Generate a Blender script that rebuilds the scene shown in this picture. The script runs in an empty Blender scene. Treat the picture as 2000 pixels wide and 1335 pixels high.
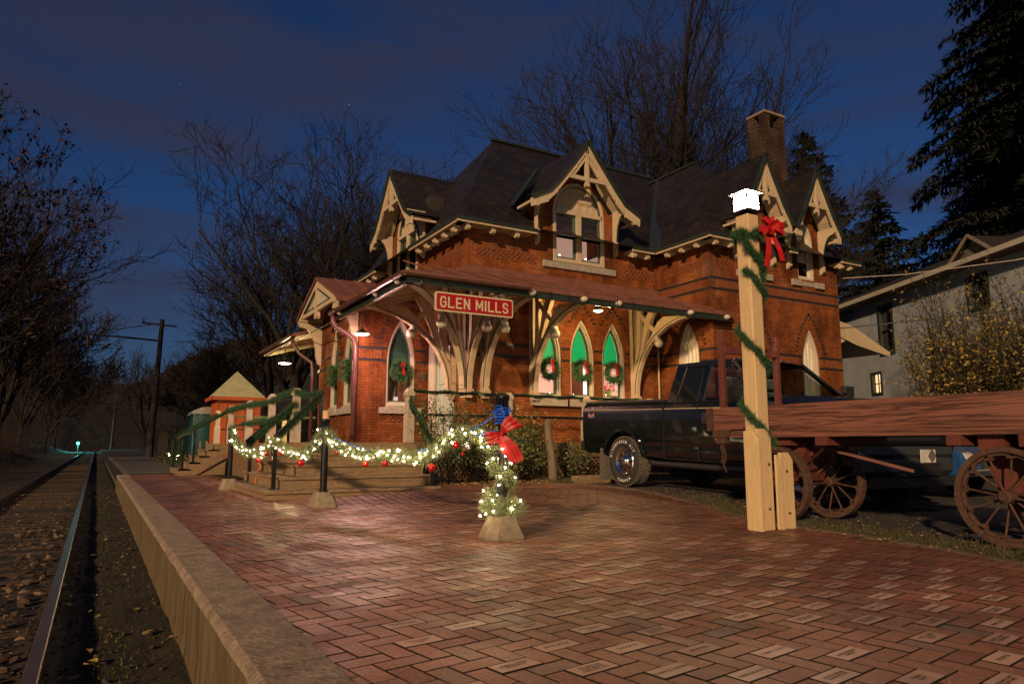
import bpy, bmesh, math, random
from mathutils import Vector, Matrix, noise
from mathutils.geometry import tessellate_polygon
R = math.radians
random.seed(7)
scene = bpy.context.scene
COL = scene.collection
# ------------------------------------------------------------ camera
cd = bpy.data.cameras.new("camera"); cam = bpy.data.objects.new("camera", cd); COL.objects.link(cam)
cam.location = (0, 0, 0.8); cd.sensor_width = 36.0; cd.lens = 24.93
cam.rotation_euler = (R(90) + math.atan(201.5/1385), 0, -R(30.1))
cd.clip_end = 2000; cd.clip_start = 0.05
scene.camera = cam
# ------------------------------------------------------------ world
w = bpy.data.worlds.new("World"); scene.world = w; w.use_nodes = True
SUN_EL = 18.0; SUN_AZ = 40.0      # light comes from -X, a little from -Y
def build_world():
    nt = w.node_tree; N = nt.nodes; L = nt.links; N.clear()
    out = N.new('ShaderNodeOutputWorld'); bg = N.new('ShaderNodeBackground')
    sky = N.new('ShaderNodeTexSky'); sky.sky_type = 'NISHITA'; sky.sun_disc = False
    sky.sun_elevation = R(SUN_EL); sky.sun_rotation = R(270 - SUN_AZ)
    tc = N.new('ShaderNodeTexCoord'); mp = N.new('ShaderNodeMapping'); mp.inputs['Scale'].default_value = (1.0, 1.6, 6.0)
    mp.inputs['Rotation'].default_value = (R(8), R(4), R(-20))
    nz = N.new('ShaderNodeTexNoise'); nz.inputs['Scale'].default_value = 1.5; nz.inputs['Detail'].default_value = 5; nz.inputs['Roughness'].default_value = .55
    nz.inputs['Distortion'].default_value = .6
    cr = N.new('ShaderNodeValToRGB'); cr.color_ramp.elements[0].position = .40; cr.color_ramp.elements[1].position = .62
    tint = N.new('ShaderNodeMix'); tint.data_type = 'RGBA'; tint.blend_type = 'MULTIPLY'; tint.inputs['Factor'].default_value = 1
    tint.inputs[7].default_value = (0.15, 0.305, 0.62, 1)
    L.new(sky.outputs[0], tint.inputs[6])
    mix = N.new('ShaderNodeMix'); mix.data_type = 'RGBA'
    L.new(tc.outputs['Generated'], mp.inputs[0]); L.new(mp.outputs[0], nz.inputs[0]); L.new(nz.outputs[0], cr.inputs[0])
    ml = N.new('ShaderNodeMath'); ml.operation = 'MULTIPLY'; ml.inputs[1].default_value = .72
    L.new(cr.outputs[0], ml.inputs[0]); L.new(ml.outputs[0], mix.inputs[0])
    L.new(tint.outputs[2], mix.inputs[6]); mix.inputs[7].default_value = (.62, .60, 1.05, 1)
    vo = N.new('ShaderNodeTexVoronoi'); vo.inputs['Scale'].default_value = 26
    L.new(tc.outputs['Generated'], vo.inputs['Vector'])
    lt = N.new('ShaderNodeMath'); lt.operation = 'LESS_THAN'; lt.inputs[1].default_value = .022
    L.new(vo.outputs['Distance'], lt.inputs[0])
    add = N.new('ShaderNodeMix'); add.data_type = 'RGBA'; L.new(lt.outputs[0], add.inputs[0]); L.new(mix.outputs[2], add.inputs[6]); add.inputs[7].default_value = (1.5, 3.2, 7.0, 1)
    L.new(add.outputs[2], bg.inputs[0]); bg.inputs[1].default_value = .031
    L.new(bg.outputs[0], out.inputs[0])
build_world()
sd = bpy.data.lights.new("sun", 'SUN'); sun = bpy.data.objects.new("sun", sd); COL.objects.link(sun)
sd.energy = 2.5; sd.angle = R(2); sd.color = (1.0, .66, .36)
_d = Vector((math.cos(R(SUN_EL))*math.cos(R(SUN_AZ)), math.cos(R(SUN_EL))*math.sin(R(SUN_AZ)), -math.sin(R(SUN_EL))))
sun.rotation_euler = _d.to_track_quat('-Z', 'Y').to_euler(); sun.location = (-20, -5, 15)
scene.view_settings.view_transform = 'Standard'; scene.view_settings.look = 'None'
scene.view_settings.exposure = 0.8; scene.view_settings.gamma = 1
# ------------------------------------------------------------ materials
MATS = {}
def nodes(name):
    m = bpy.data.materials.new(name); m.use_nodes = True; nt = m.node_tree
    return m, nt, nt.nodes, nt.links, nt.nodes['Principled BSDF']
def sethsv(b, col, rough, metal=0, spec=.5):
    b.inputs['Base Color'].default_value = (*col, 1); b.inputs['Roughness'].default_value = rough
    b.inputs['Metallic'].default_value = metal; b.inputs['Specular IOR Level'].default_value = spec
def plain(name, col, rough=.6, metal=0, var=.25, scale=6, bump=.0, spec=.4, col2=None, stretch=(1, 1, 1), coat=0):
    if name in MATS: return MATS[name]
    m, nt, N, L, b = nodes(name); sethsv(b, col, rough, metal, spec)
    if coat: b.inputs['Coat Weight'].default_value = coat; b.inputs['Coat Roughness'].default_value = .05
    g = N.new('ShaderNodeNewGeometry'); mp = N.new('ShaderNodeMapping'); mp.inputs['Scale'].default_value = stretch
    L.new(g.outputs['Position'], mp.inputs[0])
    nz = N.new('ShaderNodeTexNoise'); nz.inputs['Scale'].default_value = scale; nz.inputs['Detail'].default_value = 6; nz.inputs['Roughness'].default_value = .65
    L.new(mp.outputs[0], nz.inputs[0])
    cr = N.new('ShaderNodeValToRGB'); e = cr.color_ramp.elements; e[0].position = .3; e[1].position = .7
    c2 = col2 or tuple(min(1, c*(1+var)) for c in col); c1 = tuple(c*(1-var) for c in col)
    e[0].color = (*c1, 1); e[1].color = (*c2, 1)
    L.new(nz.outputs[0], cr.inputs[0]); L.new(cr.outputs[0], b.inputs['Base Color'])
    if bump:
        bp = N.new('ShaderNodeBump'); bp.inputs['Strength'].default_value = bump; bp.inputs['Distance'].default_value = .02
        n2 = N.new('ShaderNodeTexNoise'); n2.inputs['Scale'].default_value = scale*5; n2.inputs['Detail'].default_value = 6
        L.new(mp.outputs[0], n2.inputs[0]); L.new(n2.outputs[0], bp.inputs['Height']); L.new(bp.outputs[0], b.inputs['Normal'])
    MATS[name] = m; return m
def emit(name, col, strength, rough=.5):
    m, nt, N, L, b = nodes(name); sethsv(b, tuple(.18*c/max(col) for c in col), rough)
    b.inputs['Emission Color'].default_value = (*col, 1); b.inputs['Emission Strength'].default_value = strength
    MATS[name] = m; return m
def wallvec(N, L, su=1, sv=1):
    """(along-wall, height) coordinates from world position and face normal"""
    g = N.new('ShaderNodeNewGeometry'); sp = N.new('ShaderNodeSeparateXYZ'); L.new(g.outputs['Position'], sp.inputs[0])
    sn = N.new('ShaderNodeSeparateXYZ'); L.new(g.outputs['True Normal'], sn.inputs[0])
    ax = N.new('ShaderNodeMath'); ax.operation = 'ABSOLUTE'; L.new(sn.outputs[0], ax.inputs[0])
    ay = N.new('ShaderNodeMath'); ay.operation = 'ABSOLUTE'; L.new(sn.outputs[1], ay.inputs[0])
    gt = N.new('ShaderNodeMath'); gt.operation = 'GREATER_THAN'; L.new(ax.outputs[0], gt.inputs[0]); L.new(ay.outputs[0], gt.inputs[1])
    mx = N.new('ShaderNodeMix'); L.new(gt.outputs[0], mx.inputs[0]); L.new(sp.outputs[0], mx.inputs[2]); L.new(sp.outputs[1], mx.inputs[3])
    cb = N.new('ShaderNodeCombineXYZ'); 
    m1 = N.new('ShaderNodeMath'); m1.operation = 'MULTIPLY'; m1.inputs[1].default_value = su; L.new(mx.outputs[0], m1.inputs[0])
    m2 = N.new('ShaderNodeMath'); m2.operation = 'MULTIPLY'; m2.inputs[1].default_value = sv; L.new(sp.outputs[2], m2.inputs[0])
    L.new(m1.outputs[0], cb.inputs[0]); L.new(m2.outputs[0], cb.inputs[1])
    return cb, g
def brick_mat(name, c1, c2, mortar, bw=.213, rh=.0605, ms=.005, dirt=.5, white=.0, rough=.75):
    m, nt, N, L, b = nodes(name); sethsv(b, c1, rough, 0, .15)
    cb, g = wallvec(N, L)
    br = N.new('ShaderNodeTexBrick'); br.inputs['Scale'].default_value = 1; br.inputs['Brick Width'].default_value = bw; br.inputs['Row Height'].default_value = rh
    br.inputs['Mortar Size'].default_value = ms; br.inputs['Mortar Smooth'].default_value = .1; br.inputs['Bias'].default_value = -.1
    br.inputs['Color1'].default_value = (*c1, 1); br.inputs['Color2'].default_value = (*c2, 1); br.inputs['Mortar'].default_value = (*mortar, 1)
    L.new(cb.outputs[0], br.inputs[0])
    nz = N.new('ShaderNodeTexNoise'); nz.inputs['Scale'].default_value = 1.1; nz.inputs['Detail'].default_value = 8; nz.inputs['Roughness'].default_value = .7
    mp = N.new('ShaderNodeMapping'); mp.inputs['Scale'].default_value = (1.3, 1.3, .55); L.new(g.outputs['Position'], mp.inputs[0]); L.new(mp.outputs[0], nz.inputs[0])
    cr = N.new('ShaderNodeValToRGB'); e = cr.color_ramp.elements; e[0].position = .40; e[1].position = .60; e[0].color = (1-dirt, 1-dirt*1.05, 1-dirt*1.1, 1); e[1].color = (1, 1, 1, 1)
    L.new(nz.outputs[0], cr.inputs[0])
    mx = N.new('ShaderNodeMix'); mx.data_type = 'RGBA'; mx.blend_type = 'MULTIPLY'; mx.inputs[0].default_value = 1
    L.new(br.outputs[0], mx.inputs[6]); L.new(cr.outputs[0], mx.inputs[7])
    last = mx.outputs[2]
    if white:
        n2 = N.new('ShaderNodeTexNoise'); n2.inputs['Scale'].default_value = .9; n2.inputs['Detail'].default_value = 5; L.new(g.outputs['Position'], n2.inputs[0])
        c2r = N.new('ShaderNodeValToRGB'); c2r.color_ramp.elements[0].position = .60; c2r.color_ramp.elements[1].position = .72
        L.new(n2.outputs[0], c2r.inputs[0]); mm = N.new('ShaderNodeMath'); mm.operation = 'MULTIPLY'; c2s = N.new('ShaderNodeMath'); c2s.operation = 'MULTIPLY'; c2s.inputs[1].default_value = white; L.new(c2r.outputs[0], c2s.inputs[0]); L.new(c2s.outputs[0], mm.inputs[0]); L.new(br.outputs[1], mm.inputs[1])
        m3 = N.new('ShaderNodeMix'); m3.data_type = 'RGBA'; L.new(mm.outputs[0], m3.inputs[0]); L.new(last, m3.inputs[6]); m3.inputs[7].default_value = (.5, .45, .38, 1)
        last = m3.outputs[2]
    L.new(last, b.inputs['Base Color'])
    bp = N.new('ShaderNodeBump'); bp.inputs['Strength'].default_value = .6; bp.inputs['Distance'].default_value = .006; bp.invert = True
    L.new(br.outputs[1], bp.inputs['Height']); L.new(bp.outputs[0], b.inputs['Normal'])
    MATS[name] = m; return m
def slate_mat(name, c1, c2):
    m, nt, N, L, b = nodes(name); sethsv(b, c1, .5, 0, .5)
    cb, g = wallvec(N, L, 1, 1.25)
    br = N.new('ShaderNodeTexBrick'); br.inputs['Scale'].default_value = 1; br.inputs['Brick Width'].default_value = .26; br.inputs['Row Height'].default_value = .17
    br.inputs['Mortar Size'].default_value = .012; br.inputs['Bias'].default_value = 0
    br.inputs['Color1'].default_value = (*c1, 1); br.inputs['Color2'].default_value = (*c2, 1); br.inputs['Mortar'].default_value = (.002, .002, .002, 1)
    L.new(cb.outputs[0], br.inputs[0])
    nz = N.new('ShaderNodeTexNoise'); nz.inputs['Scale'].default_value = 1.4; nz.inputs['Detail'].default_value = 8; L.new(g.outputs['Position'], nz.inputs[0])
    cr = N.new('ShaderNodeValToRGB'); e = cr.color_ramp.elements; e[0].position = .3; e[1].position = .7; e[0].color = (.55, .55, .6, 1); e[1].color = (1.35, 1.2, 1.1, 1)
    L.new(nz.outputs[0], cr.inputs[0])
    mx = N.new('ShaderNodeMix'); mx.data_type = 'RGBA'; mx.blend_type = 'MULTIPLY'; mx.inputs[0].default_value = 1
    L.new(br.outputs[0], mx.inputs[6]); L.new(cr.outputs[0], mx.inputs[7]); L.new(mx.outputs[2], b.inputs['Base Color'])
    bp = N.new('ShaderNodeBump'); bp.inputs['Strength'].default_value = .7; bp.inputs['Distance'].default_value = .01; bp.invert = True
    L.new(br.outputs[1], bp.inputs['Height']); L.new(bp.outputs[0], b.inputs['Normal'])
    MATS[name] = m; return m
def island_mat(name, stops, rough=.75, spec=.35, grain=60, bump=.5, graincon=.5):
    """colour picked per brick (mesh island) with a grainy surface"""
    m, nt, N, L, b = nodes(name); sethsv(b, stops[0][1], rough, 0, spec)
    g = N.new('ShaderNodeNewGeometry'); cr = N.new('ShaderNodeValToRGB'); el = cr.color_ramp.elements
    el[0].position = stops[0][0]; el[0].color = (*stops[0][1], 1); el[1].position = stops[-1][0]; el[1].color = (*stops[-1][1], 1)
    for p, c in stops[1:-1]:
        k = el.new(p); k.color = (*c, 1)
    L.new(g.outputs['Random Per Island'], cr.inputs[0])
    wn_ = N.new('ShaderNodeTexNoise'); wn_.inputs['Scale'].default_value = 2.2; wn_.inputs['Detail'].default_value = 4; L.new(g.outputs['Position'], wn_.inputs[0])
    mr = N.new('ShaderNodeMapRange'); mr.inputs[1].default_value = .35; mr.inputs[2].default_value = .65; mr.inputs[3].default_value = rough-.22; mr.inputs[4].default_value = rough+.15; L.new(wn_.outputs[0], mr.inputs[0]); L.new(mr.outputs[0], b.inputs['Roughness'])
    nz = N.new('ShaderNodeTexNoise'); nz.inputs['Scale'].default_value = grain; nz.inputs['Detail'].default_value = 5; nz.inputs['Roughness'].default_value = .8; L.new(g.outputs['Position'], nz.inputs[0])
    c2 = N.new('ShaderNodeValToRGB'); e = c2.color_ramp.elements; e[0].position = .35; e[1].position = .65; e[0].color = (1-graincon, 1-graincon, 1-graincon, 1); e[1].color = (1+graincon, 1+graincon, 1+graincon, 1)
    L.new(nz.outputs[0], c2.inputs[0])
    n3 = N.new('ShaderNodeTexNoise'); n3.inputs['Scale'].default_value = 1.2; n3.inputs['Detail'].default_value = 6; L.new(g.outputs['Position'], n3.inputs[0])
    c3 = N.new('ShaderNodeValToRGB'); e = c3.color_ramp.elements; e[0].position = .3; e[1].position = .7; e[0].color = (.58, .57, .57, 1); e[1].color = (1.22, 1.18, 1.12, 1)
    L.new(n3.outputs[0], c3.inputs[0])
    mx = N.new('ShaderNodeMix'); mx.data_type = 'RGBA'; mx.blend_type = 'MULTIPLY'; mx.inputs[0].default_value = 1
    L.new(cr.outputs[0], mx.inputs[6]); L.new(c2.outputs[0], mx.inputs[7])
    m2 = N.new('ShaderNodeMix'); m2.data_type = 'RGBA'; m2.blend_type = 'MULTIPLY'; m2.inputs[0].default_value = 1
    L.new(mx.outputs[2], m2.inputs[6]); L.new(c3.outputs[0], m2.inputs[7]); L.new(m2.outputs[2], b.inputs['Base Color'])
    bp = N.new('ShaderNodeBump'); bp.inputs['Strength'].default_value = bump; bp.inputs['Distance'].default_value = .004
    L.new(nz.outputs[0], bp.inputs['Height']); L.new(bp.outputs[0], b.inputs['Normal'])
    MATS[name] = m; return m
def glass_mat(name, tint=(1, 1, 1), gloss=.12, dark=0):
    m, nt, N, L, b = nodes(name); N.remove(b); out = [n for n in N if n.type == 'OUTPUT_MATERIAL'][0]
    tr = N.new('ShaderNodeBsdfTransparent'); tr.inputs[0].default_value = (*tint, 1)
    gl = N.new('ShaderNodeBsdfGlossy'); gl.inputs['Roughness'].default_value = .03
    lw = N.new('ShaderNodeLayerWeight'); pw = N.new('ShaderNodeMath'); pw.operation = 'POWER'; pw.inputs[1].default_value = 4; L.new(lw.outputs['Facing'], pw.inputs[0])
    ad = N.new('ShaderNodeMath'); ad.operation = 'MULTIPLY_ADD'; ad.inputs[1].default_value = .7; ad.inputs[2].default_value = gloss; L.new(pw.outputs[0], ad.inputs[0])
    mx = N.new('ShaderNodeMixShader'); L.new(ad.outputs[0], mx.inputs[0]); L.new(tr.outputs[0], mx.inputs[1]); L.new(gl.outputs[0], mx.inputs[2]); L.new(mx.outputs[0], out.inputs[0])
    MATS[name] = m; return m
def wood_mat(name, c1, c2, scale=3, stretch=(.6, .6, 14), rough=.7, wave=True, bump=.3, dist=1.2):
    m, nt, N, L, b = nodes(name); sethsv(b, c1, rough, 0, .35)
    g = N.new('ShaderNodeNewGeometry'); mp = N.new('ShaderNodeMapping'); mp.inputs['Scale'].default_value = stretch; L.new(g.outputs['Position'], mp.inputs[0])
    nz = N.new('ShaderNodeTexNoise'); nz.inputs['Scale'].default_value = scale; nz.inputs['Detail'].default_value = 7; nz.inputs['Distortion'].default_value = dist; nz.inputs['Roughness'].default_value = .62
    L.new(mp.outputs[0], nz.inputs[0])
    ms = N.new('ShaderNodeMath'); ms.operation = 'MULTIPLY'; ms.inputs[1].default_value = 9.0; L.new(nz.outputs[0], ms.inputs[0])
    fr = N.new('ShaderNodeMath'); fr.operation = 'PINGPONG'; fr.inputs[1].default_value = .5; L.new(ms.outputs[0], fr.inputs[0])
    cr = N.new('ShaderNodeValToRGB'); e = cr.color_ramp.elements; e[0].position = .04; e[1].position = .3; e[0].color = (*c2, 1); e[1].color = (*c1, 1)
    L.new(fr.outputs[0], cr.inputs[0]); L.new(cr.outputs[0], b.inputs['Base Color'])
    bp = N.new('ShaderNodeBump'); bp.inputs['Strength'].default_value = bump; bp.inputs['Distance'].default_value = .004
    L.new(fr.outputs[0], bp.inputs['Height']); L.new(bp.outputs[0], b.inputs['Normal'])
    MATS[name] = m; return m
BRICK = brick_mat('red_brick', (.29, .088, .025), (.185, .056, .018), (.06, .028, .014), dirt=.62, white=.45)
CHIM = brick_mat('chimney_brick', (.042, .018, .012), (.02, .010, .008), (.12, .09, .065), ms=.008, dirt=.6)
BLACKB = plain('black_glazed_brick', (.02, .02, .022), .35)
SOLDIER = plain('soldier_brick', (.15, .045, .016), .75, var=.35, scale=14)
SLATE = slate_mat('slate', (.019, .0145, .0115), (.009, .0075, .007))
CREAM = plain('cream_paint', (.42, .33, .22), .55, var=.12, scale=4)
WHITEC = plain('white_trim_paint', (.42, .38, .31), .5, var=.1, scale=4)
DGREEN = plain('dark_green_paint', (.018, .026, .02), .45)
STONE = plain('sill_stone', (.26, .23, .19), .85, var=.25, scale=9, bump=.3)
COPPER = plain('copper_roof', (.15, .06, .042), .55, var=.3, scale=3, bump=.1)
GUTTER = plain('brown_gutter_metal', (.09, .038, .028), .4, 0, var=.3, scale=5)
DOWNM = plain('mauve_downspout_metal', (.10, .042, .045), .4, 0, var=.2)
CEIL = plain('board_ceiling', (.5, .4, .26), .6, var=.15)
BLACK = plain('black_metal', (.012, .012, .014), .28, .3, var=.2, spec=.6)
CONC = plain('concrete', (.2, .165, .115), .9, var=.35, scale=12, bump=.6)
def concrete_curb():
    m = plain('platform_curb_concrete', (.22, .165, .12), .92, var=.45, scale=7, bump=.9)
    return m
CURB = concrete_curb()
DECK = wood_mat('weathered_deck_wood', (.23, .155, .085), (.10, .065, .035), scale=2.2, stretch=(.5, .5, 9))
OAK = wood_mat('red_painted_oak', (.175, .072, .050), (.05, .021, .016), scale=1.3, stretch=(.6, .22, 7), bump=.8, dist=.35)
REDW = plain('dark_red_painted_wood', (.10, .027, .02), .6, var=.25, scale=8)
RUST = plain('rusty_iron', (.075, .037, .024), .7, .2, var=.4, scale=20, bump=.3)
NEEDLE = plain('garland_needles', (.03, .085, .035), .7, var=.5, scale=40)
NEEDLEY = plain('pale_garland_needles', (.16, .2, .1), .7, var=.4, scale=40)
WREATHN = plain('wreath_needles', (.05, .12, .045), .7, var=.5, scale=60)
RED = plain('red_velvet_ribbon', (.34, .007, .007), .5, var=.2, scale=20)
BLUE = plain('blue_cord', (.01, .09, .6), .45)
GLASS = glass_mat('window_glass', gloss=.04)
BULB = emit('warm_bulb', (1, .72, .4), 110)
CANDLE = emit('candle_bulb', (1, .6, .3), 30)
YPOST = wood_mat('yellow_cream_post_paint', (.54, .40, .22), (.47, .34, .18), scale=1.6, stretch=(6, 6, .45), rough=.55, bump=.35, dist=.5)
BARK = plain('bark', (.012, .008, .006), .95, var=.4, scale=5)
TWIG = plain('twigs', (.008, .005, .004), .95, var=.3, scale=3)
# ------------------------------------------------------------ mesh builder
def point(name, loc, watts, col, radius, parent=None, spot=None):
    l = bpy.data.lights.new(name, 'SPOT' if spot else 'POINT'); l.energy = watts; l.color = col; l.shadow_soft_size = radius
    if spot: l.spot_size = R(spot); l.spot_blend = .5
    o = bpy.data.objects.new(name, l); COL.objects.link(o); o.location = loc
    if parent is not None: o.parent = parent; o.location = Vector(loc)-parent.location
    return o
def glow_glass(name, col, st):
    m, nt, N, L, b = nodes(name); N.remove(b); out = [n for n in N if n.type == 'OUTPUT_MATERIAL'][0]
    tr = N.new('ShaderNodeBsdfTransparent'); em = N.new('ShaderNodeEmission'); em.inputs[0].default_value = (*col, 1); em.inputs[1].default_value = st
    ad = N.new('ShaderNodeAddShader'); L.new(tr.outputs[0], ad.inputs[0]); L.new(em.outputs[0], ad.inputs[1]); L.new(ad.outputs[0], out.inputs[0]); MATS[name] = m; return m
class MB:
    def __init__(s): s.v = []; s.f = []; s.mi = []; s.m = 0
    def add(s, vs, fs):
        o = len(s.v); s.v += [tuple(v) for v in vs]; s.f += [tuple(i+o for i in f) for f in fs]; s.mi += [s.m]*len(fs)
    def box(s, x0, x1, y0, y1, z0, z1):
        s.add([(x0, y0, z0), (x1, y0, z0), (x1, y1, z0), (x0, y1, z0), (x0, y0, z1), (x1, y0, z1), (x1, y1, z1), (x0, y1, z1)],
              [(3, 2, 1, 0), (4, 5, 6, 7), (0, 1, 5, 4), (1, 2, 6, 5), (2, 3, 7, 6), (3, 0, 4, 7)])
    def obox(s, c, ax, ay, az):
        c = Vector(c); ax = Vector(ax); ay = Vector(ay); az = Vector(az)
        s.add([c-ax-ay-az, c+ax-ay-az, c+ax+ay-az, c-ax+ay-az, c-ax-ay+az, c+ax-ay+az, c+ax+ay+az, c-ax+ay+az],
              [(3, 2, 1, 0), (4, 5, 6, 7), (0, 1, 5, 4), (1, 2, 6, 5), (2, 3, 7, 6), (3, 0, 4, 7)])
    def beam(s, p, q, w, h, up=(0, 0, 1)):
        p = Vector(p); q = Vector(q); d = (q-p); ln = d.length
        if ln < 1e-6: return
        d.normalize(); u = Vector(up); a = d.cross(u)
        if a.length < 1e-4: a = d.cross(Vector((1, 0, 0)))
        a.normalize(); b = a.cross(d).normalized()
        s.obox((p+q)/2, d*ln/2, a*w/2, b*h/2)
    def quad(s, *p): s.add(p, [tuple(range(len(p)))])
    def tube(s, pts, rad, n=8, cap=True):
        pts = [Vector(p) for p in pts]; k = len(pts)
        if not hasattr(rad, '__len__'): rad = [rad]*k
        o = len(s.v); ref = None
        for i, p in enumerate(pts):
            d = (pts[min(i+1, k-1)]-pts[max(i-1, 0)])
            if d.length < 1e-9: d = Vector((0, 0, 1))
            d.normalize()
            if ref is None: ref = d.orthogonal().normalized()
            a = (ref-d*ref.dot(d))
            a = a.normalized() if a.length > 1e-5 else d.orthogonal().normalized()
            ref = a; b = d.cross(a)
            for j in range(n):
                t = 2*math.pi*j/n; s.v.append(tuple(p+(a*math.cos(t)+b*math.sin(t))*rad[i]))
        for i in range(k-1):
            for j in range(n):
                s.f.append((o+i*n+j, o+i*n+(j+1) % n, o+(i+1)*n+(j+1) % n, o+(i+1)*n+j)); s.mi.append(s.m)
        if cap:
            s.f.append(tuple(o+j for j in reversed(range(n)))); s.mi.append(s.m)
            s.f.append(tuple(o+(k-1)*n+j for j in range(n))); s.mi.append(s.m)
    def prism(s, poly, fn, t0, t1):
        """2-D outline (u,v) extruded from t0 to t1; fn(u,v,t)->xyz"""
        n = len(poly); tri = tessellate_polygon([[Vector((u, v, 0)) for u, v in poly]])
        vs = [fn(u, v, t0) for u, v in poly]+[fn(u, v, t1) for u, v in poly]
        fs = [tuple(t) for t in tri]+[tuple(n+i for i in reversed(t)) for t in tri]
        fs += [(i, (i+1) % n, n+(i+1) % n, n+i) for i in range(n)]
        s.add(vs, fs)
    def ring(s, outer, inner, fn, t0, t1):
        n = len(outer); vs = [fn(u, v, t) for t in (t0, t1) for P in (outer, inner) for u, v in P]
        fs = []
        for i in range(n):
            j = (i+1) % n
            fs += [(i, j, n+j, n+i), (2*n+j, 2*n+i, 3*n+i, 3*n+j), (i, 2*n+i, 2*n+j, j), (n+j, 3*n+j, 3*n+i, n+i)]
        s.add(vs, fs)
    def sphere(s, c, r, n=10, m=6, sc=(1, 1, 1)):
        vs = [(c[0], c[1], c[2]+r*sc[2])]
        for i in range(1, m):
            a = math.pi*i/m
            for j in range(n):
                t = 2*math.pi*j/n; vs.append((c[0]+r*sc[0]*math.sin(a)*math.cos(t), c[1]+r*sc[1]*math.sin(a)*math.sin(t), c[2]+r*sc[2]*math.cos(a)))
        vs.append((c[0], c[1], c[2]-r*sc[2])); fs = [(0, 1+j, 1+(j+1) % n) for j in range(n)]
        for i in range(m-2):
            for j in range(n): fs.append((1+i*n+j, 1+(i+1)*n+j, 1+(i+1)*n+(j+1) % n, 1+i*n+(j+1) % n))
        l = len(vs)-1; fs += [(l, l-n+(j+1) % n, l-n+j) for j in range(n)]
        s.add(vs, fs)
    def lathe(s, c, prof, n=16, axis='Z'):
        o = len(s.v); k = len(prof)
        for r, z in prof:
            for j in range(n):
                t = 2*math.pi*j/n; a, b = r*math.cos(t), r*math.sin(t)
                s.v.append((c[0]+a, c[1]+b, c[2]+z) if axis == 'Z' else ((c[0]+a, c[1]+z, c[2]+b) if axis == 'Y' else (c[0]+z, c[1]+a, c[2]+b)))
        for i in range(k-1):
            for j in range(n): s.f.append((o+i*n+j, o+i*n+(j+1) % n, o+(i+1)*n+(j+1) % n, o+(i+1)*n+j)); s.mi.append(s.m)
    def pieces(s, gap=.03):
        n = len(s.v); p = list(range(n))
        def find(i):
            while p[i] != i: p[i] = p[p[i]]; i = p[i]
            return i
        for f in s.f:
            r = find(f[0])
            for i in f[1:]: p[find(i)] = r
        bb = {}
        for i, v in enumerate(s.v):
            r = find(i); b = bb.get(r)
            if b is None: bb[r] = [list(v), list(v)]
            else:
                for k in range(3): b[0][k] = min(b[0][k], v[k]); b[1][k] = max(b[1][k], v[k])
        ks = list(bb); q = {k: k for k in ks}
        def f2(i):
            while q[i] != i: q[i] = q[q[i]]; i = q[i]
            return i
        for i in range(len(ks)):
            for j in range(i):
                A, B = bb[ks[i]], bb[ks[j]]
                if all(A[0][k]-gap <= B[1][k] and B[0][k]-gap <= A[1][k] for k in range(3)): q[f2(ks[i])] = f2(ks[j])
        groups = {}
        for fi, f in enumerate(s.f): groups.setdefault(f2(find(f[0])), []).append(fi)
        out = []
        for fs in groups.values():
            m = MB(); mp = {}
            for fi in fs:
                g = []
                for i in s.f[fi]:
                    if i not in mp: mp[i] = len(m.v); m.v.append(s.v[i])
                    g.append(mp[i])
                m.f.append(tuple(g)); m.mi.append(s.mi[fi])
            out.append(m)
        return out
    def split(s, name, mats, parent=None, smooth=False, bevel=0, fix=True, gap=.03):
        return [m.build(name, mats, parent, smooth, bevel, fix) for m in s.pieces(gap)]
    def build(s, name, mats, parent=None, smooth=False, bevel=0, fix=True):
        me = bpy.data.meshes.new(name); me.from_pydata(s.v, [], s.f)
        if not isinstance(mats, (list, tuple)): mats = [mats]
        for m in mats: me.materials.append(m)
        if len(mats) > 1: me.polygons.foreach_set('material_index', s.mi)
        if fix and len(s.f) < 60000:
            bm = bmesh.new(); bm.from_mesh(me); bmesh.ops.recalc_face_normals(bm, faces=bm.faces); bm.to_mesh(me); bm.free()
        if smooth: me.polygons.foreach_set('use_smooth', [True]*len(me.polygons))
        me.update()
        o = bpy.data.objects.new(name, me); COL.objects.link(o)
        if parent is not None:
            o.parent = parent
            r = parent
            while r.parent: r = r.parent
            if parent is r and not r.get('_local'): o.location = -r.location
        if bevel:
            b = o.modifiers.new('bevel', 'BEVEL'); b.width = bevel; b.segments = 2; b.limit_method = 'ANGLE'; b.angle_limit = R(40)
        return o
def tag(o, label, cat, group=None, kind=None):
    if label: o['label'] = label
    if cat: o['category'] = cat
    if group: o['group'] = group
    if kind: o['kind'] = kind
    return o
def struct(o, kind='structure'): o['kind'] = kind; return o
def thing(name, label, cat, loc=(0, 0, 0), group=None, local=False, rotz=0):
    o = bpy.data.objects.new(name, None); o.empty_display_size = .2; COL.objects.link(o); o.location = loc; o.rotation_euler = (0, 0, rotz)
    if local: o['_local'] = 1
    return tag(o, label, cat, group)
def copy_tree(o, parent=None):
    c = o.copy(); COL.objects.link(c); c.parent = parent
    for ch in list(o.children): copy_tree(ch, c)
    return c
PY = lambda Y: (lambda u, v, t: (u, Y+t, v))      # facade facing -Y, t = depth into wall
PX = lambda X: (lambda u, v, t: (X+t, u, v))      # facade facing -X
def arc(c, r, a0, a1, n): return [(c[0]+r*math.cos(R(a0+(a1-a0)*i/n)), c[1]+r*math.sin(R(a0+(a1-a0)*i/n))) for i in range(n+1)]
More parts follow.
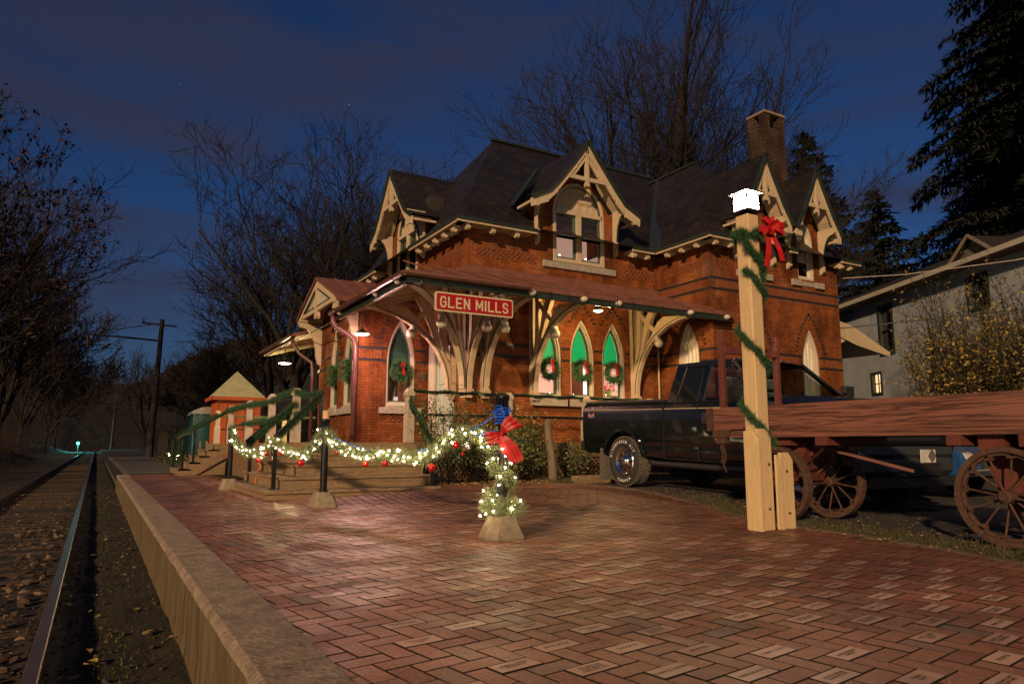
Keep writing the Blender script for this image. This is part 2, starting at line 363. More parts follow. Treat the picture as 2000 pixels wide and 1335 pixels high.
def lancet(c, hw, z0, zs, za, n=9):
    h = za-zs; r = (h*h+hw*hw)/(2*hw); P = [(c-hw, z0), (c+hw, z0)]
    am = math.asin(min(1, h/r))
    for i in range(n+1): a = am*i/n; P.append((c+hw-r+r*math.cos(a), zs+r*math.sin(a)))
    for i in range(n-1, -1, -1): a = am*i/n; P.append((c-hw+r-r*math.cos(a), zs+r*math.sin(a)))
    return P
def roundwin(c, hw, z0, zs, n=12):
    return [(c-hw, z0), (c+hw, z0)]+[(c+hw*math.cos(math.pi*i/n), zs+hw*math.sin(math.pi*i/n)) for i in range(n+1)]
def text_into(mb, txt, size, place, bold=.0, align='CENTER', ext=.002):
    cu = bpy.data.curves.new('t', 'FONT'); cu.body = txt; cu.size = size; cu.align_x = align; cu.align_y = 'CENTER'; cu.offset = bold; cu.resolution_u = 3
    o = bpy.data.objects.new('t', cu); COL.objects.link(o)
    dg = bpy.context.evaluated_depsgraph_get(); me = o.evaluated_get(dg).to_mesh()
    mb.add([place(v.co.x, v.co.y) for v in me.vertices], [tuple(p.vertices) for p in me.polygons])
    o.evaluated_get(dg).to_mesh_clear(); bpy.data.objects.remove(o); bpy.data.curves.remove(cu)
# ================================================================= SETTING
def sst(a, b, x):
    t = max(0, min(1, (x-a)/(b-a))); return t*t*(3-2*t)
def gz(x, y): return .11*sst(2.5, 5.5, x)*sst(6, 10.5, y)
def hill(x, y):
    h = 6.5*sst(8, 42, x)*sst(32, 62, y) + 25*sst(170, 330, y) + 8*sst(70, 150, y)*sst(6, 40, x)
    h += 7*sst(-9, -45, x)*sst(20, 80, y) + 1.2*sst(-3.6, -8, x)
    h += 10*sst(24, 70, x)*sst(-5, 30, y)
    if h > .3: h += .6*noise.noise(Vector((x*.12, y*.12, 0)))*min(1, h)
    return h
def height(x, y):
    z = -.43 + (.40+gz(x, y))*sst(.57, .68, x)
    return z + hill(x, y)
GROUND = plain('dark_soil', (.003, .0026, .002), .95, var=.5, scale=3, bump=.8, col2=(.006, .005, .0035))
def grid(name, xs, ys, hf, mat, lift=0, parent=None, smooth=True, inside=None):
    m = MB(); nx = len(xs)
    for y in ys:
        for x in xs: m.v.append((x, y, hf(x, y)+lift))
    for j in range(len(ys)-1):
        for i in range(nx-1):
            if inside and not inside((xs[i]+xs[i+1])/2, (ys[j]+ys[j+1])/2): continue
            m.f.append((j*nx+i, j*nx+i+1, (j+1)*nx+i+1, (j+1)*nx+i)); m.mi.append(0)
    return m.build(name, mat, parent, smooth=smooth, fix=False)
def fr(a, b, n): return [a+(b-a)*i/n for i in range(n+1)]
xs = fr(-160, -12, 24)[:-1]+fr(-12, .5, 22)+[.56, .60, .64, .69]+fr(.8, 14, 24)+fr(16, 60, 20)+fr(70, 260, 14)
ys = fr(-30, 0, 6)[:-1]+fr(0, 30, 30)+fr(32, 110, 30)+fr(116, 420, 36)
struct(grid('ground', xs, ys, height, GROUND))
BALL = plain('ballast_dirt', (.02, .012, .007), .97, var=.6, scale=5, bump=1.0, col2=(.036, .03, .012))
struct(grid('ballast_bed', fr(-4.2, .52, 36), fr(.5, 40, 160)+fr(41, 120, 40), lambda x, y: -.425+.03*noise.noise(Vector((x*2, y*2, 0)))+.012*noise.noise(Vector((x*9, y*9, 3)))-.05*sst(-.25, -.5, x)*sst(-1.7, -1.4, x), BALL, .012, smooth=False))
GRAV = plain('gravel', (.02, .019, .018), .9, var=.75, scale=55, bump=1.2, col2=(.085, .08, .076))
def patio_edge(y):
    T = [(0, 5.5), (2.5, 5.45), (3.3, 5.75), (4.3, 5.95), (5.3, 6.05), (6.3, 6.6), (7.3, 7.1), (8.4, 7.4), (9.4, 7.6), (10.3, 7.5), (11.1, 7.2), (11.35, 6.5), (11.45, 4.6)]
    if y <= 0: return 5.5
    for (a, xa), (b, xb) in zip(T, T[1:]):
        if y <= b: return xa+(xb-xa)*(y-a)/(b-a)
    return 4.6
struct(grid('gravel_lot', fr(5.0, 30, 100), fr(-6, 11.6, 70), lambda x, y: height(x, y)+.012*noise.noise(Vector((x*3, y*3, 0))), GRAV, .02, smooth=False, inside=lambda x, y: x > patio_edge(y)-.25))
ASPH = plain('asphalt', (.06, .055, .05), .9, var=.3, scale=25, bump=.5)
struct(grid('asphalt_path', fr(.58, 3.4, 16), fr(22.3, 60, 60), lambda x, y: height(x, y)+.02, ASPH, .025, inside=lambda x, y: x < 3.4-.4*sst(26, 60, y)))
# loose stones and leaves
def rocks(name, n, region, size, mats, zf, label=None, dens=None, flat=.6, seed=1):
    rnd = random.Random(seed); m = MB()
    t = (1+5**.5)/2
    iv = [Vector(p).normalized() for p in [(-1, t, 0), (1, t, 0), (-1, -t, 0), (1, -t, 0), (0, -1, t), (0, 1, t), (0, -1, -t), (0, 1, -t), (t, 0, -1), (t, 0, 1), (-t, 0, -1), (-t, 0, 1)]]
    fi = [(0, 11, 5), (0, 5, 1), (0, 1, 7), (0, 7, 10), (0, 10, 11), (1, 5, 9), (5, 11, 4), (11, 10, 2), (10, 7, 6), (7, 1, 8), (3, 9, 4), (3, 4, 2), (3, 2, 6), (3, 6, 8), (3, 8, 9), (4, 9, 5), (2, 4, 11), (6, 2, 10), (8, 6, 7), (9, 8, 1)]
    for i in range(n):
        x, y = region(rnd); r = size(rnd); a = rnd.random()*6.28
        ca, sa = math.cos(a), math.sin(a); sx, sy, sz = r*rnd.uniform(.7, 1.4), r*rnd.uniform(.6, 1.1), r*rnd.uniform(flat*.6, flat*1.2)
        z = zf(x, y)+sz*.3
        vs = []
        for p in iv:
            k = rnd.uniform(.6, 1.3); X, Y = p.x*sx*k, p.y*sy*k
            vs.append((x+X*ca-Y*sa, y+X*sa+Y*ca, z+p.z*sz*k))
        m.m = rnd.randrange(len(mats)); m.add(vs, fi)
    o = m.build(name, mats, fix=False); o['kind'] = 'stuff'
    return o
S1 = plain('ballast_stone_grey', (.03, .028, .025), .9, var=.4, scale=20); S2 = plain('ballast_stone_brown', (.05, .028, .016), .9, var=.4, scale=20)
S3 = plain('ballast_stone_pale', (.12, .08, .05), .9, var=.3, scale=20)
def near(rnd, x0, x1, y0, y1):
    u = rnd.random(); return rnd.uniform(x0, x1), y0+(y1-y0)*u**1.9
rocks('ballast_stones', 11000, lambda r: near(r, -3.6, .5, 1.8, 26), lambda r: .006+.017*r.random()**2.5, [S1, S1, S1, S2, S2, S3], lambda x, y: -.41)
rocks('ballast_rubble', 260, lambda r: near(r, -1.0, -.3, 2.2, 14), lambda r: r.uniform(.02, .05), [S2, S2, S3], lambda x, y: -.40, seed=5)
rocks('gravel_chips', 5000, lambda r: (lambda y: (patio_edge(y)+.3+r.random()**1.5*6, y))(r.uniform(1.5, 11.2)), lambda r: .007+.012*r.random()**2, [S1, S1, S3, S2], lambda x, y: height(x, y)+.02, seed=2)
LEAF = [plain('fallen_leaf_tan', (.27, .15, .07), .8, var=.3, scale=30), plain('fallen_leaf_brown', (.14, .07, .035), .8, var=.3, scale=30), plain('fallen_leaf_yellow', (.3, .2, .05), .8)]
def leaves(name, n, region, zf, size=(.02, .045), seed=3):
    rnd = random.Random(seed); m = MB()
    for i in range(n):
        x, y = region(rnd); a = rnd.random()*6.28; s = rnd.uniform(*size); m.m = rnd.randrange(3)
        c, d = math.cos(a), math.sin(a); z = zf(x, y)+.01
        P = [(-1, 0, 0), (-.3, .5, rnd.uniform(0, .6)), (.6, .4, rnd.uniform(0, .6)), (1, 0, .1), (.5, -.45, rnd.uniform(0, .6)), (-.4, -.5, rnd.uniform(0, .6))]
        m.quad(*[(x+s*(u*c-v*d), y+s*(u*d+v*c), z+s*k) for u, v, k in P])
    o = m.build(name, LEAF, fix=False); o['kind'] = 'stuff'; return o
leaves('fallen_leaves_on_ballast', 420, lambda r: near(r, -2.6, .5, 2, 22), lambda x, y: -.40)
leaves('fallen_leaves_in_flower_bed', 700, lambda r: (r.uniform(5.1, 11), r.uniform(11.2, 12.3)), lambda x, y: gz(x, y)+.0, (.02, .05), 4)
leaves('fallen_leaves_by_patio_edge', 260, lambda r: (lambda y: (patio_edge(y)+r.uniform(-.15, .9), y))(r.uniform(2.2, 9)), lambda x, y: gz(x, y)+.01, (.012, .025), 6)
FACE = plain('shaded_curb_face', (.085, .058, .028), .95, var=.5, scale=9, bump=1.0, stretch=(1, 1, .22), col2=(.15, .105, .05))  # streaky upright face; its dimmer light than the top is put into the colour
MOSS = plain('moss', (.07, .1, .012), .95, var=.5, scale=30, bump=.5)
def grass(name, n, region, zf, h, mats, seed=8, lean=.5):
    rnd = random.Random(seed); m = MB()
    for i in range(n):
        x, y = region(rnd); z = zf(x, y); a = rnd.random()*6.28; hh = h*rnd.uniform(.4, 1.1); wd = .004+.003*rnd.random()
        dx, dy = math.cos(a)*wd, math.sin(a)*wd; lx, ly = rnd.uniform(-1, 1)*hh*lean, rnd.uniform(-1, 1)*hh*lean
        m.m = rnd.randrange(len(mats)); m.add([(x-dx, y-dy, z), (x+dx, y+dy, z), (x+lx, y+ly, z+hh)], [(0, 1, 2)])
    o = m.build(name, mats, fix=False); o['kind'] = 'stuff'; return o
GR = [plain('grass_green', (.025, .038, .010), .8, var=.4, scale=10), plain('grass_straw', (.06, .045, .02), .8, var=.4, scale=10)]
grass('grass_beside_wagon', 9000, lambda r: (lambda y: (patio_edge(y)+.05+abs(r.gauss(0, .3)), y))(r.uniform(2.0, 8)), lambda x, y: gz(x, y)-.01, .06, GR)
grass('grass_by_flower_bed', 3800, lambda r: (r.uniform(7.3, 9.6), r.uniform(10.9, 12.2)), lambda x, y: gz(x, y)-.01, .09, GR, 9)
grass('weeds_between_tracks_and_curb', 3600, lambda r: (lambda p: (p[0]+.05*r.gauss(0, 1), p[1]))(near(r, -.1, .25, 2.4, 22)), lambda x, y: -.42, .03, [MOSS, GR[0]], 10)
# ---------------- railway track
track = thing('railway_track', 'single railway track with rusty rails running beside the platform curb', 'railway track', (-.9, 10, -.42))
RAILT = plain('rail_steel', (.14, .095, .085), .35, .6, var=.2, scale=3); RAILW = plain('rusty_rail_web', (.09, .05, .033), .85, var=.3, scale=10)
SLP = wood_mat('sleeper_wood', (.085, .05, .028), (.03, .018, .01), scale=2, stretch=(1, 9, 3), rough=.9)
for xc in (-.195, -1.70):
    m = MB(); prof = [(-.07, 0), (.07, 0), (.07, .012), (.012, .03), (.012, .1), (.035, .115), (.035, .145), (.028, .152), (-.028, .152), (-.035, .145), (-.035, .115), (-.012, .1), (-.012, .03), (-.07, .012)]
    m.prism(prof, lambda u, v, t: (xc+u, t, -.452+v), -4, 160)
    o = m.build('rail', [RAILT], track)
for i in range(100):
    m = MB(); y = 1.2+i*.52+random.uniform(-.03, .03); dz = random.uniform(-.012, .006); a = random.uniform(-.02, .02)
    m.obox((-.95+random.uniform(-.04, .04), y, -.475+dz), (1.2, a, 0), (-a*.1, .1+random.uniform(-.012, .01), 0), (0, 0, .055)); m.build('sleeper', SLP, track)
# ---------------- platform curb
m = MB()
Y = -1.4
for k, ln in enumerate([1.9, 2.33, 3.55, 3.6, 3.6, 3.6, 3.45, 1.7]):
    y0, y1 = Y+.006, Y+ln-.006; Y += ln; dz = random.uniform(-.004, .004); nseg = 14
    for j in range(nseg):
        a, b = y0+(y1-y0)*j/nseg, y0+(y1-y0)*(j+1)/nseg
        def prof(y):
            n1 = .008*noise.noise(Vector((y*3, k, 0))); n2 = .010*noise.noise(Vector((y*4, k, 5)))
            return [(.515+n2, -.50), (.528+n1, -.30), (.53+n2, -.04), (.538+n1, -.012), (.556+n1, .006+dz), (.812, .008+dz), (.822, 0), (.822, -.3)]
        A, B = prof(a), prof(b)
        for ii, ((p, q), (r2, s2)) in enumerate(zip(zip(A, A[1:]), zip(B, B[1:]))):
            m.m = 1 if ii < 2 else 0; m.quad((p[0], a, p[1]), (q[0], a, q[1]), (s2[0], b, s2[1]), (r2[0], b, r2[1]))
        if j == 0: m.quad(*[(p[0], a, p[1]) for p in A])
        if j == nseg-1: m.quad(*[(p[0], b, p[1]) for p in B])
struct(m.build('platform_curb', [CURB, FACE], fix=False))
# ---------------- brick paving, herringbone, turned 9 degrees to the curb
PAV = island_mat('paver_brick', [(0, (.20, .076, .044)), (.4, (.26, .108, .066)), (.7, (.30, .132, .085)), (.9, (.22, .11, .076)), (.96, (.15, .118, .09)), (1, (.31, .13, .072))], rough=.50, grain=52, graincon=.5, bump=1.0)
ENG = island_mat('engraved_paver', [(0, (.44, .27, .21)), (.5, (.52, .34, .27)), (1, (.38, .23, .18))], rough=.5, grain=60, bump=.15, graincon=.08)
INK = plain('engraving', (.035, .02, .016), .9)
SAND = plain('joint_sand', (.008, .004, .003), .95)
def in_patio(x, y):
    if x < .70 or y < .9 or y > 22.35: return False
    if x > patio_edge(y) and y < 11.4: return False
    if y >= 11.4 and x > 4.6: return False
    if x > 2.75 and y > 11.6: return False
    return True
names = ["JEFFREY MILLER", "DAVID M. MILLER\nCONTRACTORS", "LORI & MARK\nMcLAUGHLIN", "SANDY McGINN\nLORI McGINN", "JOHN O. LEARY\nL. THOMPSON", "CHRISTINE BOYCE", "CLARK D. LUNDEEN",
 "LEE AND SUE\nHARTMANN\nOAKS END 2011", "JOHN & FRANCES\nLINDSAY", "WILLIAM R. LUKAS\nPHILLIPS FAMILY", "PETE L. LANG\nLYDIA", "TOMMY L. DAVIS", "JAMES L. HENRY\nSHARON D.", "THE RUSSELL\nFAMILY", "ALICE\nTODD", "SUSAN\nGRAY", "M. PETERS", "TROOP 20", "BETTY SMITH\nGLEN MILLS"]
pm = MB(); tm = MB(); em = MB(); TH9 = R(9); c9, s9 = math.cos(TH9), math.sin(TH9); W = .1; rnd = random.Random(11); ntext = 0
O = (1.35, 2.62)
def loc2w(u, v): return (O[0]+u*c9-v*s9, O[1]+u*s9+v*c9)
for a in range(-140, 160):
    for b in range(-110, 150):
        u0 = (a+2*b)*W; v0 = (-a+2*b)*W
        if not (-6 < u0 < 8 and -4 < v0 < 21): continue
        for hv in (0, 1):
            if hv == 0: uu, vv, lu, lv = u0, v0, 2*W, W
            else: uu, vv, lu, lv = u0+2*W, v0, W, 2*W
            cx, cy = loc2w(uu+lu/2, vv+lv/2)
            if not in_patio(cx, cy): continue
            far = cy > 9
            g = .0032; z = gz(cx, cy)+rnd.uniform(-.0014, .0014); tx, ty = rnd.uniform(-.005, .005), rnd.uniform(-.005, .005)
            eng = hv == 0 and (a+b) % 2 == 0 and cx > 1.1 and rnd.random() < (.84 if cy < 4.5 else .6) and cx < 5.0-.0*cy and cy < 11
            if eng: z += .0015
            base = [(uu+g, vv+g), (uu+lu-g, vv+g), (uu+lu-g, vv+lv-g), (uu+g, vv+lv-g)]; i = .0018
            top = [(uu+g+i, vv+g+i), (uu+lu-g-i, vv+g+i), (uu+lu-g-i, vv+lv-g-i), (uu+g+i, vv+lv-g-i)]
            vs = []
            for p in base: x, y = loc2w(*p); vs.append((x, y, z-.014))
            for p in top: x, y = loc2w(*p); vs.append((x, y, z+(x-cx)*tx+(y-cy)*ty))
            mm = em if eng else pm
            mm.add(vs, [(4, 5, 6, 7)]); mm.mi[-1] = 0; mm.f += [tuple(q+len(mm.v)-8 for q in ff) for ff in ((0, 1, 5, 4), (1, 2, 6, 5), (2, 3, 7, 6), (3, 0, 4, 7))]; mm.mi += [9]*4
            if eng and cy < 6.5 and ntext < 300:
                t = names[ntext % len(names)] if not (abs(uu) < .11 and abs(vv) < .11) else names[0]; ntext += 1
                sz = .022 if '\n' in t else .025
                if t.count('\n') == 2: sz = .019
                if max(len(q) for q in t.split('\n')) > 13: sz *= .82
                text_into(tm, t, sz, lambda X, Y2: (*loc2w(uu+lu/2+X, vv+lv/2+Y2), z+.0012), bold=.0006)
# one paved surface: field bricks, engraved bricks, lettering
allm = MB()
for k, q in enumerate((pm, em, tm)):
    allm.m = k; allm.add(q.v, q.f); allm.mi[len(allm.mi)-len(q.f):] = [3 if j == 9 else k for j in q.mi]
struct(allm.build('brick_paving', [PAV, ENG, INK, SAND], fix=False))
struct(grid('paving_bed', fr(.6, 8.4, 42), fr(.5, 22.35, 90), lambda x, y: gz(x, y)-.0125, SAND, 0, inside=lambda x, y: in_patio(x, y) or in_patio(x-.12, y)))
EDGE = plain('paving_edge_concrete', (.1, .07, .045), .9, var=.4, scale=6)
m = MB(); Yv = [0, 1, 2, 2.5, 3, 3.3, 3.8, 4.3, 4.8, 5.3, 5.8, 6.3, 6.8, 7.3, 7.85, 8.4, 8.9, 9.4, 9.9, 10.3, 10.7, 11.1, 11.25]
P = [(patio_edge(y), y) for y in Yv]+[(6.5, 11.4), (5.1, 11.5)]
for (x0, y0), (x1, y1) in zip(P, P[1:]):
    d = Vector((x1-x0, y1-y0, 0)).normalized(); n = Vector((d.y, -d.x, 0))*.055; h = .012
    m.beam((x0+n.x, y0+n.y, gz(x0, y0)-.03), (x1+n.x, y1+n.y, gz(x1, y1)-.03), .11, .085)
struct(m.build('paving_border', EDGE))
# ================================================================= STATION BUILDING
XM, YM, YB, XB, XW, YW, XE = 6.8, 13.7, 15.78, 5.07, 12.3, 11.84, 17.05
EZ = 5.62; YBK = 20.9; DZ = .85
bld = thing('station_building', 'Victorian red brick railway station with steep slate roofs, cream gabled dormers and a bracketed canopy', 'station', (6.8, 13.7, .3))
def facade(mb, fn, outer, holes, depth=.14):
    loops = [[Vector((u, v, 0)) for u, v in P] for P in [outer]+holes]
    flat = [p for l in loops for p in l]; tri = tessellate_polygon(loops)
    mb.add([fn(p.x, p.y, 0) for p in flat], [tuple(t) for t in tri])
    for H in holes:
        n = len(H); mb.add([fn(u, v, 0) for u, v in H]+[fn(u, v, depth) for u, v in H], [(i, (i+1) % n, n+(i+1) % n, n+i) for i in range(n)])
F_main, F_bay, F_left, F_bayX, F_wingX, F_wing = PY(YM), PY(YB), PX(XM), PX(XB), PX(XW), PY(YW)
trip = [(c, .35, 1.88, 2.85, 3.80) for c in (8.93, 9.88, 10.82)]
baywin = (6.10, .36, 1.72, 2.75, 3.80)
bayX = [(c, .33, 1.72, 2.75, 3.78) for c in (16.62, 17.75)]
wingX = (12.66, .36, 1.72, 2.85, 3.80)
wingf = [(c, .33, 1.72, 2.85, 3.80) for c in (13.75, 15.78)]
W = MB()
dm = lambda c, h, w0: [(c+w0, EZ+.05), (c+w0, 6.35), (c, 7.95), (c-w0, 6.35), (c-w0, EZ+.05)]
MC, LC, D1, D2 = 9.75, 17.3, 13.80, 15.72
up_main = roundwin(MC+.08, .76, 5.14, 6.42); up_left = roundwin(LC, .72, .9, 6.42)
facade(W, F_main, [(XM, .2), (XW, .2), (XW, EZ+.05)]+dm(MC, 0, 1.12)+[(XM, EZ+.05)], [lancet(*q) for q in trip]+[up_main])
door_o = lancet(14.88, .58, .86, 2.75, 3.75)
up_left2 = roundwin(LC, .72, 4.75, 6.42)
facade(W, F_left, [(YM, .2), (YBK, .2), (YBK, EZ+.05)]+dm(LC, 0, 1.12)+[(YM, EZ+.05)], [door_o, up_left2])
facade(W, F_bay, [(XB, .2), (XM, .2), (XM, 4.4), (XB, 4.4)], [lancet(*baywin)])
facade(W, F_bayX, [(YB, .2), (19.3, .2), (19.3, 4.3), (YB, 4.3)], [lancet(*q) for q in bayX])
W.box(XB, XM, 19.16, 19.3, .2, 4.3)
facade(W, F_wingX, [(YW, .1), (YM, .1), (YM, EZ+.05), (YW, EZ+.05)], [lancet(*wingX)])
d2 = [lancet(D1, .33, 5.08, 6.12, 6.72), lancet(D2+.08, .33, 5.08, 6.12, 6.72)]
def dms(c): return [(c+.62, EZ+.05), (c+.62, 6.35), (c, 7.8), (c-.62, 6.35), (c-.62, EZ+.05)]
facade(W, F_wing, [(XW, .1), (XE, .1), (XE, EZ+.05)]+dms(D2)+dms(D1)+[(XW, EZ+.05)], [lancet(*q) for q in wingf]+d2)
W.quad((XE, YW, .1), (XE, 23, .1), (XE, 23, EZ), (XE, YW, EZ)); W.quad((XM, YBK, .2), (XE, YBK+2, .2), (XE, YBK+2, EZ), (XM, YBK, EZ))
# dark stepped plinth course on the wing
W.build('wall', BRICK, bld, fix=False)
# ---- brick ornament: black courses, soldier course, hood bricks, basket-weave panels
K = MB(); S = MB(); B = MB()
def seg(fn, u0, u1, z0, z1, mb, pr=.004): mb.prism([(u0, z0), (u1, z0), (u1, z1), (u0, z1)], fn, -pr, .01)
def halfw(win, z):
    c, hw, z0, zs, za = win; h = za-zs; r = (h*h+hw*hw)/(2*hw)
    if z <= zs: return hw
    if z >= za: return 0
    return max(0, math.sqrt(max(0, r*r-(z-zs)**2))-(r-hw))
def band(fn, u0, u1, wins, lo, hi, soldiers=True, ends=None):
    for z0, z1 in ((lo-.06, lo), (hi-.06, hi)):
        cuts = sorted((q[0]-halfw(q, z0)-.005, q[0]+halfw(q, z0)+.005) for q in wins if q[2] < z0 < q[4]); a = u0
        for c0, c1 in cuts:
            if c0 > a: seg(fn, a, c0, z0, z1, K)
            a = c1
        if a < u1: seg(fn, a, u1, z0, z1, K)
    if soldiers:
        u = u0+.25
        while u < u1-.2:
            if all(abs(u-q[0]) > q[1]+.22 for q in wins if q[2] < lo): seg(fn, u, u+.05, lo+.004, hi-.064, S, .012)
            u += .073
band(F_main, XM, XW, trip, 2.80, 3.07); band(F_bay, XB, XM, [baywin], 2.80, 3.07, False); band(F_left, YM, YB, [(14.88, .58, .86, 2.75, 3.75)], 2.80, 3.07, False)
for u in (5.42, 5.49, 5.56): seg(F_bay, u, u+.05, 2.804, 3.006, S, .012)
band(F_bayX, YB, 19.3, bayX, 2.80, 3.07, False); band(F_wingX, YW, YM, [wingX], 2.80, 3.07, False)
for u in (12.1, 12.17, 13.3, 13.37, 13.44): seg(F_wingX, u, u+.05, 2.804, 3.006, S, .012)
band(F_wing, XW, XE, wingf, 2.80, 3.07); band(F_wing, XW, XE, [], 4.52, 4.78); band(F_wingX, YW, YM, [], 4.52, 4.78)
def hood(fn, win, off=.24, lim=lambda u: -9, sides=(-1, 1), zmin=3.12, zstart=None):
    c, hw, z0, zs, za = win; h = za-zs; r0 = (h*h+hw*hw)/(2*hw); r = r0+off; cc = r0-hw
    am = math.acos(min(1, cc/r)); n = max(4, int(r*am/.108))
    for sgn in sides:
        for i in range(n+1):
            a = am*i/n; u = c+sgn*(-cc+r*math.cos(a)); z = zs+r*math.sin(a)
            if z < zmin or z < lim(u): continue
            rad = Vector((sgn*math.cos(a), math.sin(a))); tg = Vector((-sgn*math.sin(a), math.cos(a)))
            p = Vector((u, z)); A, Bv = rad*.045, tg*.026
            Q = [p-A-Bv, p+A-Bv, p+A+Bv, p-A+Bv]; K.prism([(q.x, q.y) for q in Q], fn, -.005, .01)
def vl(u):
    return 3.62 if 9.1 < u < 10.6 and min(abs(u-9.405), abs(u-10.35)) < .14 else (3.62 if 9.2 < u < 10.55 and False else -9)
hood(F_main, trip[0], lim=lambda u: 3.62+0*u if u > 8.93+.40 else -9)
hood(F_main, trip[1], lim=lambda u: 3.62 if abs(u-9.88) > .40 else -9)
hood(F_main, trip[2], lim=lambda u: 3.62 if u < 10.82-.40 else -9)
hood(F_bay, baywin); hood(F_wingX, wingX)
for q in bayX: hood(F_bayX, q, sides=(-1,) if q[0] < 17 else (-1, 1))
hood(F_bayX, (15.9, .33, 1.72, 2.75, 3.78), sides=(1,)) if False else None
for q in wingf: hood(F_wing, q)
def basket(fn, u0, u1, z0):
    for row in range(4):
        u = u0+(.055 if row % 2 else 0)
        while u < u1: seg(fn, u, u+.062, z0+row*.06, z0+row*.06+.05, B, .02); u += .125
basket(F_main, 7.0, 8.55, 5.0); basket(F_main, 11.2, 12.1, 4.98); basket(F_left, 13.9, 16.0, 5.0); basket(F_wingX, 12.1, 13.4, 5.0); basket(F_wing, 12.6, 13.05, 5.0); basket(F_wing, 16.5, 16.9, 5.0)
basket(F_main, 8.6, 11.2, 1.25); basket(F_bay, 5.8, 6.5, 1.35)
K.split('black_brick_trim', BLACKB, bld, gap=.12); S.split('soldier_course', SOLDIER, bld, gap=.08); B.split('basket_weave_panel', SOLDIER, bld, gap=.09)
# ---- windows
INT_P = emit('lit_pink_wall', (1.0, .48, .32), .62); BLIND = emit('green_window_blind', (.0, .36, .10), .42)
BLIND2 = plain('dark_green_blind', (.012, .05, .035), .7); CURT = plain('white_curtain', (.62, .58, .5), .8, var=.08, scale=8, stretch=(1, 1, .1))
INT_D = emit('dim_upstairs_room', (.50, .30, .22), .4); DARKR = plain('dark_room', (.02, .017, .014), .9)
INT_W = emit('lit_doorway', (1, .9, .75), 1.1); BRWN = plain('brown_interior_door', (.25, .1, .04), .5)
SASH = plain('sash_green_paint', (.05, .085, .06), .4)
SASHB = plain('sash_cream_paint', (.55, .48, .35), .5)
def inset(win, d): c, hw, z0, zs, za = win; return lancet(c, hw-d, z0+d, zs, za-d*1.9)
def pwindow(fn, win, meet, label=None, sashm=SASH, sill=True, low=None, up=None, curtain=None):
    c, hw, z0, zs, za = win
    m = MB(); m.ring(lancet(*win), inset(win, .055), fn, .03, .13); m.ring(inset(win, .055), inset(win, .085), fn, .07, .15)
    wn = m.build('window', WHITEC, bld, bevel=.006)
    if label: wn['label'] = label
    m = MB(); m.ring(inset(win, .087), inset(win, .118), fn, .10, .15); m.prism([(c-hw+.1, meet-.025), (c+hw-.1, meet-.025), (c+hw-.1, meet+.025), (c-hw+.1, meet+.025)], fn, .1, .16)
    m.build('sash', sashm, wn)
    m = MB(); m.quad(*[fn(u, v, .13) for u, v in inset(win, .1)]); m.build('pane', GLASS, wn)
    if sill:
        m = MB(); m.prism([(c-hw-.16, z0-.19), (c+hw+.16, z0-.19), (c+hw+.16, z0-.045), (c-hw-.16, z0-.045)], fn, -.10, .16)
        m.prism([(c-hw+.0, z0-.045), (c+hw-.0, z0-.045), (c+hw, z0+.005), (c-hw, z0+.005)], fn, -.03, .1); m.build('sill', STONE, wn, bevel=.008)
    if up:
        m = MB(); P = [p for p in inset(win, .1) if p[1] > meet]; P = [(c-hw+.1, meet), (c+hw-.1, meet)]+P; m.prism(P, fn, .18, .185); m.build('blind', up, wn)
    if curtain:
        m = MB(); n = 18; P = lancet(c, hw+.05, z0, zs, za); 
        for i in range(n):
            u0, u1 = c-hw+2*hw*i/n, c-hw+2*hw*(i+1)/n; t0, t1 = .165+.012*math.sin(i*1.9), .165+.012*math.sin((i+1)*1.9)
            m.quad(fn(u0, z0, t0), fn(u1, z0, t1), fn(u1, za, t1), fn(u0, za, t0))
        m.build('curtain', curtain, wn)
    return wn
for q in trip: pwindow(F_main, q, 2.74, up=BLIND)
pwindow(F_bay, baywin, 2.58, up=BLIND2); 
for q in bayX: pwindow(F_bayX, q, 2.6)
pwindow(F_wingX, wingX, 2.7, sashm=SASHB, curtain=CURT)
for q in wingf: pwindow(F_wing, q, 2.7, sashm=SASHB, curtain=CURT)
# waiting room behind the three lit windows
m = MB(); m.box(8.3, 11.6, 16.0, 16.05, .9, 4.2); m.box(8.25, 8.3, 13.95, 16, .9, 4.2); m.box(11.6, 11.65, 13.95, 16, .9, 4.2); m.build('room_wall', INT_P, bld)
m = MB(); m.box(8.3, 11.6, 13.9, 16, .86, .9); m.box(8.3, 11.6, 13.9, 16, 4.2, 4.24); m.build('room_floor', plain('floor_boards', (.2, .1, .05), .5), bld)
m = MB(); m.box(10.55, 11.0, 15.92, 15.98, .9, 3.0); m.box(11.05, 11.5, 15.92, 15.98, .9, 3.0); m.split('room_door', BRWN, bld)
m = MB(); m.box(11.62, 11.66, 14.2, 15.0, 1.4, 3.4); m.box(11.52, 12.5, 15.9, 15.96, 1.5, 2.9); m.split('lit_opening', INT_W, bld)
m = MB(); m.box(XB+.3, XM, YB+1.8, YB+1.85, .9, 4); m.box(XB+.3, XM-.02, YB+.15, YB+1.8, .86, .9); m.build('ticket_office_wall', emit('dim_office', (.8, .45, .25), .10), bld)
m = MB(); m.quad((5.6, 16.6, 1.0), (5.9, 16.2, 1.0), (6.2, 16.25, 2.5), (5.7, 16.6, 2.5)); m.box(6.2, 6.6, 16.3, 16.35, .9, 3.5); m.build('office_curtain', plain('brown_curtain', (.2, .1, .05), .8), bld)
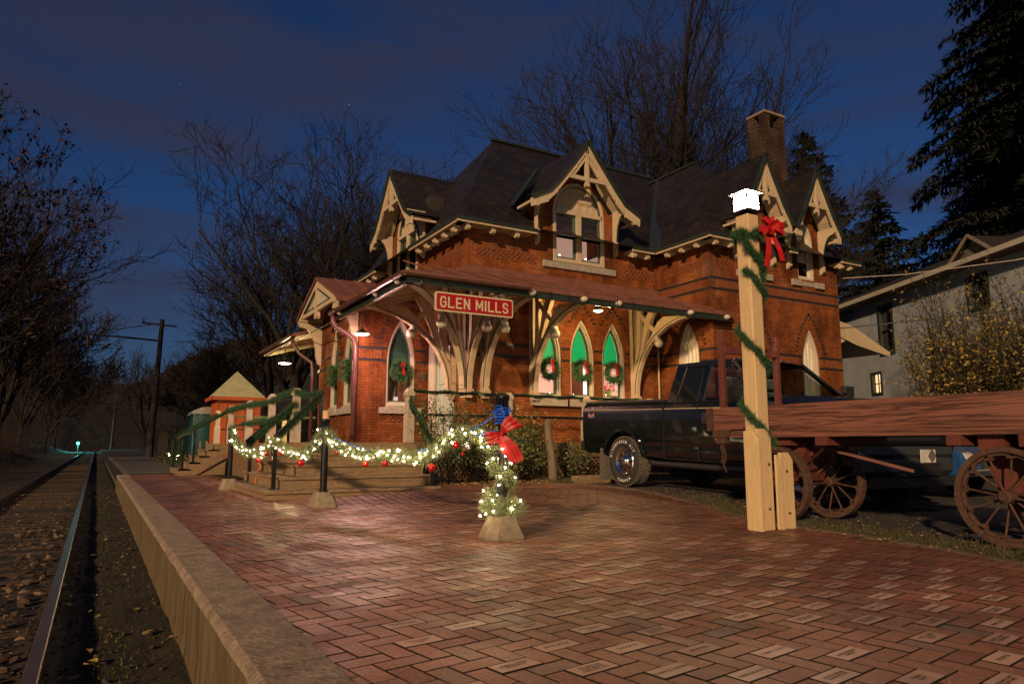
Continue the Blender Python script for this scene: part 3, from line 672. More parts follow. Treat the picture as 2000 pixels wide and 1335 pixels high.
# upper windows, twin sashes under an arched panel
def upwin(fn, c, hw, z0, zs, room=True):
    wn = MB(); P = roundwin(c, hw, z0, zs); Q = roundwin(c, hw-.09, z0+.09, zs); wn.ring(P, Q, fn, -.02, .12)
    wn.prism([(c-.07, z0+.08), (c+.07, z0+.08), (c+.07, zs), (c-.07, zs)], fn, -.015, .12)
    wn.prism([(c-hw+.05, zs-.07), (c+hw-.05, zs-.07), (c+hw-.05, zs+.03), (c-hw+.05, zs+.03)], fn, -.02, .12)
    w0 = wn.build('upper_window', CREAM, bld, bevel=.006)
    m = MB(); m.prism([(c+(hw-.05)*math.cos(math.pi*i/12), zs+(hw-.05)*math.sin(math.pi*i/12)) for i in range(13)], fn, .05, .09)
    for du in (-.36, -.12, .12, .36):
        for k in range(2):
            zc = zs+.16+k*.24
            if (abs(du)+.1)**2+(zc-zs+.1)**2 < (hw-.08)**2: m.ring([(c+du-.105, zc-.11), (c+du+.105, zc-.11), (c+du+.105, zc+.11), (c+du-.105, zc+.11)], [(c+du-.085, zc-.09), (c+du+.085, zc-.09), (c+du+.085, zc+.09), (c+du-.085, zc+.09)], fn, .03, .06)
    m.build('arched_panel', CREAM, w0)
    m = MB(); m.ring(roundwin(c, hw-.085, z0+.085, zs), roundwin(c, hw-.13, z0+.13, zs), fn, .0, .05) if False else None
    n = 14; o1 = [(c+(hw-.07)*math.cos(math.pi*i/n), zs+.03+(hw-.07)*math.sin(math.pi*i/n)) for i in range(n+1)]; o2 = [(c+(hw-.13)*math.cos(math.pi*i/n), zs+.03+(hw-.13)*math.sin(math.pi*i/n)) for i in range(n+1)]
    for i in range(n): m.prism([o1[i], o1[i+1], o2[i+1], o2[i]], fn, -.0, .06)
    for s in (-1, 1):
        a, b = (c+s*.07, c+s*(hw-.08)); a, b = min(a, b), max(a, b); zm = z0+.09+(zs-z0-.17)*.5
        for (p, q) in ((z0+.09, zm+.02), (zm-.02, zs-.07)):
            m.ring([(a, p), (b, p), (b, q), (a, q)], [(a+.05, p+.05), (b-.05, p+.05), (b-.05, q-.04), (a+.05, q-.04)], fn, .04, .10)
    m.build('sash', SASH, w0)
    m = MB(); m.quad(*[fn(u, v, .08) for u, v in [(c-hw+.1, z0+.1), (c+hw-.1, z0+.1), (c+hw-.1, zs-.05), (c-hw+.1, zs-.05)]]); m.build('pane', GLASS, w0)
    m = MB(); m.prism([(c-hw-.3, z0-.18), (c+hw+.32, z0-.18), (c+hw+.32, z0-.02), (c-hw-.3, z0-.02)], fn, -.06, .1); m.build('sill', STONE, w0, bevel=.008)
    return w0
upwin(F_main, MC+.08, .76, 5.14, 6.42); upwin(F_left, LC, .72, 4.75, 6.42)
m = MB(); m.box(8.6, 11.2, 15.4, 15.45, 5.0, 6.8); m.quad((8.6, 13.9, 6.6), (11.2, 13.9, 6.6), (11.2, 15.4, 6.6), (8.6, 15.4, 6.6)); m.box(10.9, 10.95, 13.9, 15.4, 5, 6.6)
m.build('upstairs_room_wall', INT_D, bld)
m = MB(); m.box(9.2, 9.65, 14.6, 14.63, 6.05, 6.08); m.box(9.3, 9.6, 14.5, 14.8, 6.4, 6.42); m.split('ceiling_lamp', emit('dim_ceiling_lamp', (1, .85, .7), 1.2), bld)
m = MB(); m.box(7.0, 7.4, 16.3, 18.3, 4.7, 7.2); m.build('dark_room_backdrop', DARKR, bld)
m = MB(); m.box(12.8, 16.6, 12.5, 12.55, 5.0, 6.8); m.build('dark_room_backdrop', DARKR, bld)
for q in (D1, D2+.08):
    pw = pwindow(F_wing, (q, .33, 5.08, 6.12, 6.72), 5.6, sashm=SASHB, sill=False, up=None)
    m = MB(); m.prism([(q-.62, 4.88), (q-.3, 4.88), (q-.3, 5.04), (q-.62, 5.04)], F_wing, -.07, .1); m.prism([(q+.3, 4.88), (q+.62, 4.88), (q+.62, 5.04), (q+.3, 5.04)], F_wing, -.07, .1); m.prism([(q-.3, 4.9), (q+.3, 4.9), (q+.3, 5.02), (q-.3, 5.02)], F_wing, -.03, .1); m.build('sill', STONE, pw)
m = MB(); m.prism([(D2-.2, 5.65), (D2+.36, 5.65), (D2+.2, 6.4), (D2-.05, 6.4)], F_wing, .2, .21); m.build('curtain', CURT, bld)
# ---- door on the track side of the main block
m = MB(); m.ring(door_o, lancet(14.88, .50, .86, 2.75, 3.6), F_left, -.03, .12); m.prism([(14.4, 2.95), (15.36, 2.95), (15.36, 3.05), (14.4, 3.05)], F_left, -.02, .12)
m.prism([(15.36, .86), (15.66, .86), (15.66, 3.1), (15.5, 3.6), (15.36, 3.1)], F_left, -.035, .02)
dr = m.build('door_frame', WHITEC, bld)
DOORM = plain('pale_green_door_paint', (.3, .36, .3), .4, var=.1)
m = MB(); m.prism([(14.4, .86), (15.36, .86), (15.36, 2.95), (14.4, 2.95)], F_left, .06, .1)
for u in (14.5, 14.95):
    for z0, z1 in ((1.0, 1.45), (1.55, 2.1), (2.2, 2.8)): m.ring([(u, z0), (u+.32, z0), (u+.32, z1), (u, z1)], [(u+.04, z0+.04), (u+.28, z0+.04), (u+.28, z1-.04), (u+.04, z1-.04)], F_left, .04, .07)
m.build('door_leaf', DOORM, dr)
m = MB(); m.sphere((XM+.02, 14.5, 1.9), .03); m.build('door_handle', BLACK, dr)
m = MB(); m.prism(lancet(14.88, .46, 3.06, 3.08, 3.5), F_left, .08, .085); m.build('transom_pane', GLASS, dr)
# ---- roofs
def hiproof(name, ex, ey, tops, levels, mat=SLATE, thick=.0):
    """ex=(x0,x1), ey=(y0,y1) eaves; tops=(x0,x1,y0,y1) ridge box; levels [(f,z)]"""
    m = MB(); rings = []
    for f, z in levels:
        x0 = ex[0]+(tops[0]-ex[0])*f; x1 = ex[1]+(tops[1]-ex[1])*f; y0 = ey[0]+(tops[2]-ey[0])*f; y1 = ey[1]+(tops[3]-ey[1])*f
        rings.append([(x0, y0, z), (x1, y0, z), (x1, y1, z), (x0, y1, z)])
    for A, Bq in zip(rings, rings[1:]):
        for i in range(4): m.quad(A[i], A[(i+1) % 4], Bq[(i+1) % 4], Bq[i])
    m.quad(*rings[-1])
    return m.build(name, mat, bld, fix=True)
LV = lambda zt: [(0, 5.66), (.05, 5.70), (.10, 5.80), (.15, 5.97), (.20, 6.20), (.27, 6.60), (.36, 7.0), (1, zt)]
r1 = hiproof('main_roof', (6.33, 16.2), (13.23, YBK+.45), (9.25, 16.2, 17.05, 17.06), LV(9.47))
r2 = hiproof('wing_roof', (XW-.45, XE+.42), (YW-.47, 23.4), (14.74, 14.76, 14.62, 20.0), LV(9.05))
m = MB(); m.beam((9.2, 17.05, 9.5), (15.2, 17.05, 9.48), .16, .07); m.beam((14.75, 14.6, 9.08), (14.75, 17.2, 9.08), .14, .06); m.split('ridge_cap', DGREEN, r1)
BLUEF = plain('dark_valley_flashing', (.03, .04, .05), .4, .5)
m = MB(); 
VP = [(XW-.45, 13.23), (XW-.3, 13.38), (XW+.0, 13.7), (13.0, 14.4), (14.75, 16.15)]; zz = [5.68, 5.78, 6.2, 7.05, 9.0]
for (p, q), (a, b) in zip(zip(VP, VP[1:]), zip(zz, zz[1:])): m.beam((*p, a+.03), (*q, b+.03), .30, .03)
m.build('valley_flashing', BLUEF, r1)
# eaves: soffit, cream fascia, dark green edge
def eave(p, q, nrm, name='eave_trim', br=True, skip=lambda u: False, step=.62, off=.3):
    """p,q eave-edge ends (x,y); nrm points outward"""
    p = Vector((*p, 0)); q = Vector((*q, 0)); d = (q-p).normalized(); n = Vector((*nrm, 0)); ln = (q-p).length
    m = MB(); a = p+Vector((0, 0, 5.64)); b = q+Vector((0, 0, 5.64)); m.beam(a-n*.01, b-n*.01, .05, .07); g = m.build('eave_edge', DGREEN, bld)
    m = MB(); m.beam(p-n*.035+Vector((0, 0, 5.585)), q-n*.035+Vector((0, 0, 5.585)), .05, .05)
    m.add([p-n*.05+Vector((0, 0, 5.60)), q-n*.05+Vector((0, 0, 5.60)), q-n*.46+Vector((0, 0, 5.60)), p-n*.46+Vector((0, 0, 5.60))], [(0, 1, 2, 3)])
    m.build('eave_fascia', CREAM, bld)
    if not br: return
    u = off
    while u < ln-.12:
        c = p+d*u
        if not skip(u):
            m = MB(); prof = [(.43, 5.59), (.06, 5.59), (.055, 5.52)]+[(.10+.075*math.cos(R(t)), 5.50+.075*math.sin(R(t))) for t in range(180, 361, 36)]+[(.20, 5.52), (.22, 5.48), (.28, 5.49), (.30, 5.53), (.36, 5.53), (.38, 5.56), (.43, 5.56)]
            # scroll nearest the edge
            fn = lambda a2, z, t: tuple(c-n*(.03+a2)+d*t+Vector((0, 0, z)))
            m.prism(prof, fn, -.045, .045); m.build('eave_bracket', CREAM, bld)
        u += step
eave((6.33, 13.23), (8.35, 13.23), (0, -1)); eave((11.15, 13.23), (XW-.45, 13.23), (0, -1), off=.12, step=.42)
eave((6.33, 13.23), (6.33, 16.05), (-1, 0), step=.5, off=.45); eave((6.33, 18.6), (6.33, YBK+.4), (-1, 0), step=.5)
eave((XW-.45, 13.23), (XW-.45, YW-.47), (-1, 0), step=.5, off=.3)
eave((XW-.45, YW-.47), (D1-.85, YW-.47), (0, -1), step=.5); eave((D1+.85, YW-.47), (D2-.8, YW-.47), (0, -1), br=False); eave((D2+.95, YW-.47), (XE+.42, YW-.47), (0, -1), step=.36, off=.1)
eave((XE+.42, YW-.47), (XE+.42, 20), (1, 0), br=False)
# ---- gabled dormers
def dormer(fn, c, hw, ztop, back, side_back, big=True, label=None):
    """fn maps (u,z,depth); depth negative = outwards"""
    O = -.52
    if big: half = [(0, ztop), (.30, ztop-.42), (.85, ztop-1.12), (1.12, ztop-1.42), (hw, ztop-1.66)]
    else: half = [(0, ztop), (.22, ztop-.48), (.6, ztop-1.22), (.78, ztop-1.48), (hw, ztop-1.68)]
    m = MB(); 
    for s in (-1, 1):
        for i in range(len(half)-1):
            (a, za), (b, zb) = half[i], half[i+1]
            k = lambda z: side_back+(back-side_back)*(z-half[-1][1])/(ztop-half[-1][1])
            A, Bp, C, D = fn(c+s*a, za, O-.02), fn(c+s*b, zb, O-.02), fn(c+s*b, zb, k(zb)), fn(c+s*a, za, k(za))
            m.quad(A, Bp, C, D)
            m.quad(fn(c+s*a, za-.05, O-.02), fn(c+s*b, zb-.05, O-.02), fn(c+s*b, zb-.05, k(zb)), fn(c+s*a, za-.05, k(za)))
            m.quad(A, Bp, fn(c+s*b, zb-.05, O-.02), fn(c+s*a, za-.05, O-.02))
    ro = m.build('dormer_roof', SLATE, bld, fix=False)
    if label: ro['label'] = label
    m = MB()
    for s in (-1, 1):
        for i in range(len(half)-1):
            (a, za), (b, zb) = half[i], half[i+1]; m.beam(fn(c+s*a, za-.03, O-.03), fn(c+s*b, zb-.03, O-.03), .06, .07)
    m.build('verge_edge', DGREEN, ro)
    m = MB(); wv = .17 if big else .13
    for s in (-1, 1):
        for i in range(len(half)-1):
            (a, za), (b, zb) = half[i], half[i+1]; dz = .07
            q = [(c+s*a, za-dz), (c+s*b, zb-dz), (c+s*(b-.02), zb-dz-wv*1.15), (c+s*max(0, a-.0), za-dz-wv*1.45)]
            m.prism(q, fn, O, O+.05)
        (b, zb) = half[-1]
        m.prism([(c+s*(b-.16)+.075*math.cos(R(t)), zb-.16+.075*math.sin(R(t))) for t in range(0, 360, 30)], fn, O-.01, O+.10)
        m.beam(fn(c+s*(b-.05), zb-.12, O+.04), fn(c+s*(b-.05), zb-.12, .15), .07, .06)
    m.build('bargeboard', CREAM, ro, bevel=.006)
    # truss: collar, king post, struts
    m = MB(); zc = ztop-(.98 if big else 1.0); uw = .66 if big else .42
    m.prism([(c-uw, zc-.05), (c+uw, zc-.05), (c+uw, zc+.05), (c-uw, zc+.05)], fn, O+.01, O+.08)
    m.prism([(c-.045, zc-.12), (c+.045, zc-.12), (c+.045, ztop-.2), (c-.045, ztop-.2)], fn, O-.0, O+.09)
    m.prism([(c+.06*math.cos(R(t)), zc-.14+.06*math.sin(R(t))) for t in range(0, 360, 45)], fn, O-.01, O+.10)
    for s in (-1, 1): m.prism([(c+s*.05, ztop-.42), (c+s*.05, ztop-.52), (c+s*(uw*.62-.05), zc+.05), (c+s*(uw*.62+.06), zc+.05)], fn, O+.02, O+.07)
    m.build('gable_truss', CREAM, ro, bevel=.005)
    # soffit boards
    m = MB()
    for s in (-1, 1):
        for i in range(1, len(half)-1):
            (a, za), (b, zb) = half[i], half[i+1]; m.quad(fn(c+s*a, za-.07, O+.03), fn(c+s*b, zb-.07, O+.03), fn(c+s*b, zb-.07, 0), fn(c+s*a, za-.07, 0))
    m.split('soffit', CREAM, ro, fix=False)
    # knee brackets
    for s in (-1, 1):
        m = MB(); ub = c+s*(1.16 if big else .66); zb = half[-1][1]
        t0, t1 = ub-.04, ub+.04
        prof = [(0, zb+.22), (-.50, zb+.22), (-.52, zb+.08), (-.46, zb+.04)]
        for i in range(8): t = R(90*i/7); prof.append((-.40+.28*math.sin(t)+.0, zb+.02-.0-.62*(1-math.cos(t))))
        prof += [(-.13, zb-.9), (-.02, zb-.98), (0, zb-.98)]
        m.prism(prof, lambda d, z, t: fn(t, z, d), t0, t1)
        m.build('knee_bracket', CREAM, ro, bevel=.008)
        m = MB(); pts = [(-.40+.28*math.sin(R(90*i/7)), zb+.02-.62*(1-math.cos(R(90*i/7)))) for i in range(8)]
        for (a, z1), (b, z2) in zip(pts, pts[1:]): m.beam(fn(ub, z1-.01, a-.012), fn(ub, z2-.01, b-.012), .03, .02)
        m.build('bracket_stripe', DGREEN, ro)
    # cheek walls
    m = MB(); hw2 = 1.12 if big else .62
    for s in (-1, 1): m.quad(fn(c+s*hw2, EZ, 0), fn(c+s*hw2, half[-1][1]+.15, 0), fn(c+s*hw2, half[-1][1]+.15, 1.1), fn(c+s*hw2, EZ, 1.1))
    m.split('cheek_wall', BRICK, ro)
    if big:
        m = MB()
        for s in (-1, 1): m.beam(fn(c+s*(hw-.0), half[-1][1]+.02, .35), fn(c+s*.1, ztop-.02, back+.02), .12, .05)
        m.split('valley_flashing', BLUEF, ro)
    return ro
dormer(F_main, MC, 1.60, 8.10, 1.55, .35, True, 'large cream trimmed dormer on the long front')
dormer(F_left, LC, 1.55, 8.10, 1.45, .35, True, 'cream dormer facing the track')
dormer(F_wing, D1, .88, 7.93, 1.9, .5, False); dormer(F_wing, D2, .90, 7.93, 1.9, .5, False)
# ---- chimney
m = MB(); cx0, cx1, cy0, cy1 = 15.32, 16.12, 12.5, 13.1
H = 9.92
def chim(z0, z1): m.box(cx0, cx1, cy0, cy1, z0, z1)
chim(6.0, H-.42)
for x in (cx0, cx1-.2): 
    for y in (cy0, cy1-.2): m.box(x, x+.2, y, y+.2, H-.42, H)
ch = m.build('chimney', CHIM, bld)
m = MB(); m.box(cx0-.02, cx1+.02, cy0-.02, cy1+.02, H, H+.07); m.build('chimney_cap', plain('chimney_cap_stone', (.2, .14, .1), .9), ch)
# ---- track-side bay gable roof (standing seam)
m = MB(); gx0, gx1 = 4.45, XM; yc = 17.5; prof = [(15.62, 4.17), (15.85, 4.30), (yc, 4.98), (19.15, 4.30), (19.38, 4.17)]
for (a, za), (b, zb) in zip(prof, prof[1:]):
    m.quad((gx0, a, za), (gx1, a, za), (gx1, b, zb), (gx0, b, zb)); m.quad((gx0, a, za-.08), (gx1, a, za-.08), (gx1, b, zb-.08), (gx0, b, zb-.08)); m.quad((gx0, a, za), (gx0, b, zb), (gx0, b, zb-.08), (gx0, a, za-.08))
m.quad((gx0, 15.62, 4.17), (gx1, 15.62, 4.17), (gx1, 15.62, 4.05), (gx0, 15.62, 4.05))
for x in (4.95, 5.45, 5.95, 6.4):
    for (a, za), (b, zb) in zip(prof, prof[1:]): m.beam((x, a, za+.015), (x, b, zb+.015), .025, .03)
bg = m.build('bay_roof', COPPER, bld, fix=False)
m = MB(); fb = PX(gx0+.04)
for s in (-1, 1):
    m.prism([(yc, 4.89), (yc+s*1.85, 4.10), (yc+s*1.85, 3.98), (yc, 4.74)], fb, 0, .05)
m.prism([(yc-1.35, 4.10), (yc+1.35, 4.10), (yc+1.35, 4.20), (yc-1.35, 4.20)], fb, 0, .07); m.prism([(yc-.06, 4.0), (yc+.06, 4.0), (yc+.06, 4.8), (yc-.06, 4.8)], fb, -.02, .09)
m.prism([(yc+.07*math.cos(R(t)), 3.98+.09*math.sin(R(t))) for t in range(0, 360, 45)], fb, -.03, .1)
for s in (-1, 1):
    m.beam((gx0+.02, yc+s*1.55, 4.12), (XB, yc+s*1.55, 4.12), .1, .1)
    m.prism([(0, 4.02), (-.58, 4.05), (-.60, 3.92)]+[(-.5+.36*math.sin(R(90*i/6)), 3.9-.75*(1-math.cos(R(90*i/6)))) for i in range(7)]+[(-.08, 2.95), (0, 2.9)], lambda d, z, t: (XB+d, t, z), yc+s*1.55-.06, yc+s*1.55+.06)
m.build('bay_gable_truss', CREAM, bg, bevel=.006)
m = MB(); m.prism([(yc-1.3, 4.2), (yc+1.3, 4.2), (yc, 4.74)], fb, .06, .08); m.build('gable_panel', plain('grey_gable_panel', (.36, .34, .27), .6), bg)
m = MB()
for s in (-1, 1):
    m.beam((gx0+.035, yc+s*.1, 4.66), (gx0+.035, yc+s*1.2, 4.22), .03, .02)
m.beam((gx0+.035, yc-1.2, 4.215), (gx0+.035, yc+1.2, 4.215), .02, .02)
m.build('gable_stripe', DGREEN, bg)
# ---- canopy round the corner
CX, CY, CZ, FZ = 4.54, 11.6, 3.80, 4.62
cr_ = MB(); cxe = 12.75
def lift(P, dz): return [(x, y, z+dz) for x, y, z in P]
top1 = [(CX, CY, CZ+.1), (cxe, CY, CZ+.1), (cxe-.4, YM, FZ), (XM, YM, FZ)]
top2 = [(CX, 16.1, CZ+.1), (CX, CY, CZ+.1), (XM, YM, FZ), (XM, 16.1, FZ)]
for P in (top1, top2): cr_.quad(*P); 
cr_.quad((CX, CY, CZ+.1), (cxe, CY, CZ+.1), (cxe, CY, CZ+.0), (CX, CY, CZ+.0)); cr_.quad((CX, CY, CZ+.1), (CX, 16.1, CZ+.1), (CX, 16.1, CZ), (CX, CY, CZ))
cr_.quad((cxe, CY, CZ+.1), (cxe-.4, YM, FZ), (cxe-.4, YM, FZ-.1), (cxe, CY, CZ))
x = 5.3
while x < 12.6: cr_.beam((x, CY, CZ+.12), (min(x, 12.3), YM, FZ+.02), .02, .03); x += .62
cr_.prism([(XM-.01, 4.56), (XW+.02, 4.56), (XW+.02, 4.74), (XM-.01, 4.74)], F_main, -.05, -.005); cr_.prism([(YM, 4.56), (15.9, 4.56), (15.9, 4.74), (YM, 4.74)], F_left, -.05, -.005)
can = cr_.build('canopy_roof', COPPER, bld, fix=False)
m = MB(); ch2 = [(.07*math.cos(R(t)), .07*math.sin(R(t))) for t in range(180, 361, 20)]
hp = ch2+[(.055, .0), (.055*math.cos(R(-20)), .055*math.sin(R(-20)))]+[(.055*math.cos(R(t)), .055*math.sin(R(t))) for t in range(-40, -181, -20)]
m.prism([(a, b) for a, b in ch2], lambda a, b, t: (t, CY-.07+a, CZ+.04+b), CX-.12, 7.1); m.prism([(a, b) for a, b in ch2], lambda a, b, t: (CX-.07+a, t, CZ+.04+b), CY-.12, 16.1)
yy = 12.0
while yy < 16: m.prism([(a*1.12, b*1.12) for a, b in ch2], lambda a, b, t: (CX-.07+a, t, CZ+.043+b), yy, yy+.03); yy += .72
m.build('gutter', GUTTER, can)
m = MB(); 
def sof(P): m.quad(*lift(P, -.12))
sof([(CX+.03, CY+.03, CZ+.1), (cxe, CY+.03, CZ+.1), (cxe-.4, YM, FZ-.02), (XM, YM, FZ-.02)]); sof([(CX+.03, 16.1, CZ+.1), (CX+.03, CY, CZ+.1), (XM, YM, FZ-.02), (XM, 16.1, FZ-.02)])
m.build('board_ceiling', CEIL, can, fix=False)
m = MB(); m.beam((CX+.05, CY+.06, CZ-.06), (12.7, CY+.06, CZ-.06), .06, .12); m.beam((CX+.06, CY+.05, CZ-.06), (CX+.06, 16.1, CZ-.06), .06, .12); m.build('canopy_beam', DGREEN, can)
m = MB(); m.beam((CX+.12, CY+.10, CZ-.10), (12.6, CY+.10, CZ-.10), .05, .03); m.beam((CX+.14, CY+.10, CZ-.10), (CX+.14, 16.05, CZ-.10), .05, .03)
for a in (12.4, 13.2, 14.3, 15.2): m.beam((CX+.1, a, CZ-.05), (XM, a+.0 if a > 13.7 else 13.7, FZ-.2), .1, .12)
for a in (7.2, 8.45, 9.9, 11.4, 12.4): m.beam((a, CY+.1, CZ-.05), (a, YM, FZ-.2), .1, .12)
m.beam((CX+.1, CY+.1, CZ-.03), (XM, YM, FZ-.18), .12, .12)
m.split('rafter', CREAM, can, gap=-.01)
for (px, py, dx, dy) in [(7.2, CY, 0, -1), (8.45, CY, 0, -1), (9.35, CY, 0, -1), (11.4, CY, 0, -1), (12.55, CY, 0, -1), (CX, 13.2, -1, 0), (CX, 15.6, -1, 0), (CX, 12.0, -1, 0)]:
    m = MB(); m.sphere((px-dx*.02, py-dy*.02, CZ-.035), .085, 12, 8, (1, 1, .75)); m.tube([(px-dx*.0, py-dy*.0, CZ-.03), (px-dx*.35, py-dy*.35, CZ-.0)], [.06, .07], 10); m.build('rafter_end', WHITEC, can, smooth=True)
# conduit with hangers
m = MB(); m.tube([(12.7, CY-.02, CZ-.13), (CX+.3, CY-.02, CZ-.13), (CX+.05, CY+.15, CZ-.13), (CX+.03, 24, CZ-.13)], .016, 6); m.sphere((CX+.3, CY-.02, CZ-.12), .05)
x = 7.6
while x < 12.6: m.beam((x, CY-.02, CZ-.16), (x, CY-.02, CZ+.03), .012, .02); x += .42
m.build('conduit', DGREEN, can)
# curved brackets
def bracket(base, d, L, parent=can, wt=.13):
    d = Vector((*d, 0)).normalized(); base = Vector((*base, 0)); t = Vector((-d.y, d.x, 0))
    fn = lambda u, z, k: tuple(base+d*u+t*k+Vector((0, 0, z)))
    sc = L/2.0; th = .062
    m = MB()
    m.prism([(0, 1.98), (.11, 1.98), (.13, 4.4), (0, 4.4)], fn, -th, th)
    lo = [(.10, 1.98), (.20, 1.98), (.22, 2.25), (.30, 2.55), (.45, 2.85), (.68, 3.13), (.98, 3.36), (1.35, 3.54), (1.75, 3.64), (2.0, 3.66)]
    hi = [(2.0, 3.74), (1.6, 3.76), (1.25, 3.80), (1.05, 3.72), (.80, 3.42), (.52, 3.10), (.30, 2.82), (.13, 2.55)]
    m.prism([(a*sc, z) for a, z in lo+hi], fn, -th, th)
    m.prism([(a*sc, z) for a, z in [(.12, 2.62), (.20, 2.70), (.36, 3.2), (.42, 4.2), (.26, 4.3), (.24, 3.2)]], fn, -th*.8, th*.8)
    m.prism([(a*sc, z) for a, z in [(.30, 2.80), (.42, 2.92), (.55, 3.3), (.78, 3.75), (.95, 4.02), (.78, 4.12), (.56, 3.8), (.42, 3.3)]], fn, -th*.8, th*.8)
    m.prism([(a*sc, z) for a, z in [(.90, 3.42), (.97, 3.50), (.35, 4.08), (.28, 4.0)]], fn, -th*.6, th*.6)
    for a, z in ((.55, 3.82), (.72, 3.66)): m.prism([((a+.06*math.cos(R(q)))*sc, z+.06*math.sin(R(q))) for q in range(0, 360, 60)], fn, -th*.9, th*.9)
    m.prism([(.02, 1.88), (.24, 1.88), (.26, 1.98), (.0, 1.98)], fn, -th*1.25, th*1.25); m.prism([(.04, 1.80), (.2, 1.80), (.2, 1.88), (.02, 1.88)], fn, -th, th)
    b = m.build('canopy_bracket', CREAM, parent, bevel=.008)
    m = MB(); u0 = .98*sc
    m.prism([(u0-.15, 3.40), (u0-.02, 3.24), (u0+.05, 3.30), (u0-.03, 3.42)], fn, -th*1.1, th*1.1)
    c = fn(u0+.02, 3.20, 0); m.sphere(c, .105, 14, 10); m.build('ball_pendant', WHITEC, b, smooth=True)
    m = MB()
    for (a, z1), (q, z2) in zip(lo[1:], lo[2:]):
        for s in (-1, 1):
            o1 = Vector((a, z1)); m.beam(Vector(fn(a*sc-.03, z1+.045, s*(th+.004))), Vector(fn(q*sc-.03, z2+.045, s*(th+.004))), .02, .012)
    for s in (-1, 1): m.beam(fn(.135*sc+.012, 2.8, s*(th+.002)), fn(.15*sc, 4.3, s*(th+.002)), .02, .012)
    m.split('bracket_stripe', DGREEN, b)
bracket((7.2, YM), (0, -1), 2.0); bracket((8.45, YM), (0, -1), 2.0); bracket((11.4, YM), (0, -1), 2.0); bracket((XM+.0, YM+.02), (-.02, -1), 2.0)
bracket((XM, YM), (-1, -.93), 2.85); bracket((XM, YM+.55), (-1, 0), 2.15); 
bracket((XB+.0, YB+.05), (0, -1), .0) if False else None
# second canopy beyond the bay, and east side canopy
m = MB(); P = [(CX, 19.95, CZ+.1), (CX, 24.2, CZ+.1), (XM, 24.2, FZ-.1), (XM, 19.95, FZ-.1)]; m.quad(*P); m.quad((CX, 19.95, CZ+.1), (XM, 19.95, FZ-.1), (XM, 19.95, FZ-.2), (CX, 19.95, CZ)); m.quad((CX, 19.95, CZ+.1), (CX, 24.2, CZ+.1), (CX, 24.2, CZ), (CX, 19.95, CZ))
c2 = m.build('rear_canopy_roof', COPPER, bld, fix=False)
m = MB(); m.quad(*[(a, b, c-.13) for a, b, c in P]); 
for a in (20.0, 21.2, 22.4, 24.0): m.beam((CX+.05, a, CZ-.06), (XM, a, FZ-.28), .08, .12)
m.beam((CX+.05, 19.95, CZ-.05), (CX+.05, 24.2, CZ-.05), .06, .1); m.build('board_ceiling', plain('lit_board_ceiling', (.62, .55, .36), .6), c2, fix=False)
m = MB(); m.prism(ch2, lambda a, b, t: (CX-.07+a, t, CZ+.04+b), 19.9, 24.2); m.build('gutter', GUTTER, c2)
m = MB(); m.box(XM-.3, XM, 19.9, 24.3, .2, 4.4); m.build('rear_wall', BRICK, bld)
m = MB(); P = [(XE, 12.9, 4.62), (19.15, 12.9, 4.30), (20.9, 12.9, 3.62), (20.9, 17, 3.62), (19.15, 17, 4.30), (XE, 17, 4.62)]
m.quad(P[0], P[1], P[4], P[5]); m.quad(P[1], P[2], P[3], P[4]); e0 = m.build('east_canopy_roof', SLATE, bld, fix=False)
fe = PY(12.9); m = MB(); m.prism([(XE, 4.2), (17.9, 4.0), (18.5, 3.95), (19.3, 3.74), (20.2, 3.6), (20.9, 3.50), (20.95, 3.62), (19.15, 4.31), (XE, 4.62)], fe, 0, .06)
m.beam((17.2, 13.0, 3.2), (18.9, 13.0, 3.95), .1, .16); m.beam((17.3, 13.0, 2.9), (18.3, 13.0, 3.8), .1, .1); m.sphere((17.55, 13.0, 2.95), .12)
m.add([(XE, 13, 4.3), (20.8, 13, 3.58), (20.8, 17, 3.58), (XE, 17, 4.3)], [(0, 1, 2, 3)]); m.build('east_canopy_truss', CREAM, e0)
# ---- downspouts
def spout(pts, mat, r=.05, name='downspout'):
    m = MB(); m.tube(pts, r, 10); return m.build(name, mat, bld, smooth=True)
spout([(CX-.02, 16.05, 3.78), (CX-.02, 16.05, 3.62), (CX+.05, 15.98, 3.48), (4.78, 15.75, 3.32), (4.92, 15.68, 3.2), (4.95, 15.66, 3.0), (4.95, 15.66, .86)], DOWNM, .062)
spout([(CX-.02, 20.1, 3.78), (CX, 20.05, 3.6), (4.7, 19.85, 3.3), (4.98, 19.6, 3.05), (5.0, 19.55, 2.8), (5.0, 19.55, .86)], GUTTER, .05)
spout([(12.18, 13.6, 4.5), (12.18, 13.6, 1.0)], CREAM, .025, 'thin_pipe')
spout([(7.9, 13.62, 2.0), (7.9, 13.62, .9)], DGREEN, .015, 'thin_pipe')
# ================================================================= DECK AND STEPS
deck = thing('wooden_deck', 'raised weathered timber deck in front of the brick station with lattice skirting', 'deck', (5, 12.6, 0))
m = MB(); 
for i in range(10): 
    y = 12.38+i*.14
    if y < 13.6: m.box(3.1, 12.2, y, y+.132, DZ-.04, DZ)
for i in range(15): x = 3.1+i*.14; m.box(x, x+.132, 13.7, 24.3, DZ-.041, DZ-.001)
for i in range(12): x = 5.2+i*.14; m.box(x, x+.132, 13.6, 15.9, DZ-.041, DZ-.001)
m.build('deck_floor', DECK, deck)
m = MB(); m.box(5.0, 12.2, 12.36, 12.40, .56, DZ-.045); m.box(3.08, 3.12, 14.7, 24.3, .6, DZ-.045); m.box(3.1, 5.0, 12.36, 12.4, .68, DZ-.045); m.split('fascia_board', DECK, deck)
m = MB(); LAT = plain('lattice_wood', (.17, .105, .055), .85, var=.3, scale=10)
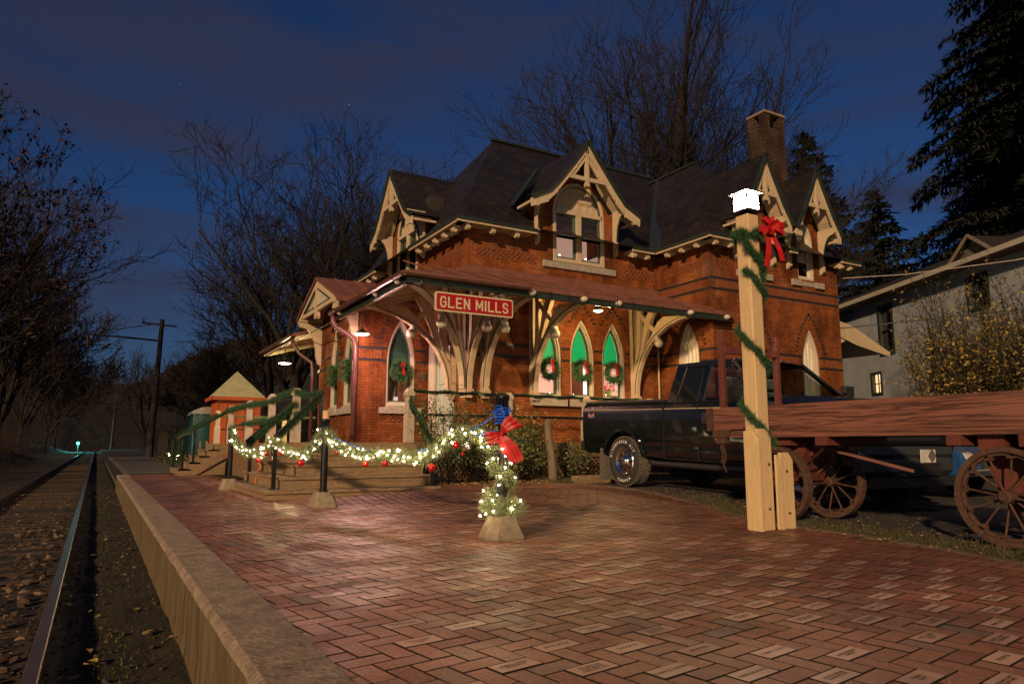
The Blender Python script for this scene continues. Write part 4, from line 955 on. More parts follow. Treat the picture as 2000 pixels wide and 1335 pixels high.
def lattice(x0, x1, y, z0, z1, fn=None, st=.11):
    n = int((x1-x0+(z1-z0))/st)
    for i in range(n+1):
        for s in (-1, 1):
            # clip diagonal strip to rectangle
            a = x0-(z1-z0)+i*st if s > 0 else x0+i*st
            u0, u1 = a, a+(z1-z0)*1.0
            if s < 0: u0, u1 = a, a-(z1-z0)
            t0, t1 = 0.0, 1.0
            for lo, hi in ((x0, x1),):
                du = u1-u0
                ta, tb = (lo-u0)/du, (hi-u0)/du
                if ta > tb: ta, tb = tb, ta
                t0, t1 = max(t0, ta), min(t1, tb)
            if t1-t0 < .05: continue
            p = (u0+(u1-u0)*t0, z0+(z1-z0)*t0); q = (u0+(u1-u0)*t1, z0+(z1-z0)*t1)
            off = .006*s
            if fn: m.beam((y+off, p[0], p[1]), (y+off, q[0], q[1]), .035, .008, up=(1, 0, 0))
            else: m.beam((p[0], y+off, p[1]), (q[0], y+off, q[1]), .008, .035)
lattice(5.05, 12.2, 12.42, .14, .58); lattice(14.7, 20.5, 3.13, .03, .62, fn=1, st=.07); m.split('lattice', LAT, deck, gap=.1)
m = MB(); m.box(5.0, 12.2, 12.9, 12.95, 0, .8); m.box(3.6, 3.65, 13, 24, 0, .8); m.split('under_deck_shade', plain('under_deck_shade_black', (.01, .008, .006), .95), deck)  # near-black sheets behind the lattice stand in for the shade below the deck
# newel posts
NEWEL = plain('newel_post_paint', (.38, .32, .25), .55, var=.15, scale=6)
def newel(x, y, h=1.0, label=None, mat=NEWEL):
    m = MB(); b = .075
    def sec(z0, z1, a, c): m.add([(x-a, y-a, z0), (x+a, y-a, z0), (x+a, y+a, z0), (x-a, y+a, z0), (x-c, y-c, z1), (x+c, y-c, z1), (x+c, y+c, z1), (x-c, y+c, z1)], [(3, 2, 1, 0), (4, 5, 6, 7), (0, 1, 5, 4), (1, 2, 6, 5), (2, 3, 7, 6), (3, 0, 4, 7)])
    z = DZ; sec(z, z+h*.48, b*1.1, b*1.1); sec(z+h*.48, z+h*.53, b*1.1, b*.85); sec(z+h*.53, z+h*.86, b*.85, b*.85); sec(z+h*.86, z+h*.93, b*1.15, b*1.15); sec(z+h*.93, z+h, b*1.1, b*.55)
    return m.build('newel_post', mat, deck, bevel=.006)
for x, y in [(5.0, 12.45), (7.15, 12.48), (9.05, 12.45), (10.85, 12.45), (3.15, 13.4), (3.08, 15.2), (3.08, 17.7), (3.08, 20.4), (3.15, 23.4)]: newel(x, y)
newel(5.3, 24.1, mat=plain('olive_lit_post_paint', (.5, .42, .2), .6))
m = MB()
for z in (1.80, 1.37): 
    m.tube([(5.05, 12.45, z), (10.85, 12.45, z)], .028, 8)
m.split('front_rail', BLACK, deck)
m = MB()
for z in (1.70, 1.30): m.tube([(3.1, 15.2, z), (3.08, 20.4, z)], .025, 8); m.tube([(3.14, 13.4, z), (3.1, 15.2, z)], .025, 8)
for z in (1.70, 1.30): m.tube([(3.2, 24.2, z), (6.7, 24.2, z)], .022, 6)
m.split('side_rail', BLACK, deck)
# steps that turn the corner
st = thing('corner_steps', 'wide weathered wooden steps turning the corner up to the deck', 'steps', (3.4, 11.6, 0))
TOPS = [.125, .31, .49, .67]; XL = [2.20, 2.50, 2.80, 3.03]; YF = [10.98, 11.34, 11.70, 12.05]; YE = [14.7]*4; XR = 5.0
for i in range(4):
    z = TOPS[i]; zb = -.02 if i == 0 else TOPS[i-1]-.045
    m = MB(); m.box(XL[i]-.02, XL[i]+.36, YF[i]+.36, YE[i], z-.042, z); 
    y = YF[i]-.02
    m.box(XL[i]-.02, XR, y, y+.185, z-.042, z); m.box(XL[i]-.02, XR, y+.19, y+.38, z-.042, z); m.build('tread', DECK, st, bevel=.005)
    m = MB(); m.box(XL[i]+.01, XR-.02, YF[i]+.012, YF[i]+.045, zb, z-.043); m.box(XL[i]+.012, XL[i]+.045, YF[i]+.046, YE[i]-.01, zb, z-.043); m.build('riser', DECK, st)
m = MB(); m.box(XR-.03, XR+.01, 11.05, 12.36, .0, .12); m.box(XR-.03, XR+.01, 11.4, 12.36, .12, .3); m.box(XR-.03, XR+.01, 11.76, 12.36, .3, .48); m.box(XR-.03, XR+.01, 12.1, 12.36, .48, .82); m.build('side_board', DECK, st)
m = MB(); m.box(3.0, 3.12, 12.36, 14.7, .6, .81); m.box(3.0, 5, 12.3, 12.36, .6, .81); m.build('top_riser', DECK, st)
# second flight, further along the platform side
s2 = thing('side_steps', 'narrow wooden side stairs further along the platform descending from the deck', 'steps', (2.3, 21.5, 0))
zz = [.17, .34, .51, .68]; xx = [1.95, 2.18, 2.41, 2.64]
for z, x in zip(zz, xx):
    m = MB(); m.box(x-.03, x+.28, 21.0, 23.3, z-.04, z); m.build('tread', DECK, s2)
    m = MB(); m.box(x, x+.03, 21.05, 23.3, z-.17, z-.041); m.build('riser', DECK, s2)
for y in (21.0, 23.28):
    m = MB(); m.prism([(1.92, 0), (2.35, 0), (3.1, .45), (3.1, .85), (2.87, .85), (2.87, .68), (2.64, .68), (2.64, .51), (2.41, .51), (2.41, .34), (2.18, .34), (2.18, .17), (1.92, .17)], lambda u, v, t: (u, y+t, v), 0, .04); m.build('stringer', DECK, s2)
m = MB(); m.box(2.36, 3.1, 21.06, 21.09, .0, .5); m.build('skirt_board', DECK, s2); m = MB(); m.box(2.85, 3.1, 21.1, 23.2, .0, .80); m.build('landing_skirt', DECK, s2)
# iron handrails
def handrail(label, pts, posts):
    t = thing('handrail', label, 'handrail', posts[0][0], 'iron handrails of the wooden steps')
    for b, z in posts:
        m = MB(); m.obox((b[0], b[1], (b[2]+z)/2), (.03, 0, 0), (0, .03, 0), (0, 0, (z-b[2])/2)); m.build('rail_post', BLACK, t)
        m = MB(); m.box(b[0]-.07, b[0]+.07, b[1]-.07, b[1]+.07, b[2], b[2]+.012); m.build('post_foot', BLACK, t)
    m = MB()
    for p, q in zip(pts, pts[1:]): m.beam(p, q, .05, .06)
    m.build('rail_bar', BLACK, t)
handrail('black handrail rising diagonally over the corner of the wide steps', [(2.40, 11.5, .92), (3.40, 12.5, 1.70)], [((2.41, 11.53, .125), .95), ((3.36, 12.47, .85), 1.70)])
handrail('black handrail at the far left end of the wide steps', [(2.45, 14.3, .86), (3.12, 14.4, 1.45)], [((2.52, 14.2, .125), .88)])
handrail('black handrail at the right end of the wide steps below the tall cream post', [(4.96, 11.2, .80), (5.0, 12.45, 1.56)], [((4.94, 11.2, .125), .82)])
handrail('black handrail on the near side of the narrow side stairs', [(1.86, 21.0, .98), (3.08, 20.5, 1.74)], [((2.02, 21.1, .17), 1.05), ((2.28, 21.1, .34), 1.2)])
handrail('black handrail on the far side of the narrow side stairs', [(1.9, 23.2, .98), (3.12, 23.3, 1.74)], [((1.98, 23.2, .17), 1.05)])
# ================================================================= GREENERY
def pathlen(P): return sum((Vector(a)-Vector(b)).length for a, b in zip(P, P[1:]))
def resample(P, step):
    out = []; P = [Vector(p) for p in P]
    for a, b in zip(P, P[1:]):
        n = max(1, int((b-a).length/step)); out += [a+(b-a)*i/n for i in range(n)]
    return out+[P[-1]]
def needles(mb, P, rad, dens, ln, rnd, wd=.0028):
    pts = resample(P, .02); nT = int(pathlen(P)*dens)
    for i in range(nT):
        k = rnd.random()*(len(pts)-1); a = pts[int(k)]; b = pts[min(int(k)+1, len(pts)-1)]; c = a.lerp(b, k-int(k))
        o = Vector((rnd.gauss(0, 1), rnd.gauss(0, 1), rnd.gauss(0, 1))).normalized(); c = c+o*rad*rnd.random()*.55
        d = (o+Vector((rnd.gauss(0, .5), rnd.gauss(0, .5), rnd.gauss(0, .5)))).normalized(); l = ln*rnd.uniform(.5, 1.6)*(1+.35*math.sin(k*.9))
        s = d.orthogonal().normalized(); s = Matrix.Rotation(rnd.random()*6.28, 3, d) @ s
        e = c+d*l; w2 = s*wd
        mb.add([c-w2, c+w2, e], [(0, 1, 2)])
def garland(label, P, rad=.045, dens=5200, ln=.05, mat=NEEDLE, group='unlit garlands on the deck railings', seed=1, wrap=None):
    rnd = random.Random(seed); m = MB(); m.tube(P, .012, 5)
    if wrap:
        Q = resample(P, .012); n = len(Q); P = [q+Vector((0, math.cos(i*wrap), math.sin(i*wrap)))*.032 for i, q in enumerate(Q)]
    needles(m, P, rad, dens, ln, rnd)
    return tag(m.build('garland', mat, fix=False), label, 'garland', group)
garland('thin dark garland wound round the long front deck rail before the lit windows', [(5.05, 12.45, 1.80), (10.85, 12.45, 1.80)], .022, 3000, .03, wrap=.13)
garland('thin dark garland hanging down the handrail right of the wide steps', [(5.0, 12.4, 1.72), (5.0, 12.36, 1.60), (5.0, 12.0, 1.35), (4.97, 11.5, .98), (4.95, 11.2, .82), (4.98, 11.2, .6)], .04, 3600, .04)
garland('green garland along the top of the left deck rail', [(2.98, 20.5, 1.72), (3.02, 17.7, 1.73), (3.02, 15.3, 1.68), (3.1, 13.4, 1.80), (3.2, 12.9, 1.68), (3.4, 12.5, 1.72)], .05, 4200, .055, seed=2)
garland('green garland along the lower left deck rail', [(3.02, 18.2, 1.30), (3.02, 15.2, 1.30), (3.1, 13.5, 1.36), (3.15, 13.0, 1.36)], .05, 3800, .055, seed=3)
garland('drooping green garland down the left handrail of the wide steps', [(3.1, 13.3, 1.55), (2.95, 13.6, 1.35), (2.7, 14.0, 1.05), (2.5, 14.25, .82), (2.5, 14.25, .66)], .055, 5000, .06, seed=4)
garland('green garland on the diagonal handrail over the step corner', [(3.3, 12.45, 1.60), (3.0, 12.1, 1.36), (2.7, 11.8, 1.12), (2.45, 11.55, .92), (2.42, 11.54, .84)], .055, 5000, .06, seed=5)
garland('long thin garland down the near handrail of the side stairs', [(3.05, 20.45, 1.76), (2.5, 20.7, 1.38), (1.9, 21.0, 1.0), (1.95, 21.1, .3)], .045, 3400, .05, seed=6)
garland('long thin garland down the far handrail of the side stairs', [(3.1, 23.3, 1.74), (2.4, 23.2, 1.3), (1.95, 23.2, 1.0), (1.95, 23.2, .3)], .045, 2600, .05, seed=7)
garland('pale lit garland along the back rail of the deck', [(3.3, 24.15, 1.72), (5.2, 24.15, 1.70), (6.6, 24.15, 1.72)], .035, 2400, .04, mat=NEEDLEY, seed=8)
BAUR = plain('red_bauble_glass', (.35, .006, .006), .12, 0, var=.05, spec=.8); BAUC = plain('silver_bauble_glass', (.7, .68, .65), .08, .9, var=.05)
def litgarland(label, P, nb, seed, baub=(), rad=.065, dens=4600, ln=.065, spread=.065):
    t = thing('lit_garland', label, 'garland', P[0], 'garlands with warm white lights between the black bollards')
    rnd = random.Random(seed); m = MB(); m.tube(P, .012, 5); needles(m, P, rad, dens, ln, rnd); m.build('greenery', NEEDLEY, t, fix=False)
    Q = resample(P, .01)
    for i in range(nb):
        c = Q[int((i+.5+rnd.uniform(-.4, .4))/nb*(len(Q)-1))]+Vector((rnd.uniform(-1, 1)*spread-.03, rnd.uniform(-1, 1)*spread-.04, rnd.uniform(-1, 1)*spread))
        m = MB(); m.sphere(c, .0075, 8, 6); m.build('light_bulb', BULB, t, smooth=True)
    for x, y, z, r, mt in baub:
        m = MB(); r *= .85; m.sphere((x, y, z), r, 16, 12); m.tube([(x, y, z+r*.9), (x, y, z+r*1.2)], r*.2, 8); m.build('bauble', mt, t, smooth=True)
A = [[2.13, 13.94, 1.14], [2.16, 13.65, 0.86], [2.23, 12.99, 0.68], [2.32, 12.13, 0.66], [2.35, 11.83, 0.74], [2.38, 11.6, 0.89], [2.41, 11.35, 0.84], [2.45, 10.91, 0.72], [2.52, 10.26, 0.66], [2.55, 9.97, 0.71], [2.58, 9.7, 0.85], [2.6, 9.5, 0.98]]
Bp = [[2.62, 9.36, 0.97], [2.65, 9.09, 0.81], [2.72, 8.55, 0.71], [2.8, 7.86, 0.68], [2.87, 7.25, 0.69], [2.92, 6.84, 0.66], [2.94, 6.66, 0.74], [2.97, 6.43, 0.83], [3.0, 6.15, 0.90], [3.03, 5.93, 0.92], [3.05, 5.77, 0.86], [3.06, 5.63, 0.76]]
litgarland('lit garland swagged between the far bollard and the middle bollard with red baubles', A, 60, 21, [(2.30, 12.2, .56, .045, BAUR), (2.33, 11.75, .67, .045, BAUR), (2.40, 11.0, .69, .05, BAUR), (2.49, 10.2, .55, .055, BAUR), (2.52, 10.0, .60, .05, BAUC)])
litgarland('lit garland swagged between the middle bollard and the nearest bollard with red baubles', Bp, 74, 22, [(2.63, 8.95, .71, .035, BAUR), (2.72, 8.1, .58, .04, BAUR), (2.78, 7.6, .60, .04, BAUR), (2.90, 6.6, .58, .045, BAUR), (2.95, 6.15, .80, .04, BAUR), (2.97, 5.95, .79, .045, BAUC), (3.0, 6.1, .72, .02, BAUR)])
sp = [(3.08+.085*math.cos(a)*(1 if z > .3 else 1.25), 5.49+.085*math.sin(a), z) for a, z in [(2.6+i*.35, .86-.60*i/44) for i in range(45)]]
sp += [(3.08+.14*math.cos(a), 5.49+.14*math.sin(a), .27+.02*math.sin(3*a)) for a in [i*.4 for i in range(20)]]
litgarland('lit garland spiralling down the nearest bollard to its concrete foot', sp, 30, 23, rad=.06, dens=3000, ln=.065, spread=.07)
# ================================================================= BOLLARDS
def bollard(x, y, label, zt=1.2, fluted=True):
    t = thing('bollard', label, 'bollard', (x, y, 0), 'black bollard posts in concrete feet')
    m = MB(); a, b, h = .165, .105, .20; ch = .035
    def oct_(r, c, z): return [(x-r+c, y-r, z), (x+r-c, y-r, z), (x+r, y-r+c, z), (x+r, y+r-c, z), (x+r-c, y+r, z), (x-r+c, y+r, z), (x-r, y+r-c, z), (x-r, y-r+c, z)]
    lv = [oct_(a*.96, ch, -.01), oct_(a, ch, .02), oct_(b, ch*1.3, h)]
    for P, Q in zip(lv, lv[1:]):
        for i in range(8): m.quad(P[i], P[(i+1) % 8], Q[(i+1) % 8], Q[i])
    m.quad(*lv[-1]); m.build('concrete_foot', CONC, t, bevel=.008)
    m = MB(); m.lathe((x, y, 0), [(.0, h), (.06, h), (.06, h+.02), (.045, h+.03), (.045, zt-.28), (.055, zt-.27), (.055, zt-.24), (.05, zt-.23)], 16)
    for i in range(12):
        q = 2*math.pi*i/12; c, s = math.cos(q), math.sin(q); m.tube([(x+.05*c, y+.05*s, zt-.24), (x+.05*c, y+.05*s, zt-.05), (x+.058*c, y+.058*s, zt-.02)], .010, 6)
    m.lathe((x, y, 0), [(.03, zt-.26), (.03, zt-.04), (.0, zt-.04)], 10); m.lathe((x, y, 0), [(.048, zt-.04), (.068, zt-.03), (.068, zt-.005), (.05, zt), (.0, zt)], 16)
    m.build('post', BLACK, t, smooth=False)
    return t
bollard(3.08, 5.49, 'nearest black bollard wearing the big red bow', 1.24)
tb = bollard(2.61, 9.43, 'middle black bollard at the corner of the wide steps with a wooden cap', 1.15)
m = MB(); m.lathe((2.61, 9.43, 0), [(.0, 1.26), (.045, 1.25), (.045, 1.15), (.0, 1.15)], 14); m.build('post_cap', plain('peach_cap', (.6, .35, .2), .6), tb)
bollard(2.13, 13.93, 'farthest black bollard left of the wide steps', 1.12)
m = MB(); rnd = random.Random(4)
cpts = [(3.08+.062*math.cos(i*.55), 5.49+.062*math.sin(i*.55), .98+.12*((i*.013) % 1)+.0006*i) for i in range(110)]
m.tube(cpts, .007, 5); m.tube([(3.05, 5.56, 1.06), (3.0, 5.95, .93)], .006, 5); m.tube([(3.05, 5.5, .94), (3.0, 5.85, .88)], .006, 5)
for i in range(6):
    a = rnd.random()*6.28; m.tube([(3.08+.07*math.cos(a), 5.49+.07*math.sin(a), 1.1), (3.08+.095*math.cos(a+.6), 5.49+.095*math.sin(a+.6), 1.11+rnd.uniform(-.02, .02)), (3.08+.09*math.cos(a+1.2), 5.49+.09*math.sin(a+1.2), 1.07)], .006, 5)
tag(m.build('blue_cord', BLUE), 'bright blue cord tied round the top of the nearest bollard', 'cord')
m = MB(); m.tube([(2.6, 9.5, 1.02), (2.58, 9.62, 1.03), (2.62, 9.4, .95), (2.68, 8.9, .85), (2.78, 8.1, .73)], .007, 5); m.tube([(2.9, 6.95, .74), (2.95, 6.55, .79)], .007, 5); m.tube([(2.55, 9.75, .85), (2.53, 10.0, .74)], .007, 5)
tag(m.build('blue_cord', BLUE), 'bright blue cord strung along the lit garland from the middle bollard', 'cord')
m = MB(); m.tube([(2.62, 14.4, .62), (2.66, 13.9, .42), (2.55, 13.6, .3), (2.45, 13.2, .14)], .01, 6)
tag(m.build('extension_cord', plain('orange_cord', (.8, .14, .02), .5)), 'orange extension cord running down beside the wide steps', 'cord')
# bows
def ribbon(mb, pts, wid, side, n=10, crease=.15):
    """flat ribbon through pts with per-point width, pleated"""
    pts = [Vector(p) for p in pts]; k = 6
    rows = []
    for i, p in enumerate(pts):
        s = Vector(side[i] if isinstance(side, list) else side).normalized(); nn = Vector((.5, -.86, 0))
        rows.append([p+s*wid[i]*(j/k-.5)+nn*wid[i]*crease*(.5 if j % 2 else -.5)*min(1, (i+.3)/2) for j in range(k+1)])
    o = len(mb.v)
    for r in rows: mb.v += [tuple(v) for v in r]
    for i in range(len(rows)-1):
        for j in range(k): mb.f.append((o+i*(k+1)+j, o+i*(k+1)+j+1, o+(i+1)*(k+1)+j+1, o+(i+1)*(k+1)+j)); mb.mi.append(mb.m)
def bigbow(c, label, cat='bow', s=1.0, right=Vector((.865, -.5, 0))):
    t = thing('red_bow', label, cat, c); c = Vector(c); U = Vector((0, 0, 1)); Nn = Vector((-.5, -.865, 0))
    def P(x, z, d=0): return c+right*x*s+U*z*s+Nn*d*s
    for pts, w, sd in [([P(0, 0, .02), P(.03, .05, .05), P(.09, .10, .06), P(.15, .13, .05)], [.03, .10, .15, .17], right*.75-U*.65),
                       ([P(0, 0, .02), P(-.05, -.02, .05), P(-.11, -.05, .06), P(-.16, -.055, .05)], [.03, .08, .14, .15], U*.9-right*.3)]:
        m = MB(); ribbon(m, pts, [q*s for q in w], sd); b = [p-Nn*.05*s for p in pts]; ribbon(m, b, [q*s for q in w], sd); m.build('bow_loop', RED, t, smooth=False, fix=False)
    for pts, w, sd in [([P(0, -.01, .03), P(.05, -.07, .05), P(.12, -.15, .05), P(.17, -.24, .04), P(.185, -.28, .04)], [.03, .08, .10, .10, .09], right*.8+U*.35),
                       ([P(0, -.01, .03), P(.02, -.08, .03), P(.05, -.17, .03), P(.10, -.25, .03), P(.125, -.30, .03)], [.03, .10, .11, .07, .01], right*.85+U*.3),
                       ([P(0, 0, .03), P(-.04, -.05, .04), P(-.03, -.10, .04)], [.03, .12, .15], right)]:
        m = MB(); ribbon(m, pts, [q*s for q in w], sd, crease=.06); m.build('bow_tail', RED, t, fix=False)
    m = MB(); m.sphere(P(0, 0, .05), .025*s, 10, 8); m.build('bow_knot', RED, t, smooth=True)
    return t
bigbow((3.02, 5.38, .90), 'big red velvet bow tied to the nearest bollard', s=.84)
# lamp-post bow
def loopbow(c, label, s, tails, right, cat='bow', group=None, seed=0):
    t = thing('red_bow', label, cat, c, group); c = Vector(c); U = Vector((0, 0, 1)); Nn = right.cross(U); Nn = -Nn if Nn.y > 0 else Nn; rnd = random.Random(seed)
    for i in range(8):
        a = 2*math.pi*i/8+rnd.uniform(-.35, .35); d = (right*math.cos(a)+U*math.sin(a)*.8)*rnd.uniform(.75, 1.25)
        pts = [c+Nn*.01, c+d*.05*s+Nn*.03*s, c+d*.11*s+Nn*.05*s, c+d*.12*s+Nn*.08*s, c+d*.06*s+Nn*.09*s, c+Nn*.06*s]
        m = MB(); sd = (d.cross(Nn)+U*rnd.uniform(-.6, .6)+Nn*rnd.uniform(-.5, .5)).normalized(); ribbon(m, pts, [.02*s, .05*s, .06*s, .06*s, .05*s, .02*s], sd, crease=.02); m.build('bow_loop', RED, t, fix=False)
    for (x1, z1) in tails:
        pts = [c, c+right*x1*.3*s+U*z1*.3*s+Nn*.04*s, c+right*x1*.7*s+U*z1*.7*s+Nn*.05*s, c+right*x1*s+U*z1*s+Nn*.03*s]
        m = MB(); ribbon(m, pts, [.03*s, .055*s, .06*s, .06*s], right, crease=.03); m.build('bow_tail', RED, t, fix=False)
    return t
# wreaths
def wreath(c, ax, label, rad=.205, bow=(0, .17), seed=0, tube=.06):
    """ax: in-plane horizontal direction"""
    t = thing('wreath', label, 'wreath', c, 'evergreen wreaths hung in the station windows'); c = Vector(c); ax = Vector(ax)
    rnd = random.Random(seed); P = [c+ax*rad*math.cos(a)+Vector((0, 0, rad*math.sin(a))) for a in [i*2*math.pi/28 for i in range(29)]]
    m = MB(); m.tube(P, .02, 6); needles(m, P, tube, 2400, .10, rnd, .0075); m.build('wreath_greens', WREATHN, t, fix=False)
    nn = Vector((-abs(ax.y), -abs(ax.x), 0)); b = c+ax*bow[0]+Vector((0, 0, bow[1]))+nn*.05
    m = MB()
    for i in range(6):
        a = i*math.pi/3; d = ax*math.cos(a)+Vector((0, 0, math.sin(a)))
        ribbon(m, [b, b+d*.04+nn*.02, b+d*.065+nn*.035, b+d*.03+nn*.05], [.02, .05, .05, .03], d.cross(nn), crease=.02)
    for x1, z1 in ((.015, -.22), (.06, -.24)): ribbon(m, [b+nn*.02, b+ax*x1*.5+Vector((0, 0, z1*.5))+nn*.03, b+ax*x1+Vector((0, 0, z1))+nn*.02], [.03, .04, .04], ax, crease=.02)
    m.build('wreath_bow', RED, t, fix=False)
wreath((6.09, 15.74, 2.53), (1, 0, 0), 'full wreath with long red bow in the pointed window beside the bronze plaque', .17, (.02, .14), 1, .085)
wreath((8.93, 13.66, 2.55), (1, 0, 0), 'wreath with long red bow in the leftmost of the three lit windows', .195, (.02, .16), 2)
wreath((9.86, 13.66, 2.55), (1, 0, 0), 'wreath with red bow in the middle of the three lit windows', .195, (.05, .16), 3)
wreath((10.78, 13.66, 2.55), (1, 0, 0), 'wreath with red bow in the lit window showing the poinsettia', .195, (.03, .16), 4)
wreath((5.02, 16.62, 2.58), (0, 1, 0), 'foreshortened wreath with red bow in the nearer side window of the bay', .18, (0, .1), 5, .08)
wreath((5.02, 17.75, 2.54), (0, 1, 0), 'foreshortened darker wreath in the farther side window of the bay', .18, (0, .1), 6, .08)
# candles & poinsettia
for x, y, z, lb in [(9.05, 13.86, 1.99, 'glowing window candle in the leftmost lit window'), (9.72, 13.86, 1.99, 'glowing window candle in the middle lit window'), (10.68, 13.86, 1.99, 'glowing window candle in the right lit window'), (9.35, 13.84, 5.34, 'glowing candle in the left sash of the upper dormer window'), (10.12, 13.84, 5.34, 'glowing candle in the right sash of the upper dormer window')]:
    t = thing('window_candle', lb, 'candle', (x, y, z-.09)); m = MB(); m.tube([(x, y, z-.09), (x, y, z-.01)], .01, 8); m.build('candle_stick', WHITEC, t); m = MB(); m.sphere((x, y, z), .018, 10, 8); m.build('candle_flame', CANDLE, t, smooth=True)
t = thing('poinsettia', 'red flowered poinsettia in the window right of the other lit windows', 'plant', (10.82, 14.0, 1.9)); rnd = random.Random(9)
m = MB(); g = MB()
for i in range(260):
    c = Vector((10.82+rnd.gauss(0, .13), 14.02+rnd.gauss(0, .06), 2.12+rnd.gauss(0, .10))); red = c.z > 2.13+.15*(c.x-10.8)
    d = Vector((rnd.gauss(0, 1), rnd.gauss(-.6, .5), rnd.gauss(.2, .6))).normalized(); s = d.orthogonal().normalized()*.018; q = m if red else g
    q.add([c, c+d*.03+s, c+d*.075, c+d*.03-s], [(0, 1, 2, 3)])
m.build('petals', emit('lit_petals', (.8, .03, .04), .35), t, fix=False); g.build('leaves', plain('bright_leaves', (.1, .45, .03), .5), t, fix=False)
m = MB(); m.lathe((10.82, 14.02, 1.9), [(0, 0), (.07, 0), (.09, .12), (.0, .12)], 12); m.build('pot', RED, t)
t = thing('flower_arrangement', 'small red flowers on the sill of the leftmost lit window', 'plant', (8.75, 13.9, 1.88)); m = MB(); rnd = random.Random(19)
for i in range(60):
    c = Vector((8.76+rnd.gauss(0, .05), 13.9, 1.96+rnd.gauss(0, .04))); d = Vector((rnd.gauss(0, 1), -1, rnd.gauss(0, 1))).normalized(); s = d.orthogonal().normalized()*.012; m.add([c, c+d*.02+s, c+d*.04, c+d*.02-s], [(0, 1, 2, 3)])
m.build('petals', MATS['lit_petals'], t, fix=False)
m = MB(); m.lathe((8.76, 13.9, 1.88), [(0, 0), (.03, 0), (.035, .05), (.0, .05)], 10); m.build('pot', RED, t)
# ================================================================= SIGN, PLAQUE, LAMPS
sg = thing('station_sign', 'red station name sign reading GLEN MILLS hung under the canopy edge', 'sign', (5.9, 11.5, 3.2))
SY = 11.5; fs = PY(SY)
def rrect(x0, x1, z0, z1, r): return [(x1-r+r*math.cos(R(a)), z1-r+r*math.sin(R(a))) for a in range(0, 91, 15)]+[(x0+r+r*math.cos(R(a)), z1-r+r*math.sin(R(a))) for a in range(90, 181, 15)]+[(x0+r+r*math.cos(R(a)), z0+r+r*math.sin(R(a))) for a in range(180, 271, 15)]+[(x1-r+r*math.cos(R(a)), z0+r+r*math.sin(R(a))) for a in range(270, 361, 15)]
SIGNR = plain('sign_red_enamel', (.26, .006, .008), .3, var=.12, scale=6); SIGNW = plain('sign_cream_paint', (.42, .36, .22), .5, var=.15, scale=20)
m = MB(); m.prism(rrect(5.07, 6.69, 3.19, 3.545, .045), fs, 0, .03); m.build('sign_border', SIGNW, sg)
m = MB(); m.prism(rrect(5.10, 6.66, 3.218, 3.517, .035), fs, -.006, .002); m.build('sign_face', SIGNR, sg)
def letters(mb, x0, word, adv, h, w_, th):
    S_ = {'G': [[(.95, .82), (.75, 1), (.25, 1), (0, .78), (0, .22), (.25, 0), (.75, 0), (1, .2), (1, .5), (.6, .5)]], 'L': [[(0, 1), (0, 0), (1, 0)]], 'E': [[(1, 1), (0, 1), (0, 0), (1, 0)], [(0, .5), (.8, .5)]], 'N': [[(0, 0), (0, 1), (1, 0), (1, 1)]],
          'M': [[(0, 0), (0, 1), (.5, .25), (1, 1), (1, 0)]], 'I': [[(.5, 0), (.5, 1)]], 'S': [[(.95, .82), (.75, 1), (.25, 1), (.05, .85), (.05, .65), (.25, .53), (.75, .47), (.95, .35), (.95, .15), (.75, 0), (.25, 0), (0, .18)]]}
    x = x0
    for chx in word:
        ww = w_*(1.25 if chx == 'M' else (.25 if chx == 'I' else 1))
        for st_ in S_[chx]:
            for (a, b2), (c, d) in zip(st_, st_[1:]):
                if chx == 'I': a = c = .5
                kk = len(mb.f)*.00001; p = Vector((x+a*ww, SY-.010-kk, 3.275+b2*h)); q = Vector((x+c*ww, SY-.010-kk, 3.275+d*h)); e = (q-p).normalized()*th*.42
                mb.beam(p-e, q+e, .006, th, up=(q-p).cross(Vector((0, 1, 0))))
        x += ww+adv
m = MB(); letters(m, 5.18, 'GLEN', .060, .175, .098, .030); letters(m, 5.90, 'MILLS', .056, .175, .098, .030); m.split('sign_letters', SIGNW, sg, gap=.07)
for x in (5.35, 6.4):
    m = MB(); m.beam((x, SY+.04, 3.5), (x, SY+.04, 3.78), .03, .02); m.build('sign_hanger', BLACK, sg)
pl = thing('bronze_plaque', 'small bronze plaque on the brick wall beside the bay window', 'plaque', (6.66, 15.76, 2.34)); fp = PY(15.76)
m = MB(); m.prism([(6.53, 2.34), (6.79, 2.34), (6.79, 2.52), (6.53, 2.52)], fp, 0, .02); m.build('plaque_plate', plain('dark_bronze', (.06, .04, .025), .4, .6), pl)
m = MB()
for i, l in enumerate((.2, .16, .2, .18, .12)): m.prism([(6.66-l/2, 2.485-i*.028), (6.66+l/2, 2.485-i*.028), (6.66+l/2, 2.493-i*.028), (6.66-l/2, 2.493-i*.028)], fp, -.003, 0)
m.ring([(6.53, 2.34), (6.79, 2.34), (6.79, 2.52), (6.53, 2.52)], [(6.54, 2.35), (6.78, 2.35), (6.78, 2.51), (6.54, 2.51)], fp, -.004, 0); m.build('plaque_lettering', plain('bronze_letters', (.25, .17, .09), .35, .7), pl)
nt_ = thing('paper_notice', 'small white and pink notice standing in the bay window sill', 'notice', (6.03, 15.88, 1.84)); m = MB(); m.box(5.98, 6.08, 15.87, 15.875, 1.84, 1.93); m.build('notice_card', emit('lit_paper', (.9, .75, .75), .3), nt_)
